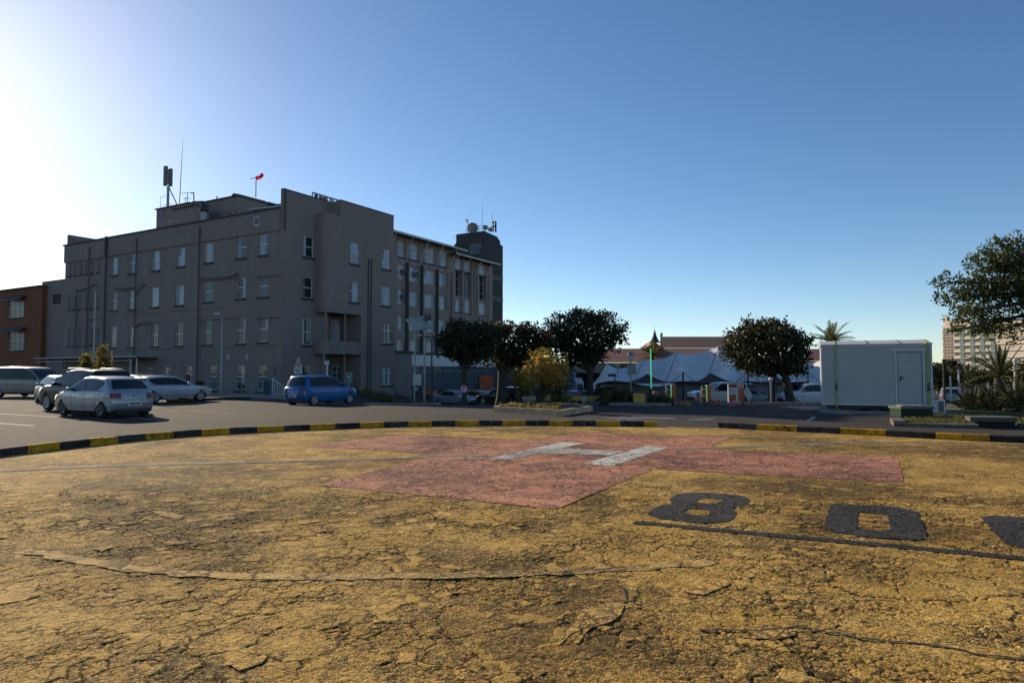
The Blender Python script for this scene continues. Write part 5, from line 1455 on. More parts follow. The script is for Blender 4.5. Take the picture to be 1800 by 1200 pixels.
for px, lb in ((1469.5, 0), (1631, 1)):
    t = PC.tz(px, 660)[0]; Sm = MB()
    z_lo = zb0 - .13
    PC.box(Sm, t - .028, t + .028, z_lo, ze + .05, .085, .092)
    Sm.extr([PC.p(t - .028, ze + .05, .085), PC.p(t - .028, rt + .014, -1.2), PC.p(t - .028, rt + .024, -1.2), PC.p(t - .028, ze + .066, .092)], cu * .056)
    so_ = obj('lashing_strap', Sm, plain("lime_webbing", (.30, .34, .035), .7), None, base=PC.p(t, z_lo, .09))
    tag(so_, "lime lashing strap over the left end of the white cabin" if lb == 0 else "lime lashing strap over the right end of the white cabin beside its door", 'strap')
    Bk = MB(); zz = PC.tz(px, 680)[1]; PC.box(Bk, t - .04, t + .04, zz - .14, zz - .03, .093, .13); PC.box(Bk, t - .045, t + .045, zz + .0, zz + .07, .093, .14); PC.box(Bk, t - .03, t + .03, zz + .09, zz + .17, .093, .12)
    obj('ratchet', Bk, M_darkmetal, so_)
# kerbed slab under the cabin
m = MB(); sl0 = flat(1443, 722); m.box(c0.x - .4, c1.x + .9, 26.3, 31.6, -.02, .05); struct('concrete_slab', m, M_conc)
m = MB(); PC.box(m, -.7, 1.0, .062, .10, .15, .6)
tag(obj('timber_plank', m, plain("weathered_timber", (.23, .20, .17), .9), None, base=PC.p(0, .062, .3)), "pale timber plank on the ground at the left foot of the white cabin", 'plank')
# green planter box with white slab, air conditioner, pallet
gx0 = Vector((atx(1584, 23.6), 23.6, .06)); gw = atx(1640, 23.6) - gx0.x
Gb = thing('electrical_box', "low dark green box with a pale concrete lid in front of the cabin door", 'box', gx0)
m = MB(); m.box(gx0.x, gx0.x + gw, 23.6, 24.3, .05, .34); obj('body', m, plain("dark_green_paint", (.010, .034, .018), .75, spec=.2), Gb)
m = MB(); m.box(gx0.x - .03, gx0.x + gw + .03, 23.57, 24.35, .342, .42); obj('lid', m, M_kerbst, Gb)
m = MB()
for k in range(4): m.box(gx0.x + .1 + k * .2, gx0.x + .27 + k * .2, 23.7, 24.1, .421, .46)
tag(obj('brick_row', m, M_conc, None, base=(gx0.x + .5, 23.9, .421)), "short row of rubble stones lying on the green box lid", 'stones')
ax = atx(1649, 25.6); Ac = thing('air_conditioner', "white outdoor air conditioner unit with dark fan grille beside the cabin", 'air conditioner', (ax, 25.6, .10))
m = MB(); m.box(ax - .14, ax + .15, 25.4, 25.75, .10, .58); obj('casing', m, M_whitep, Ac)
m = MB(); [m.box(ax - .105 + i * .105, ax - .02 + i * .105, 25.37, 25.399, .14 + j * .08, .20 + j * .08) for i in range(2) for j in range(5)]; obj('grille', m, M_darkmetal, Ac)
m = MB(); m.box(ax - .3, ax + .7, 25.1, 26.2, .055, .098); tag(obj('paving_slab', m, M_conc, None, base=(ax, 25.6, .055)), "pale paving slab under the outdoor air conditioner", 'slab')
# kerbs and concrete drain cover by the verge
m = MB(); k0, k1 = flat(1571, 749), flat(1722, 753.5)
kd = (k1 - k0).normalized(); kn = Vector((-kd.y, kd.x, 0)); ln = (k1 - k0).length
for k in range(4): m.obox(k0 + kd * (ln * k / 4) + Vector((0, 0, -.03)), kd * (ln / 4 - .015), kn * .15, Vector((0, 0, .14)))
m.obox(k0 + kn * .152 - kd * .0 + Vector((0, 0, -.03)), kd * .32, kn * 1.5, Vector((0, 0, .19)))
k2, k3 = flat(1790, 752), flat(1900, 757); m.obox(k2 + Vector((0, 0, -.03)), k3 - k2, kn * .15, Vector((0, 0, .16)))
struct('verge_kerb', m, M_kerbst)
dx0, dx1 = flat(1706, 752), flat(1788, 753)
Dr = thing('drain_inlet', "heavy concrete drain cover over a dark kerb opening on the grass verge", 'drain', dx0)
m = MB(); m.obox(dx0 + Vector((0, .0, .19)), dx1 - dx0, kn * .9, Vector((0, 0, .12))); obj('cover', m, plain("dark_concrete", (.085, .076, .066), .9, bump=.02), Dr)
m = MB(); m.obox(dx0 + kn * .1 + kd * .2 + Vector((0, 0, .0)), (dx1 - dx0) * .8, kn * .7, Vector((0, 0, .188))); obj('opening', m, M_under, Dr)

# cycads, undergrowth and fence at the right
def frond(mb, base, tip, droop, w, n=16, rng=random):
    base, tip = Vector(base), Vector(tip); L = (tip - base).length
    side = (tip - base).cross(Vector((0, 0, 1)))
    side = side.normalized() if side.length > .01 else Vector((1, 0, 0))
    P = [base.lerp(tip, k / n) + Vector((0, 0, droop * (4 * (k / n) * (1 - k / n)) - droop * .6 * (k / n) ** 2)) for k in range(n + 1)]
    mb.tube(P[::4] + [P[-1]] if n % 4 else P[::4], .02, 4, cap=False)
    for k in range(1, n):
        f = k / n; l = w * (sin(pi * min(1, f * .9 + .12)) ** .6); d = (P[k + 1] - P[k - 1]).normalized(); up = side.cross(d).normalized()
        for s in (1, -1):
            t_ = P[k] + side * s * l + d * l * .55 + up * l * .22; b2 = d * (L / n * .42)
            mb.add([P[k] - b2, P[k] + b2, t_], [(0, 1, 2)])
def palm(name, label, px, py, Y, R, nfr, seed, up=.8, trunk=None, w=.3, mat=None, cat='palm', group=None, n=16):
    rng = random.Random(seed); c = at(px, py, Y); x = c.x; z0 = zt(x, Y)
    t = thing(name, label, cat, (x, Y, z0), 0, group)
    m = MB(); m.tube([(x, Y, z0 - .1), (x, Y, (z0 + c.z) / 2), (x, Y, c.z)], [.28 if trunk is None else trunk, .24 if trunk is None else trunk * .85, .2 if trunk is None else trunk * .9], 10); obj('trunk', m, M_bark, t)
    m = MB()
    for i in range(nfr):
        a = 2.4 * i + rng.random() * .5; e = rng.uniform(-.35, up) + (.5 if i > nfr * .7 else 0); l = R * rng.uniform(.85, 1.1)
        d = Vector((cos(a) * cos(e), sin(a) * cos(e), sin(e)))
        frond(m, c, c + d * l, .10 * l if e < .9 else .02 * l, w, n, rng)
    obj('fronds', m, mat or M_palm, t); return t
palm('cycad', "large spiky cycad lit along its upright fronds, in front of the apartment tower", 1757, 664, 30, 1.55, 46, 61, 1.25, None, .13, cat='cycad')
palm('date_palm', "palm with drooping fronds rising behind the white cabin", 1462, 603, 78, 2.9, 34, 62, .9, .25, .5, n=14)
palm('date_palm', "bushy sunlit palm showing above the white tent", 1148, 628, 92, 2.4, 30, 63, .8, .25, .45, n=12)
rng = random.Random(64)
UG = "low fern-like cycads under the fence"
for i, (px, py, Y, R, lb) in enumerate(((1710, 728, 28.5, 1.3, "low dark cycad nearest the grey car"), (1748, 726, 27.6, 1.25, "low dark cycad below the large lit cycad"), (1790, 722, 27.0, 1.5, "low cycad with one pale upright frond at the right edge"))):
    palm('low_cycad', lb, px, py, Y, R, 26, 65 + i, 1.3, .14, .13, M_palm if i == 2 else M_leafdk, 'cycad', UG, 12)
m = MB()
bl = []
for px, py, rx, rz in ((1700, 712, 16, 18), (1725, 705, 22, 22), (1755, 705, 24, 24), (1785, 708, 24, 22), (1815, 700, 30, 30), (1740, 722, 26, 12), (1790, 725, 26, 12)):
    c = at(px, py, 30.2); k = 30 / FOC; bl.append((c.x, 30.2, max(c.z, .2), rx * k, .6, rz * k))
leafcloud(m, bl, 900, .12, rng, shell=.2); struct('undergrowth', m, M_leafdk, 'stuff')
Fn = thing('wire_fence', "wire mesh fence on pale posts behind the cycads at the right edge", 'fence', (atx(1700, 34), 34, 0))
for px in (1738, 1784, 1830):
    m = MB(); x = atx(px, 34); m.tube([(x, 34, -.2), (x, 34, at(px, 671, 34).z)], .045, 8); obj('post', m, M_frame, Fn)
m = MB(); xa_, xb_ = atx(1690, 34), atx(1840, 34); zf_ = at(1700, 675, 34).z
for k in range(30): x = lerp(xa_, xb_, k / 29); m.tube([(x, 34, 0), (min(xb_, x + .8), 34, zf_)], .006, 3, cap=False); m.tube([(x, 34.01, 0), (max(xa_, x - .8), 34.01, zf_)], .006, 3, cap=False)
m.tube([(xa_, 34, zf_), (xb_, 34, zf_)], .012, 4)
obj('wire_mesh', m, M_steel, Fn)
def pole(name, label, px, pyt, pyb, Y, r, mat, cat='post', group=None, cap=None):
    x = atx(px, Y); z1 = at(px, pyt, Y).z; z0 = zt(x, Y)
    m = MB(); m.tube([(x, Y, z0 - .05), (x, Y, z1)], r, 10)
    o = obj(name, m, mat, None, base=(x, Y, z0)); tag(o, label, cat, group)
    if cap is not None:
        m = MB(); m.lathe((x, Y, z1 + .001), [(r * 1.4, 0), (r * 1.4, .06), (.001, .09)], 10); obj('cap', m, cap, o)
    return o
pole('timber_pole', "brown pole with a black top beside the outdoor air conditioner", 1661, 634, 722, 30.5, .05, M_bark, cap=M_darkmetal)
pole('white_post', "thin white post behind the grey car, left of two", 1671.5, 661, 700, 39, .045, M_whitep, group="thin white posts behind the grey car")
pole('white_post', "taller thin white post behind the grey car, right of two", 1686.5, 651, 700, 39, .05, M_whitep, group="thin white posts behind the grey car")
x = atx(1788, 29); o = pole('warning_post', "pinkish white post leaning in front of the cycad at the right edge", 1787, 634, 664, 29, .055, plain("pale_pink_paint", (.55, .42, .38), .6), cap=M_frame)
for px, py, lb in ((1692.5, 719, "small orange marker on a thin stake beside the grey car"), (1765, 721, "small orange marker on a thin stake among the dark cycads")):
    c = at(px, py, 27.0); m = MB(); m.tube([(c.x, 27.0, 0), (c.x, 27.0, c.z - .08)], .012, 6)
    o = obj('marker_stake', m, M_bark, None, base=(c.x, 27.0, 0)); tag(o, lb, 'marker', "orange marker stakes in the verge")
    m = MB(); m.box(c.x - .04, c.x + .04, 26.98, 27.02, c.z - .08, c.z + .08); obj('marker_flag', m, M_orange, o)

# ================================================================== TENT, CARPORTS, BACKGROUND BUILDINGS
YTk, YTf = 74, 66
prof = [(1046, 690), (1052, 672), (1060, 652), (1066, 638.5), (1074, 644), (1086, 648), (1100, 646), (1116, 640), (1128, 634), (1134, 632), (1144, 633), (1158, 632), (1172, 628), (1184, 622), (1192, 618), (1200, 622), (1214, 623), (1228, 621), (1244, 616), (1258, 610), (1265, 608.5), (1274, 612), (1290, 622), (1310, 630), (1330, 634), (1350, 630), (1366, 624), (1380, 622), (1392, 626), (1410, 636), (1430, 638), (1445, 632), (1470, 640), (1490, 660)]
def ptent(px):
    for i in range(len(prof) - 1):
        if prof[i][0] <= px <= prof[i + 1][0]:
            t = (px - prof[i][0]) / (prof[i + 1][0] - prof[i][0]); return lerp(prof[i][1], prof[i + 1][1], t)
    return prof[-1][1]
poles_ = [1066, 1134, 1192, 1265, 1330, 1380, 1445]
def tent(u, v):
    px = lerp(1047, 1489, u)
    top = at(px, ptent(px), YTk); zz = zt(top.x, 80)
    n = min(abs(px - q) for q in poles_)
    bot = at(px, 674 + 5 * sin(px * .045), YTf)
    p = top.lerp(bot, v)
    sag = sin(pi * v) * (-.5 + .9 * math.exp(-(n / 14) ** 2))
    return p + Vector((0, 0, sag * .9))
Tn = thing('stretch_tent', "large white stretch tent with several peaks over the far car park", 'tent', (atx(1260, 84), 84, zt(10, 84)))
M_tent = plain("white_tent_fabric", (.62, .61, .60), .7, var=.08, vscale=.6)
m = MB(); m.grid(tent, 150, 16, 0, True)
m.grid(lambda u, v: (lambda a: a + Vector((0, 9 * v, -(a.z - at(lerp(1047, 1489, u), 676, 83).z) * v)))(tent(u, 0)), 150, 5, 0, True)
obj('canopy', m, M_tent, Tn)
for px in poles_[1:]:
    m = MB(); a = tent((px - 1047) / 442, .05); m.tube([(a.x, a.y, zt(a.x, a.y)), a], .06, 6)
    obj('pole', m, M_darkmetal, Tn); m = MB()
    b = tent(max(0, (px - 16 - 1047) / 442), .99); m.tube([(b.x, b.y, zt(b.x, b.y)), (b.x, b.y, b.z)], .05, 6)
    obj('pole', m, M_darkmetal, Tn)
m = MB()
for px in poles_[1:5]:
    pts = [tent((px - k * 2.4 - 1047) / 442, k / 12) + Vector((0, -.06, .06)) for k in range(13)]; m.tube(pts, .022, 5)
obj('seam_rope', m, M_darkmetal, Tn)
m = MB()
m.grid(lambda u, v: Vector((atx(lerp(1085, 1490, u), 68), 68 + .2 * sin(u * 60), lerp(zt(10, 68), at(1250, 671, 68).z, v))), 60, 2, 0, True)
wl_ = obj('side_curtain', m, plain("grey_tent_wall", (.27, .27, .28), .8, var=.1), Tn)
# shade-net carports
CG = "dark shade-net carports in front of the tent"
M_net = plain("brown_shade_net", (.060, .040, .040), .9, var=.1)
for (xl, xp, xr, pk, lb) in ((1080, 1138, 1201, 657, "dark shade-net carport behind the green lit boom"), (1201, 1250, 1315, 655.5, "dark shade-net carport behind the orange notice board"), (1315, 1362, 1420, 661, "dark shade-net carport behind the rounded tree")):
    Y = 60; c = thing('shade_carport', lb, 'carport', (atx(xp, Y), Y, zt(atx(xp, Y), Y)), 0, CG)
    pe_ = 670.5
    A_, B_, C_, D_ = at(xl, pe_, Y - 3), at(xr, pe_, Y - 3), at(xr, pe_ - 1, Y + 3), at(xl, pe_ - 1, Y + 3); T_ = at(xp, pk, Y)
    def patch(p, q): return lambda u, v: p.lerp(q, u).lerp(T_, v) + Vector((0, 0, -.35 * sin(pi * v) * 1.0 - .12 * sin(pi * u) * (1 - v)))
    m = MB()
    for p, q in ((A_, B_), (B_, C_), (C_, D_), (D_, A_)): m.grid(patch(p, q), 10, 6, 0, True)
    obj('net', m, M_net, c)
    for p in (A_, B_):
        m = MB(); zz = zt(p.x, p.y); tp = at(0, 653, Y - 3).z if p is B_ else p.z + .1
        m.tube([(p.x, p.y, zz), (p.x, p.y, tp)], .07, 8); obj('post', m, M_darkmetal, c)
    m = MB(); h = at(0, 653, Y - 3).z
    for s in (-1, 1): m.tube([(B_.x, B_.y, h - .1), (B_.x + s * 1.0, B_.y, B_.z)], .025, 5)
    obj('strut', m, M_darkmetal, c)
# red-roofed building with spire
Rb = thing('tiled_roof_hall', "long low building with a pinkish-red tiled roof and small spired gable behind the tent", 'building', (atx(1150, 118), 118, -3))
Y = 115
m = MB()
def slab(xl, xr, y0, y1, Ya, Yb, mb): mb.quad(at(xl, y1, Ya), at(xr, y1, Ya), at(xr, y0, Yb), at(xl, y0, Yb))
slab(1010, 1270, 612.5, 637, 112, 120, m); m.quad(at(1010, 612.5, 120), at(1270, 612.5, 120), at(1270, 637, 128), at(1010, 637, 128))
obj('roof', m, M_roofred, Rb)
m = MB(); a, b = at(1010, 637, 113), at(1275, 637, 113); m.box(a.x, b.x, 113, 126, -4, a.z - .05); obj('wall', m, M_wall2, Rb)
m = MB(); a, b, c = at(1134, 613.5, 116.5), at(1170, 613.5, 116.5), at(1150, 600, 116.5); m.extr([a, b, c], (0, 7, 0)); obj('gable', m, M_roofred, Rb)
m = MB(); c = at(1151, 599.5, 118); zt_s = at(1151, 579, 118).z; zb_s = at(1151, 600.5, 118).z
m.lathe((c.x, 118, zb_s), [(.75, 0), (.62, .35), (.32, zt_s * 0 + 1.0), (.03, zt_s - zb_s)], 8, smooth=False); m.tube([(c.x, 118, zt_s - .1), (c.x, 118, zt_s + .55)], .03, 4); m.box(c.x - .9, c.x + .9, 117.4, 118.6, zb_s - .15, zb_s + .05); obj('spire', m, M_clad, Rb)
m = MB()
for px in (1092, 1112, 1040): a, b = at(px, 641, 112.9), at(px + 12, 650, 112.9); m.box(a.x, b.x, 112.9, 113.05, b.z, a.z)
obj('window', m, M_dark, Rb)
Bb = thing('brown_roof_hall', "tall hall with a steep dark brown tiled roof and white gable parapet above the tent", 'building', (atx(1230, 135), 135, -3))
m = MB(); slab(1165, 1310, 591.5, 611.5, 130, 140, m); m.quad(at(1165, 591.5, 140), at(1310, 591.5, 140), at(1310, 611.5, 150), at(1165, 611.5, 150)); obj('roof', m, M_roofbrown, Bb)
m = MB(); a, b, a2, b2 = at(1165, 612, 130.2), at(1310, 612, 130.2), at(1166, 612, 149), at(1309, 612, 149); m.prism([(a.x, a.y), (b.x, b.y), (b2.x, b2.y), (a2.x, a2.y)], -4, a.z - .02); obj('wall', m, M_wall2, Bb)
m = MB(); a, b = at(1161.5, 612, 129.5), at(1164.8, 585, 129.5); m.box(a.x, b.x, 129.5, 130.1, a.z - 8, b.z); obj('gable_parapet', m, M_conc, Bb)
m = MB(); slab(1168, 1300, 611.8, 628, 122, 129.8, m); obj('lower_roof', m, M_roofred, Bb)
Hb = thing('red_roof_house', "house end with a red tiled roof between the rounded tree and the white cabin", 'building', (atx(1440, 105), 105, -3))
m = MB(); slab(1415, 1500, 613, 634, 101, 107, m); m.quad(at(1415, 613, 107), at(1500, 613, 107), at(1500, 634, 113), at(1415, 634, 113)); obj('roof', m, M_roofred, Hb)
m = MB(); a, b = at(1418, 634, 102), at(1497, 634, 102); m.box(a.x, b.x, 102, 112, -4, a.z - .03); obj('wall', m, M_wall2, Hb)
Lb = thing('loading_building', "low pale building with dark openings behind the tallest dark tree", 'building', (atx(1000, 104), 104, -2))
m = MB(); a, b = at(930, 640, 104), at(1062, 640, 104)
PLb = Plane((a.x, 104, 0), (1, 0, 0), (0, -1, 0)); hs = [PLb.rect(*q) for q in ((1013, 655, 1032, 690), (950, 655, 985, 690), (1040, 655, 1055, 680))]
wall_holes(m, PLb, 0, b.x - a.x, -4, a.z, hs, .6); m.quad(PLb.p(0, a.z), PLb.p(b.x - a.x, a.z), PLb.p(b.x - a.x, a.z, -9), PLb.p(0, a.z, -9)); obj('wall', m, M_wall2, Lb)
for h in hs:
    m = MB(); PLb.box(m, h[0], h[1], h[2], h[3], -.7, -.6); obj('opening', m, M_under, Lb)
# apartment tower
Ya = 300
Ap = thing('apartment_tower', "tall cream and green apartment block far behind the cycads at the right", 'building', (atx(1740, Ya), Ya, -4))
a0 = at(1658, 640, Ya); a1 = at(1676.5, 640, Ya - 3)
ad = Vector((.975, .22, 0)).normalized()
PA = Plane((a0.x, Ya, 0), (1, 0, 0), (0, -1, 0))
PA = Plane((a0.x, Ya, 0), (Vector((.30, -.954, 0))).normalized(), (Vector((-.954, -.30, 0))).normalized())
tA, tB, tC, tD = 0, PA.tz(1676.5, 620)[0], PA.tz(1736, 620)[0], PA.tz(1860, 620)[0]
zA = PA.tz(1670, 572)[1]; fl = PA.tz(1680, 620)[1] - PA.tz(1680, 631)[1]
M_cream = plaster("cream_render", (.62, .52, .40), .1); M_brownb = plaster("brown_brick_bands", (.26, .17, .11), .1); M_green = plain("green_panel", (.12, .17, .16), .7)
m = MB(); PA.box(m, tA, tC + 22, -6, zA, -14, 0); obj('wall', m, M_cream, Ap)
m = MB(); PA.box(m, tA - .2, tB + 8, zA, zA + 2.0, -9, -1); PA.box(m, tA - .1, tA + 1.2, zA, zA + 4.4, -3, -1.5); obj('roof_room', m, M_cream, Ap)
cols = [PA.tz(px, 620)[0] for px in (1679, 1688, 1697, 1706, 1715, 1724, 1733, 1742, 1751)]
for k in range(9):
    z = zA - .8 - (k + 1) * fl
    m = MB(); PA.box(m, tA + .3, tB - .3, z + .1, z + fl * .52, .01, .15); obj('brick_band', m, M_brownb, Ap)
    m = MB(); PA.box(m, tA, tC + 21, z - .16, z + .02, .16, .45); obj('floor_slab', m, M_whitep, Ap)
    for i in range(3): t = lerp(tA, tB, .12 + i * .32); m = MB(); PA.box(m, t, t + (tB - tA) * .2, z + fl * .58, z + fl * .88, .005, .05); obj('window', m, M_mid, Ap)
    for i in range(0, 8, 2):
        m = MB(); PA.box(m, cols[i] - .2, cols[i + 1] - .3, z + fl * .45, z + fl - .2, .012, .05); obj('window', m, M_dark, Ap)
        m = MB(); PA.box(m, cols[i + 1], cols[i + 2] - .4, z + .02, z + fl - .18, .01, .14); obj('green_panel', m, M_green, Ap)
Vf = thing('far_tower', "darker grey apartment block beside the cream tower, mostly behind leaves", 'building', (atx(1790, 330), 330, -4))
m = MB(); a, b = at(1762, 575, 290), at(1860, 560, 290); m.box(a.x, b.x, 290, 310, -6, b.z); obj('wall', m, M_wall2, Vf)
m = MB()
for k in range(8):
    for i in range(5): x0 = lerp(a.x, b.x, .05 + i * .18); m.box(x0, x0 + 4, 289.8, 289.99, 22 - k * 2.8, 23.6 - k * 2.8)
obj('window', m, M_dark, Vf)
# far trees by the cabin
FG = "far trees between the cabin and the apartment tower"
for i, (px, py, Y, rx, rz, lf, lb) in enumerate(((1655, 668, 70, 14, 16, M_leafgreen, "bright bushy tree right of the cabin behind the brown pole"), (1690, 662, 90, 26, 18, M_leafdk, "dark wide tree below the apartment tower"), (1650, 650, 120, 14, 8, M_leafdk, "far dark treetops right of the cabin roof"), (1725, 668, 75, 26, 16, M_leafdk, "dark tree behind the large cycad"), (1672, 645, 110, 8, 8, M_leafdk, "small dark treetop against the brown bands of the tower"), (1790, 655, 80, 40, 24, M_leafdk, "dark tree mass behind the wire fence"))):
    k = Y / FOC; tree('background_tree', lb, px, 700, Y, [(px, py, rx, rz), (px - rx * .5, py + rz * .4, rx * .6, rz * .7), (px + rx * .5, py + rz * .3, rx * .6, rz * .8)], (px, py + rz * .5), .2, lf, 350, .012 * Y * .35, 80 + i, group=FG)

# far wooded skyline to the right
m = MB(); rng = random.Random(71); bl = []
for _ in range(70):
    x = rng.uniform(95, 420); y = rng.uniform(.45, 1.15) * x * .9 + 40
    bl.append((x, y, rng.uniform(1.0, 3.0), rng.uniform(5, 9), rng.uniform(4, 7), rng.uniform(3, 5.5)))
for _ in range(26):
    x = rng.uniform(-330, -95); y = -x * rng.uniform(.55, .85)
    bl.append((x, y, rng.uniform(1.0, 3.0), rng.uniform(5, 9), rng.uniform(4, 7), rng.uniform(3, 5.5)))
leafcloud(m, bl, 5200, 1.1, rng, shell=.4); struct('far_trees', m, M_leafdk, 'stuff')
# ================================================================== STREET FURNITURE
# solar panel on two posts
Y = 43
Sp = thing('solar_camera_mast', "grey twin-post mast carrying a tilted solar panel and cameras near the link block", 'mast', (atx(729, Y), Y, zt(atx(729, Y), Y)))
for px, t0 in ((728.5, 570), (746, 575)):
    m = MB(); x = atx(px, Y); m.tube([(x, Y, zt(x, Y) - .1), (x, Y, at(px, t0, Y).z)], .065, 10); obj('post', m, M_steel, Sp)
m = MB(); q = [at(712, 561, Y - .5), at(744, 556.5, Y - .5), at(760, 580, Y + .3), at(738, 582, Y + .3)]
q = [at(712.5, 562, Y - .2), at(743, 557, Y + .9), at(760.5, 577, Y + .2), at(731, 583, Y - .9)]
m.extr(q, Vector((.05, -.03, .06))); obj('solar_panel', m, plain("panel_backsheet", (.30, .29, .26), .6), Sp)
m = MB(); a, b = (q[0] + q[1]) / 2, (q[2] + q[3]) / 2
for s in (.3, .7): m.tube([q[0].lerp(q[3], s) - Vector((0, 0, .03)), q[1].lerp(q[2], s) - Vector((0, 0, .03))], .03, 6)
obj('panel_frame', m, M_steel, Sp)
for px, py, s in ((726, 581, 1), (737, 589, -1), (722, 571, 1)):
    m = MB(); c = at(px, py, Y - .3); m.tube([c - Vector((.14, 0, .02 * s)), c + Vector((.16, 0, .03 * s))], .055, 8); m.tube([c, at(733, py - 2, Y)], .02, 5); obj('camera', m, M_whitep, Sp)
m = MB()
for px in (749, 755): c = at(px, 557, Y + .4); m.box(c.x - .09, c.x + .09, c.y - .06, c.y + .06, c.z - .16, c.z + .16)
m.tube([at(743, 562, Y + .4), at(758, 562, Y + .4)], .025, 5); m.tube([at(752, 562, Y + .4), at(746, 578, Y)], .025, 5)
obj('floodlight', m, M_darkmetal, Sp)
bx = MB(); a, b = at(726.5, 677, Y - .15), at(741, 657.5, Y - .15); bx.box(a.x, b.x, Y - .42, Y - .10, a.z, b.z); cb = obj('cabinet', bx, plain("beige_cabinet", (.42, .41, .37), .55), Sp)
m = MB(); m.box(a.x + .06, b.x - .06, Y - .432, Y - .421, a.z + .06, b.z - .06); obj('door', m, plain("beige_cabinet_door", (.45, .44, .40), .5), cb)
m = MB(); c = at(731.5, 683.5, Y - .12); m.box(c.x - .09, c.x + .09, Y - .12, Y - .09, c.z - .08, c.z + .08); obj('notice', m, M_whitep, Sp)
def tlamp(name, label, px, pyt, Y, arm, r, mat, dbl=True, head=.35):
    x = atx(px, Y); z0 = zt(x, Y); z1 = at(px, pyt, Y).z
    t = thing(name, label, 'lamp post', (x, Y, z0))
    m = MB(); m.tube([(x, Y, z0 - .05), (x, Y, z1)], [r, r * .7], 10); obj('post', m, mat, t)
    m = MB(); m.tube([(x - (arm if dbl else 0), Y, z1 + .08), (x, Y, z1), (x + arm, Y, z1 + .02)], .03, 6); obj('arm', m, mat, t)
    for s in ((-1, 1) if dbl else (-1,)):
        m = MB(); cx = x + s * arm; m.box(cx - head / 2, cx + head / 2, Y - .12, Y + .12, z1 + .02, z1 + .10); obj('lamp_head', m, mat, t)
    return t
tlamp('lamp_post', "slim black double-headed lamp post between the solar mast and the first dark tree", 758.5, 594, 42, .30, .065, M_darkmetal)
tlamp('lamp_post', "slim pale lamp post standing before the far end of the long facade", 163, 512, 45, .05, .07, M_steel, False, .1)
x = atx(388, 44); z0 = zt(x, 44)
t = thing('lamp_post', "white lamp post with a short bent arm before the middle of the long facade", 'lamp post', (x, 44, z0))
z1 = at(388, 552, 44).z; m = MB(); m.tube([(x, 44, z0 - .05), (x, 44, z1 - .04), (x - .02, 44, z1), (x - .12, 44, z1)], [.055, .045, .045, .045], 8); obj('post', m, M_steel, t)
m = MB(); m.box(x - .48, x - .12, 43.9, 44.1, z1 - .02, z1 + .06); obj('lamp_head', m, M_frame, t)
# lantern post with sign board
Y = 52; x = atx(1109, Y); z0 = zt(x, Y)
t = thing('lantern_post', "pale lantern post with a blank square board, left of the green lit boom", 'lamp post', (x, Y, z0))
m = MB(); m.tube([(x, Y, z0), (x, Y, at(1109, 634, Y).z)], .06, 8); obj('post', m, M_steel, t)
m = MB(); zz = at(1109, 634, Y).z; m.lathe((x, Y, zz), [(.10, 0), (.20, .25), (.22, .45)], 10); obj('lantern', m, M_frame, t)
m = MB(); m.lathe((x, Y, zz + .451), [(.30, 0), (.26, .08), (.06, .22), (.001, .26)], 10); obj('lantern_cap', m, M_steel, t)
m = MB(); a, b = at(1103, 658, Y - .1), at(1118, 641, Y - .1); m.box(a.x, b.x, Y - .12, Y - .08, a.z, b.z); obj('board', m, plain("faded_grey_board", (.25, .27, .27), .7), t)
Y = 40; x = atx(1355.5, Y)
t = thing('bollard_light', "short pale bollard light in front of the rounded tree trunk", 'lamp post', (x, Y, zt(x, Y)))
m = MB(); m.tube([(x, Y, zt(x, Y)), (x, Y, at(1355, 669, Y).z)], .055, 10); obj('post', m, M_steel, t)
m = MB(); zz = at(1355, 669, Y).z; m.lathe((x, Y, zz), [(.09, 0), (.12, .04), (.12, .16), (.08, .20), (.001, .21)], 12); obj('lamp_head', m, M_frame, t)
# no-parking disc
Y = 40; c = at(815.5, 683.5, Y); x = c.x
t = thing('no_parking_sign', "round white P sign with red ring on a short dark post", 'sign', (x, Y, zt(x, Y)))
m = MB(); m.tube([(x, Y + .05, zt(x, Y)), (x, Y + .05, c.z + .3)], .05, 8); m.box(x - .14, x + .14, Y + .10, Y + .22, zt(x, Y) - .1, c.z - .1); obj('post', m, M_darkmetal, t)
def disc(mb, c, r, n=28, d=.02): mb.extr([Vector((c.x + r * cos(2 * pi * k / n), c.y, c.z + r * sin(2 * pi * k / n))) for k in range(n)], (0, d, 0))
m = MB(); disc(m, c, .24); pd = obj('sign_plate', m, plain("sign_red", (.50, .02, .02), .5), t)
m = MB(); cc = c - Vector((0, .004, 0)); disc(m, cc, .185, 28, .003); obj('sign_face', m, M_whitep, pd)
m = text_mb("P", .36, lambda u, v, w: (c.x + u, c.y - .012 + w * .2, c.z + v), .01); obj('lettering', m, M_darkmetal, pd)
# warning triangle board
Y = 39; c = at(524, 655, Y); x = c.x
t = thing('warning_sign', "white triangular pedestrian warning sign with a text plate below, behind the blue hatchback", 'sign', (x, Y, zt(x, Y)))
m = MB(); m.tube([(x, Y + .05, zt(x, Y)), (x, Y + .05, at(524, 632, Y).z)], .04, 8); obj('post', m, M_steel, t)
def tri(c, s, y): return [Vector((c.x - s * .5, y, c.z)), Vector((c.x + s * .5, y, c.z)), Vector((c.x, y, c.z + s * .98))]
b = at(524, 645.5, Y)
m = MB(); a0_, a1_ = at(517, 656.5, Y), at(531.5, 627.5, Y); m.extr([Vector((a0_.x, Y, a0_.z)), Vector((a1_.x, Y, a0_.z)), Vector((a1_.x, Y, b.z)), Vector((x, Y, a1_.z)), Vector((a0_.x, Y, b.z))], (0, .02, 0)); sp_ = obj('sign_plate', m, M_whitep, t)
m = MB(); w3 = (a1_.x - a0_.x) * .9
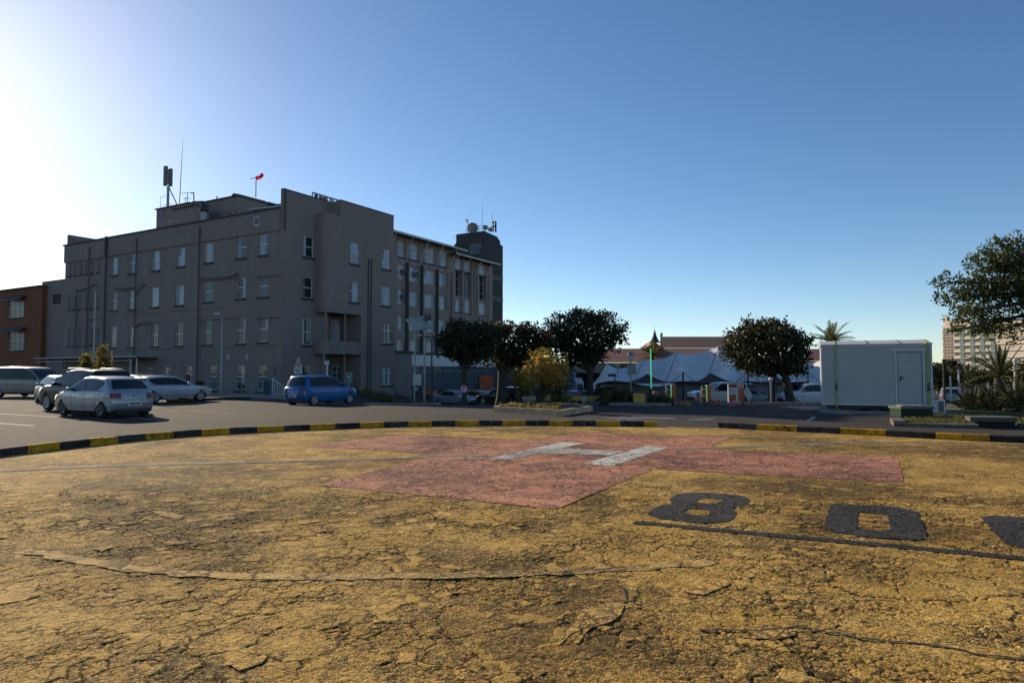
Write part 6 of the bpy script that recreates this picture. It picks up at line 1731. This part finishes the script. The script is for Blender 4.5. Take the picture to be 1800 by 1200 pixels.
P3 = tri(Vector((x, 0, b.z + .03)), w3, Y - .004); cen = sum(P3, Vector()) / 3; I3 = [cen + (p - cen) * .72 for p in P3]
for i in range(3): m.add([P3[i], P3[(i + 1) % 3], I3[(i + 1) % 3], I3[i]], [(0, 1, 2, 3)])
obj('warning_border', m, plain("sign_red", (.5, .02, .02)), sp_)
m = MB(); hc = cen + Vector((0, -.006, .02)); disc(m, hc + Vector((0, 0, .09)), .028, 12, .003); m.extr([hc + Vector((-.03, 0, .05)), hc + Vector((.03, 0, .05)), hc + Vector((.06, 0, -.11)), hc + Vector((.02, 0, -.11)), hc + Vector((0, 0, -.03)), hc + Vector((-.02, 0, -.11)), hc + Vector((-.06, 0, -.11))], (0, .003, 0)); obj('pictogram', m, M_darkmetal, sp_)
m = MB()
z_ = b.z - .02
for k in range(9): u = lerp(a0_.x + .03, a1_.x - .07, k / 8); m.box(u, u + .03, Y - .005, Y - .001, z_ - .06 + .03 * (k % 2), z_ - .03 + .03 * (k % 2))
for k, w_ in enumerate((.34, .30)): m.box(x - w_ / 2, x + w_ / 2, Y - .005, Y - .001, z_ - .16 - k * .09, z_ - .12 - k * .09)
obj('lettering', m, M_trim, sp_)
# assembly point sign
Y = 41; c = at(613.5, 663.5, Y); x = c.x
t = thing('assembly_point_sign', "green square sign with white figures beside the blue hatchback's bonnet", 'sign', (x, Y, zt(x, Y)))
m = MB(); m.tube([(x, Y + .05, zt(x, Y)), (x, Y + .05, c.z + .2)], .035, 8); obj('post', m, M_steel, t)
m = MB(); a, b = at(608, 672, Y), at(619, 654.5, Y); m.box(a.x, b.x, Y, Y + .02, a.z, b.z); pp = obj('sign_plate', m, M_whitep, t)
m = MB(); m.box(a.x + .02, b.x - .02, Y - .006, Y - .002, a.z + .02, b.z - .02); obj('sign_face', m, plain("sign_green", (.01, .16, .10), .5), pp)
m = MB(); y_ = Y - .012; cz = c.z + .06
for dx in (-.055, 0, .055): disc(m, Vector((c.x + dx, y_, cz + .045)), .022, 10, .003); m.box(c.x + dx - .024, c.x + dx + .024, y_, y_ + .003, cz - .07, cz + .018)
for sx in (-1, 1):
    for sz in (-1, 1): p = Vector((c.x + sx * .10, y_, cz + sz * .11)); m.extr([p, p + Vector((sx * .045, 0, 0)), p + Vector((0, 0, sz * .045))][::sx * sz], (0, .003, 0))
disc(m, Vector((c.x, y_, a.z + .10)), .045, 12, .003)
obj('pictogram', m, M_whitep, pp)
# standpipe sign behind the blue car
Y = 44; x = atx(574.5, Y)
t = thing('parking_meter_post', "white standpipe with a small white box in front of the porch", 'post', (x, Y, zt(x, Y)))
m = MB(); m.tube([(x, Y, zt(x, Y)), (x, Y, at(574, 634, Y).z)], .055, 8); obj('post', m, M_frame, t)
m = MB(); a, b = at(570.5, 641, Y - .1), at(578.5, 634, Y - .1); m.box(a.x, b.x, Y - .14, Y - .06, a.z, b.z); obj('notice_box', m, M_whitep, t)
# blue wheelie bin
Y = 44.5; a, b = at(463, 695, Y), at(474.5, 669, Y); x = (a.x + b.x) / 2; z0 = zt(x, Y); h = b.z - z0
t = thing('wheelie_bin', "tall teal wheelie bin standing beside the stair railing", 'bin', (x, Y, z0))
m = MB(); tbox(m, x, Y, z0 + .05, z0 + h - .1, .17, .22, .2, .26); obj('body', m, plain("teal_plastic", (.012, .075, .10), .5), t)
m = MB(); m.extr([Vector((x - .24, Y - .3, z0 + h - .095)), Vector((x - .24, Y + .28, z0 + h - .095)), Vector((x - .24, Y + .24, z0 + h)), Vector((x - .24, Y - .24, z0 + h - .03))], (.48, 0, 0)); obj('lid', m, plain("teal_lid", (.014, .085, .11), .5), t)
for s in (-1, 1): m = MB(); m.lathe((x + s * .17, Y + .25, z0 + .1), [(.001, -.03), (.1, -.03), (.1, .03), (.001, .03)], 12, (1, 0, 0)); obj('wheel', m, M_tyre, t)
# railings
t = thing('guard_railing', "long two-bar steel railing along the kerb before the long facade", 'railing', (atx(400, 45.5), 45.5, 0))
base = PLl.p(0, 0, 9.1); ta, tb2 = None, None
def onrail(px):
    P = Plane(A0 + NL * 9.05, DL, NL); return P, P.tz(px, 680)[0]
Pq, r0 = onrail(322); _, r1 = onrail(462)
m = MB()
for z in (1.0, .55): m.tube([Pq.p(r0, z), Pq.p(r1, z)], .03, 6)
obj('rail', m, M_steel, t)
for k in range(9):
    m = MB(); tt = lerp(r0, r1, k / 8); m.tube([Pq.p(tt, -.1), Pq.p(tt, 1.0)], .03, 6); obj('post', m, M_steel, t)
t = thing('stair_railing', "pale sloping stair handrail with upright bars left of the blue hatchback", 'railing', (atx(490, 46), 46, 0))
m = MB(); Y = 46; A_, B_ = at(479.5, 664.5, Y), at(505, 686, Y); m.tube([A_, B_], .035, 6); m.tube([at(479.5, 692, Y), at(505, 694, Y)], .025, 5)
for k in range(7): p = A_.lerp(B_, k / 6); m.tube([(p.x, p.y, -.05), p], .022 if k else .04, 5)
obj('handrail', m, M_frame, t)
# kerbed island in the car park
m = MB(); isl = [flat(*q) for q in ((292, 705.8), (345, 704), (440, 701.5), (520, 700.5), (520, 697), (440, 696.5), (330, 698.5))]
m.prism([(p.x, p.y) for p in isl], -.05, .14); struct('kerb_island', m, M_conc)
m = MB()
for i in range(2):
    a, b = isl[i], isl[i + 1]; d = (b - a).normalized(); n_ = Vector((d.y, -d.x, 0)); L_ = (b - a).length; ks = int(L_ / .9)
    for k in range(ks): m.obox(a + d * (L_ * k / ks) + n_ * .003 + Vector((0, 0, -.03)), d * (L_ / ks - .01), n_ * .14, Vector((0, 0, .172)), (k + 1) % 2 if i == 0 else 0)
struct('kerb', m, [M_kb, M_ky])
# kerb along the pavilion and down to the entrance
m = MB(); P_ = [Vector((atx(640, 37.5), 37.5, 0)), Vector((atx(697, 38.4), 38.4, 0)), Vector((atx(740, 36), 36, 0)), Vector((atx(775, 35), 35, 0))]
P_ = catmull(P_, 6)
for a, b in zip(P_, P_[1:]): m.obox(Vector((a.x, a.y, zt(a.x, a.y) - .05)), b - a, Vector((0, .16, 0)), Vector((0, 0, .17)))
struct('kerb', m, M_conc)
m = MB()
for (xa2, ya2, xb2, yb2) in ((1200, 40, 1450, 36.5), (1062, 33.2, 1180, 32.4)):
    a, b = Vector((atx(xa2, ya2), ya2, 0)), Vector((atx(xb2, yb2), yb2, 0)); n = 14
    for k in range(n):
        p, q = a.lerp(b, k / n), a.lerp(b, (k + 1) / n - .002); m.obox(Vector((p.x, p.y, zt(p.x, p.y) - .05)), q - p + Vector((0, 0, zt(q.x, q.y) - zt(p.x, p.y))), Vector((0, .18, 0)), Vector((0, 0, .20)))
struct('kerb', m, M_conc)
# ticket machines with green light strips
M_led = glow("green_led", (.10, .62, .24), .42)
M_or = plain("orange_panel_paint", (.42, .085, .02), .5)
for px0, px1, y0, y1, Y, lb in ((1172, 1188.5, 676.5, 714, 44, "ticket machine with green light strip at the end of the strappy plants"), (1235, 1249.5, 676.5, 712.5, 45, "ticket machine with green light strip in front of the white crossover's door")):
    a, b = at(px0, y1, Y), at(px1, y0, Y); x0, x1 = a.x, b.x; z0 = zt((x0 + x1) / 2, Y); z1 = b.z; xm = lerp(x0, x1, .44)
    t = thing('ticket_machine', lb, 'ticket machine', ((x0 + x1) / 2, Y, z0), 0, "ticket machines at the car park entrance")
    m = MB(); m.box(x0, xm, Y, Y + .4, z0, z1 - .06); obj('body', m, M_darkmetal, t)
    m = MB(); m.box(xm + .05, x1, Y - .02, Y + .42, z0, z1); obj('side_panel', m, M_or, t)
    m = MB(); m.box(xm + .001, xm + .049, Y - .04, Y + .1, z0 + .02, z1 - .02); obj('light_strip', m, M_led, t)
    m = MB(); cx = (x0 + xm) / 2; cz = z1 - .27
    for k in range(18):
        a0_ = -.6 + k * (4.34) / 18 + pi - .04 - 0; 
    ring = [(cx + .10 * cos(q) , cz + .10 * sin(q)) for q in [pi * .75 + 2 * pi * .75 * k / 18 - 0 for k in range(19)]]
    for (u0, w0), (u1, w1) in zip(ring, ring[1:]): m.tube([(u0, Y - .012, w0), (u1, Y - .012, w1)], .022, 5)
    m.box(cx - .035, cx + .035, Y - .02, Y - .004, cz - .02, cz + .05)
    obj('emblem', m, M_whitep, t)
    m = MB(); m.box(x0 + .03, xm - .03, Y - .015, Y - .003, z0 + (z1 - z0) * .42, z0 + (z1 - z0) * .62); obj('orange_panel', m, M_or, t)
    m = MB(); m.box(x0, xm, Y - .018, Y - .002, z0 + (z1 - z0) * .40, z0 + (z1 - z0) * .42); obj('trim_line', m, M_frame, t)
# raised lit boom
Y = 46; x = atx(1145, Y); zb_, zt2 = at(1145, 683, Y).z, at(1145, 612.5, Y).z
t = thing('raised_barrier', "tall upright barrier arm glowing green on a dark base", 'barrier', (x, Y, zt(x, Y)))
m = MB(); m.box(x - .14, x + .14, Y - .1, Y + .2, zt(x, Y), zb_ + .02); obj('base', m, M_darkmetal, t)
m = MB(); m.tube([(x, Y, zb_ + .021), (x - .02, Y, zt2)], .042, 8); obj('arm', m, M_led, t)
x = atx(1152.5, 44); a = at(1147, 700, 44); zt2 = at(1150, 687.5, 44).z
t = thing('barrier_cabinet', "short pinkish orange barrier cabinet beside the glowing arm", 'barrier', (x, 44, zt(x, 44)))
m = MB(); m.box(x - .16, x + .16, 43.9, 44.3, zt(x, 44), zt2 - .10); obj('body', m, plain("salmon_paint", (.46, .16, .11), .5), t)
m = MB(); m.lathe((x, 44.1, zt2 - .099), [(.2, 0), (.19, .06), (.1, .1), (.001, .11)], 12); obj('lid', m, plain("salmon_paint", (.46, .16, .11), .5), t)
# yellow cabinet board and yellow beam
Y = 33; a, b = at(1113.5, 718.5, Y), at(1134, 691.5, Y)
t = thing('yellow_cabinet', "mustard yellow cabinet standing among strappy plants", 'cabinet', ((a.x + b.x) / 2, Y, 0))
m = MB(); m.box(a.x, b.x, Y, Y + .3, -.05, b.z); cbn = obj('body', m, plain("mustard_paint", (.44, .27, .03), .55, var=.2), t)
m = MB(); m.box(a.x + .04, b.x - .04, Y - .012, Y - .002, .08, b.z - .05); obj('door', m, plain("mustard_paint_door", (.47, .29, .035), .55, var=.2), cbn)
Y = 34.5; x0, x1 = atx(957, Y), atx(1055, Y); z0, z1 = at(1000, 703.5, Y).z, at(1000, 696, Y).z
t = thing('boom_barrier', "horizontal yellow barrier beam on a grey post with a dark green foot", 'barrier', (atx(1030, Y), Y, zt(atx(1030, Y), Y)))
m = MB(); m.extr([Vector((x0, Y - .04, z0)), Vector((x1 - .35, Y - .04, z0 - .03)), Vector((x1, Y - .04, lerp(z0, z1, .75))), Vector((x1, Y - .04, z1)), Vector((x0, Y - .04, z1))], (0, .1, 0)); obj('beam', m, plain("yellow_beam_paint", (.46, .25, .02), .5), t)
xm = atx(1027, Y); m = MB(); m.box(xm - .13, xm + .13, Y - .06, Y - .042, z0 - .02, z1 + .02); m.box(xm - .10, xm + .12, Y + .07, Y + .25, zt(xm, Y), z0 + .05); obj('post', m, M_steel, t)
xg0, xg1 = atx(1029, Y - .7), atx(1050, Y - .7); m = MB(); m.extr([Vector((xg0 - .1, Y - .7, 0)), Vector((xg1, Y - .7, 0)), Vector((xg1 + .35, Y - .4, z0 - .04)), Vector((xg0 + .25, Y - .4, z0 - .04))], (0, .3, 0)); obj('foot', m, plain("dark_green_steel", (.02, .06, .042), .5), t)
# orange notice board
Y = 43; t0, b0 = at(1280.5, 714, Y), at(1308, 674.5, Y)
t = thing('notice_board', "white framed parking tariff board with orange header and orange panels", 'sign', ((t0.x + b0.x) / 2, Y, zt(t0.x, Y)))
zz = zt(t0.x, Y); x0, x1, zt2 = t0.x, b0.x, b0.z
m = MB(); m.box(x0, x1, Y, Y + .12, zz + .14, zt2); fr = obj('panel', m, M_whitep, t)
m = MB(); m.box(x0 + .0, x0 + .06, Y + .02, Y + .10, zz, zz + .139); m.box(x1 - .1, x1 - .04, Y + .02, Y + .10, zz, zz + .139); obj('leg', m, M_whitep, t)
H_ = zt2 - zz
def pnl(a, b, c, d, mt, nm, y=.012): m = MB(); m.box(lerp(x0, x1, a), lerp(x0, x1, b), Y - y, Y - .002, zz + H_ * c, zz + H_ * d); obj(nm, m, mt, fr)
pnl(.02, .99, .83, .99, M_or, 'header'); pnl(.55, .96, .88, .95, M_whitep, 'header_strip', .018); pnl(.62, .99, .16, .80, M_or, 'orange_panel'); pnl(.08, .48, .18, .50, M_or, 'orange_panel'); pnl(.08, .54, .54, .79, plain("pale_print", (.5, .52, .56), .6), 'tariff_print')
for k in range(3): pnl(.11, .42, .57 + k * .07, .59 + k * .07, M_steel, 'print_line', .017)
for k in range(4): pnl(.06 + k * .12, .15 + k * .12, .88, .94, M_trim, 'lettering', .017)
# traffic cones, bollard, rocks
M_cone = plain("cone_orange", (.38, .06, .025), .6, var=.2); M_conepk = plain("cone_pink", (.46, .06, .10), .6, var=.2); M_conedk = plain("cone_faded", (.16, .055, .035), .7, var=.3)
for px, yb, yt, Y, mt, lb in ((1263, 724, 704.5, 34, M_cone, "dull orange traffic cone left of the pink one before the notice board"), (1286, 729, 704, 32, M_conepk, "bright pink traffic cone in front of the notice board"), (1305.5, 729, 706, 32, M_conedk, "faded brownish traffic cone right of the pink one"), (1321.5, 731, 718, 31, M_conedk, "smallest dark cone at the right end of the cone row")):
    c = at(px, yt, Y); x = c.x; z0 = zt(x, Y); h = max(.3, c.z - z0)
    t = thing('traffic_cone', lb, 'traffic cone', (x, Y, z0), 0, "traffic cones across the entrance")
    m = MB(); m.lathe((x, Y, z0 + .031), [(.15, 0), (.14, .03), (.03, h - .03), (.001, h - .03)], 14); obj('cone', m, mt, t)
    m = MB(); m.box(x - .19, x + .19, Y - .19, Y + .19, z0 + .002, z0 + .03); obj('base', m, M_trim, t)
c = at(1227, 692, 38); o = pole('bollard', "thin orange bollard between the two ticket machines", 1227, 692.5, 720, 38, .07, M_cone, cap=M_darkmetal)
rng = random.Random(9)
for px, py, Y, rx, rz, mt, lb in ((1203, 722.5, 33, .33, .17, plain("ochre_rock", (.24, .13, .05), .9, var=.3, bump=.04), "ochre boulder at the end of the strappy plants"), (1182, 720.5, 33.8, .26, .16, plain("grey_rock", (.22, .20, .17), .9, var=.3, bump=.04), "grey boulder left of the ochre one"), (1160, 719, 34, .26, .15, plain("grey_rock", (.22, .20, .17), .9), "grey boulder under the strappy plants"), (1245, 723.5, 33.4, .28, .14, plain("rust_rock", (.17, .07, .035), .9, var=.3, bump=.04), "rust-brown boulder in front of the right ticket machine"), (1226, 722.5, 34.2, .22, .13, plain("dark_rock", (.10, .09, .08), .9, var=.3), "dark boulder under the orange bollard")):
    x = atx(px, Y); z0 = zt(x, Y); m = MB()
    m.grid(lambda u, v: (lambda d: Vector((x, Y, z0 + rz * .3)) + Vector((d.x * rx, d.y * rx * .8, d.z * rz)) * (1 + .35 * mnoise.noise(d * 1.7 + Vector((px, 0, 0)))))(Vector((cos(2 * pi * u) * sin(pi * v), sin(2 * pi * u) * sin(pi * v), cos(pi * v)))), 18, 10, 0, True)
    tag(obj('boulder', m, mt, None, base=(x, Y, z0)), lb, 'rock')
# tall signs by the tent
Y = 58; x = atx(1081, Y); t = thing('direction_sign', "dark blue direction board on a pole before the white tent", 'sign', (x, Y, zt(x, Y)))
m = MB(); m.tube([(x, Y, zt(x, Y)), (x, Y, at(1081, 657, Y).z)], .05, 6); obj('post', m, M_darkmetal, t)
m = MB(); a, b = at(1069, 662, Y - .1), at(1083, 656.5, Y - .1); m.box(a.x, b.x, Y - .12, Y - .08, a.z, b.z); obj('board', m, plain("sign_blue", (.02, .035, .12), .5), t)
Y = 60; x = atx(1004, Y); t = thing('blue_banner_sign', "tall blue banner board right of the sunlit bush", 'sign', (x, Y, zt(x, Y)))
m = MB(); a, b = at(1001, 680, Y), at(1009.5, 656, Y); m.box(a.x, b.x, Y, Y + .08, a.z, b.z); obj('board', m, plain("banner_blue", (.045, .065, .14), .6), t)
m = MB(); m.tube([(x, Y + .04, zt(x, Y)), (x, Y + .04, a.z + .02)], .05, 6); obj('post', m, M_darkmetal, t)
x = atx(1086, 70); t = thing('street_lamp', "slim grey lamp pole rising in front of the red tiled roof", 'lamp post', (x, 70, zt(x, 70)))
m = MB(); m.tube([(x, 70, zt(x, 70)), (x, 70, at(1086, 643, 70).z)], .05, 6); obj('post', m, M_steel, t)
m = MB(); c = at(1086, 642, 70); m.box(x - .25, x + .25, 69.9, 70.1, c.z, c.z + .15); obj('lamp_head', m, plain("yellowish_lamp", (.45, .42, .2), .4), t)
# small truck
Y = 82; x = atx(1020, Y); z0 = zt(x, Y)
t = thing('small_truck', "white truck cab seen head-on between the blue banner and tall tree trunk", 'truck', (x, Y, z0))
a, b = at(1014, 684, Y), at(1027, 670, Y); w_ = (b.x - a.x) / 2
m = MB(); m.extr([Vector((x - w_, Y, z0 + .5)), Vector((x + w_, Y, z0 + .5)), Vector((x + w_, Y + .3, b.z)), Vector((x - w_, Y + .3, b.z))], (0, 2.2, 0)); obj('cab', m, P_white, t)
m = MB(); m.extr([Vector((x - w_ * .85, Y + .09, lerp(z0 + .5, b.z, .45))), Vector((x + w_ * .85, Y + .09, lerp(z0 + .5, b.z, .45))), Vector((x + w_ * .8, Y + .24, lerp(z0 + .5, b.z, .85))), Vector((x - w_ * .8, Y + .24, lerp(z0 + .5, b.z, .85)))], (0, .05, 0)); obj('windscreen', m, M_cglass, t)
m = MB(); m.box(x - w_ * 1.05, x + w_ * 1.05, Y + 2.25, Y + 6, z0 + .5, b.z + .35); obj('cargo_box', m, P_white, t)
for s in (-1, 1):
    m = MB(); m.lathe((x + s * w_ * .8, Y + .9, z0 + .42), [(.001, -.12), (.42, -.12), (.42, .12), (.001, .12)], 16, (1, 0, 0)); obj('wheel', m, M_tyre, t)
# person in orange
def person(label, x, Y, z0, h, top, legs, facing=pi):
    bm = bmesh.new(); lay = None
    J = dict(pelvis=(0, 0, .52), belly=(0, 0, .62), chest=(0, .005, .74), neck=(0, 0, .83), head=(0, -.015, .90), crown=(0, -.005, .975),
             lsh=(.105, 0, .80), lel=(.14, .01, .64), lwr=(.135, -.05, .50), lha=(.132, -.06, .45), rsh=(-.105, 0, .80), rel=(-.14, .01, .64), rwr=(-.135, -.05, .50), rha=(-.132, -.06, .45),
             lhip=(.055, 0, .50), lkn=(.062, -.015, .27), lan=(.062, .01, .04), lto=(.066, -.075, .015), rhip=(-.055, 0, .50), rkn=(-.062, .01, .27), ran=(-.062, .03, .04), rto=(-.066, -.05, .015))
    R = dict(pelvis=.085, belly=.078, chest=.09, neck=.035, head=.058, crown=.042, lsh=.048, lel=.032, lwr=.022, lha=.026, rsh=.048, rel=.032, rwr=.022, rha=.026, lhip=.062, lkn=.042, lan=.026, lto=.024, rhip=.062, rkn=.042, ran=.026, rto=.024)
    Ed = [('pelvis', 'belly'), ('belly', 'chest'), ('chest', 'neck'), ('neck', 'head'), ('head', 'crown'), ('chest', 'lsh'), ('lsh', 'lel'), ('lel', 'lwr'), ('lwr', 'lha'), ('chest', 'rsh'), ('rsh', 'rel'), ('rel', 'rwr'), ('rwr', 'rha'), ('pelvis', 'lhip'), ('lhip', 'lkn'), ('lkn', 'lan'), ('lan', 'lto'), ('pelvis', 'rhip'), ('rhip', 'rkn'), ('rkn', 'ran'), ('ran', 'rto')]
    ks = list(J)
    me = bpy.data.meshes.new('person'); me.from_pydata([Vector(J[k]) * h for k in ks], [(ks.index(a), ks.index(b)) for a, b in Ed], [])
    o = bpy.data.objects.new('person', me); COL.objects.link(o)
    md = o.modifiers.new('skin', 'SKIN'); md.use_smooth_shade = True
    for i, k in enumerate(ks):
        sv = me.skin_vertices[0].data[i]; sv.radius = (R[k] * h, R[k] * h * (.8 if k in ('chest', 'belly', 'pelvis') else 1)); sv.use_root = (k == 'pelvis')
    sb = o.modifiers.new('sub', 'SUBSURF'); sb.levels = sb.render_levels = 1
    dg = bpy.context.evaluated_depsgraph_get(); m2 = bpy.data.meshes.new_from_object(o.evaluated_get(dg))
    o.modifiers.clear(); o.data = m2
    skin = plain("brown_skin", (.10, .05, .03), .6); shoe = M_trim
    for mm in (skin, top, legs, shoe): m2.materials.append(mm)
    for p in m2.polygons:
        z = p.center.z / h; p.material_index = 1 if (.50 < z < .825) and not (z < .56 and abs(p.center.x) > .11 * h) else 2 if .05 < z <= .50 and abs(p.center.x) < .11 * h else 3 if z <= .05 else 0
        p.use_smooth = True
    o.location = (x, Y, z0); o.rotation_euler = (0, 0, facing - pi)
    tag(o, label, 'person')
    m = MB(); m.grid(lambda u, v: Vector((0, .003 * h, .935 * h)) + Vector((.056 * cos(2 * pi * u) * sin(pi * v * .5), .062 * sin(2 * pi * u) * sin(pi * v * .5), .058 * cos(pi * v * .5))) * h, 14, 6, 0, True)
    obj('hair', m, M_trim, o, local=True)
    return o
x = atx(753, 60); person("person in an orange jacket and dark trousers standing beside the black lamp post", x, 60, at(753, 711, 60).z * 0 + max(zt(x, 60), at(753, 711, 60).z - .02), 1.72, plain("orange_jacket", (.36, .075, .03), .8), M_trim)
x = atx(883, 74); z_ = zt(x, 74); person("person in a bright orange vest partly hidden behind the white van roof", x, 74, at(883, 670, 74).z - 1.72, 1.72, plain("hivis_orange", (.62, .10, .02), .7), M_trim)

# ================================================================== ROOFTOP GEAR
zr = zc - .25
PQ = Plane(A0 - NL * 5.0, DL, NL)
tm, zm0 = PQ.tz(295, 359); zq1 = Q1[3]
Am = thing('antenna_mast', "thick grey cellular antenna panels on a braced pale mast above the roof room", 'antenna', PQ.p(tm, zq1 + .12))
m = MB(); m.tube([PQ.p(tm, zq1 + .1), PQ.p(tm, PQ.tz(295, 328)[1])], .14, 10); obj('mast', m, M_steel, Am)
m = MB(); m.tube([PQ.p(PQ.tz(313, 356)[0], zq1 + .1), PQ.p(PQ.tz(298, 331)[0], PQ.tz(298, 331)[1])], .06, 6); obj('brace', m, M_steel, Am)
za_, zb_ = PQ.tz(294, 328)[1], PQ.tz(294, 294.5)[1]
for dt, do, w_, z0, z1 in ((0, .32, .22, za_, zb_), (-.42, .1, .16, za_ + .15, zb_ - .35), (.1, -.3, .2, za_ + .1, zb_ - .1)):
    m = MB(); PQ.box(m, tm + dt - w_, tm + dt + w_, z0, z1, do - .12, do + .12); obj('antenna_panel', m, plain("antenna_grey", (.12, .125, .13), .6), Am)
m = MB()
for dz in (.6, 1.5): m.tube([PQ.p(tm - .9, zq1 + dz), PQ.p(tm + 1.3, zq1 + dz)], .02, 5)
m.tube([PQ.p(tm + 1.3, zq1), PQ.p(tm + 1.3, zq1 + 1.6)], .02, 5)
obj('cable_frame', m, M_steel, Am)
def rod(name, label, pts, r, cat='antenna', plane=PQ, mat=M_darkmetal, extra=()):
    P = [plane.p(*plane.tz(*q)) for q in pts]; m = MB(); m.tube(P, r, 5)
    for e in extra: m.tube([plane.p(*plane.tz(*q)) for q in e], r * .8, 4)
    return tag(obj(name, m, mat, None, base=P[0]), label, cat)
rod('whip_antenna', "very tall thin whip antenna right of the cellular mast", [(315.5, 357), (321.5, 245)], [.05, .02])
rod('television_antenna', "television antenna with cross bars left of the thick bare pole", [(329.5, 357), (329.5, 339)], .035, extra=([(318, 340), (338, 338.5)], [(322, 349), (336, 348.5)], [(326, 356), (326, 346)]))
rod('antenna_pole', "short dark pole right of the television antenna", [(341, 359), (340.5, 339)], .06, extra=([(336, 339.5), (341, 338.5)],))
rod('roof_pipe', "short pale vent pipe on the roof room", [(381, 352), (381, 345)], .08, 'pipe', Pg, M_frame)
rod('roof_camera', "small dark aerial cluster left of the windsock", [(411, 347), (411, 340)], .10, 'antenna', Pg, extra=([(408, 343), (415, 341)],))
wsb = Pg
a, b = wsb.tz(435, 343), wsb.tz(437, 309)
Ws = thing('windsock', "red windsock on a slender pole above the roof parapet", 'windsock', wsb.p(*a))
m = MB(); m.tube([wsb.p(*a, -1), wsb.p(a[0], b[1], -1)], .05, 6); obj('pole', m, M_steel, Ws)
m = MB(); m.tube([wsb.p(*wsb.tz(425.5, 310), -1), wsb.p(*wsb.tz(438, 307.5), -1)], .035, 5); obj('arm', m, M_darkmetal, Ws)
m = MB(); p0, p1 = wsb.p(*wsb.tz(437, 308.5), -1), wsb.p(*wsb.tz(447.5, 307), -1)
m.tube([p0, p0.lerp(p1, .4), p0.lerp(p1, .75) + Vector((0, 0, .1)), p1 + Vector((0, 0, .25))], [.2, .18, .15, .12], 10, cap=False)
m.add([p0.lerp(p1, .4) + Vector((0, 0, .16)), p0.lerp(p1, .62) + Vector((0, 0, .42)), p1 + Vector((0, 0, .42)), p1 + Vector((0, 0, .1))], [(0, 1, 2, 3)])
obj('sock', m, foliage("red_windsock_fabric", (.55, .03, .03), (.65, .06, .05), .4), Ws)
# rooftop sign lettering frame behind the parapet
Ps = Plane(A0 + NR * -1.2, DR, NR); s0, s1 = Ps.tz(549, 345)[0], Ps.tz(600, 358)[0]; zs = Ps.tz(549.5, 337.5)[1]
Rs = thing('rooftop_sign', "steel-framed rooftop sign with dark and red letter panels behind the parapet", 'sign', Ps.p(s0, zR1 - 1))
m = MB(); Ps.box(m, s0, s1, zs - .12, zs, -.05, .05)
for k in range(7): t_ = lerp(s0, s1, k / 6); Ps.box(m, t_ - .04, t_ + .04, zR1 - 1.6, zs - .121, -.04, .04)
obj('frame', m, M_steel, Rs)
for f0, f1, mt in ((.05, .13, plain("sign_navy", (.015, .025, .06), .5)), (.20, .27, plain("sign_navy", (.015, .025, .06), .5)), (.34, .45, plain("sign_red_letter", (.34, .02, .035), .5)), (.55, .70, plain("sign_grey_letter", (.30, .38, .42), .5))):
    m = MB(); a_, b_ = lerp(s0, s1, f0), lerp(s0, s1, f1); zz1 = zs - .2
    m.extr([Ps.p(a_, zR1 - 1.2, .06), Ps.p(b_, zR1 - 1.2, .06), Ps.p(b_, zz1 - .15, .06), Ps.p(b_ - .1, zz1, .06), Ps.p(a_, zz1, .06)], NR * .12); obj('sign_letter', m, mt, Rs)
# tower top dishes and masts
def onT(px, py, o=-1.0): return PTl.p(*PTl.tz(px, py), o)
def dish(label, px, py, r):
    c = onT(px, py, -.8); t = thing('dish_antenna', label, 'antenna', (c.x, c.y, ztop), 0, "antennas on the dark tower")
    m = MB(); m.tube([(c.x, c.y + .3, ztop), (c.x, c.y + .3, c.z + r * .6)], .09, 8); obj('post', m, M_steel, t)
    m = MB(); m.lathe(c, [(r, 0), (r, .5), (r * .8, .62), (.001, .7)], 20, (.35, .9, .1)); m.lathe(c, [(r, 0), (r * .98, .05), (.001, .18)], 20, (.35, .9, .1)); obj('dish', m, plain("dish_grey", (.30, .28, .26), .6), t)
dish("largest round dish antenna on top of the dark tower", 826, 399.5, 1.05); dish("small round dish antenna near the right edge of the tower top", 848.5, 398.5, .45); dish("smallest squat dish antenna at the right corner of the tower", 857, 402, .4)
def tm_(label, pts, r, extra=()):
    P = [onT(*q, -1.6) for q in pts]; P[0].z = ztop - .05; m = MB(); m.tube(P, r, 5)
    for e in extra: m.tube([onT(*q, -1.6) for q in e], r * .9 if isinstance(r, float) else .05, 5)
    tag(obj('antenna_pole', m, M_darkmetal, None, base=P[0]), label, 'antenna', "antennas on the dark tower")
tm_("short antenna pole with a side arm, leftmost on the tower", [(814, 407), (814, 383)], .08, ([(810, 384.5), (815, 384)], [(811, 389), (811, 382)]))
tm_("tallest thin whip on the dark tower", [(839.5, 404), (839.5, 356)], .05, ([(839.5, 391), (839.5, 387)],))
tm_("thin whip right of the small dish", [(857.5, 402), (857.5, 371)], .05)
tm_("antenna pole with stacked dipoles near the right corner of the tower", [(859, 404), (859, 386)], .14, ([(857, 389), (861, 387)], [(856, 396), (862, 395)]))
tm_("dark panel antenna pole, rightmost on the tower", [(863.5, 406), (863.5, 386)], .18)
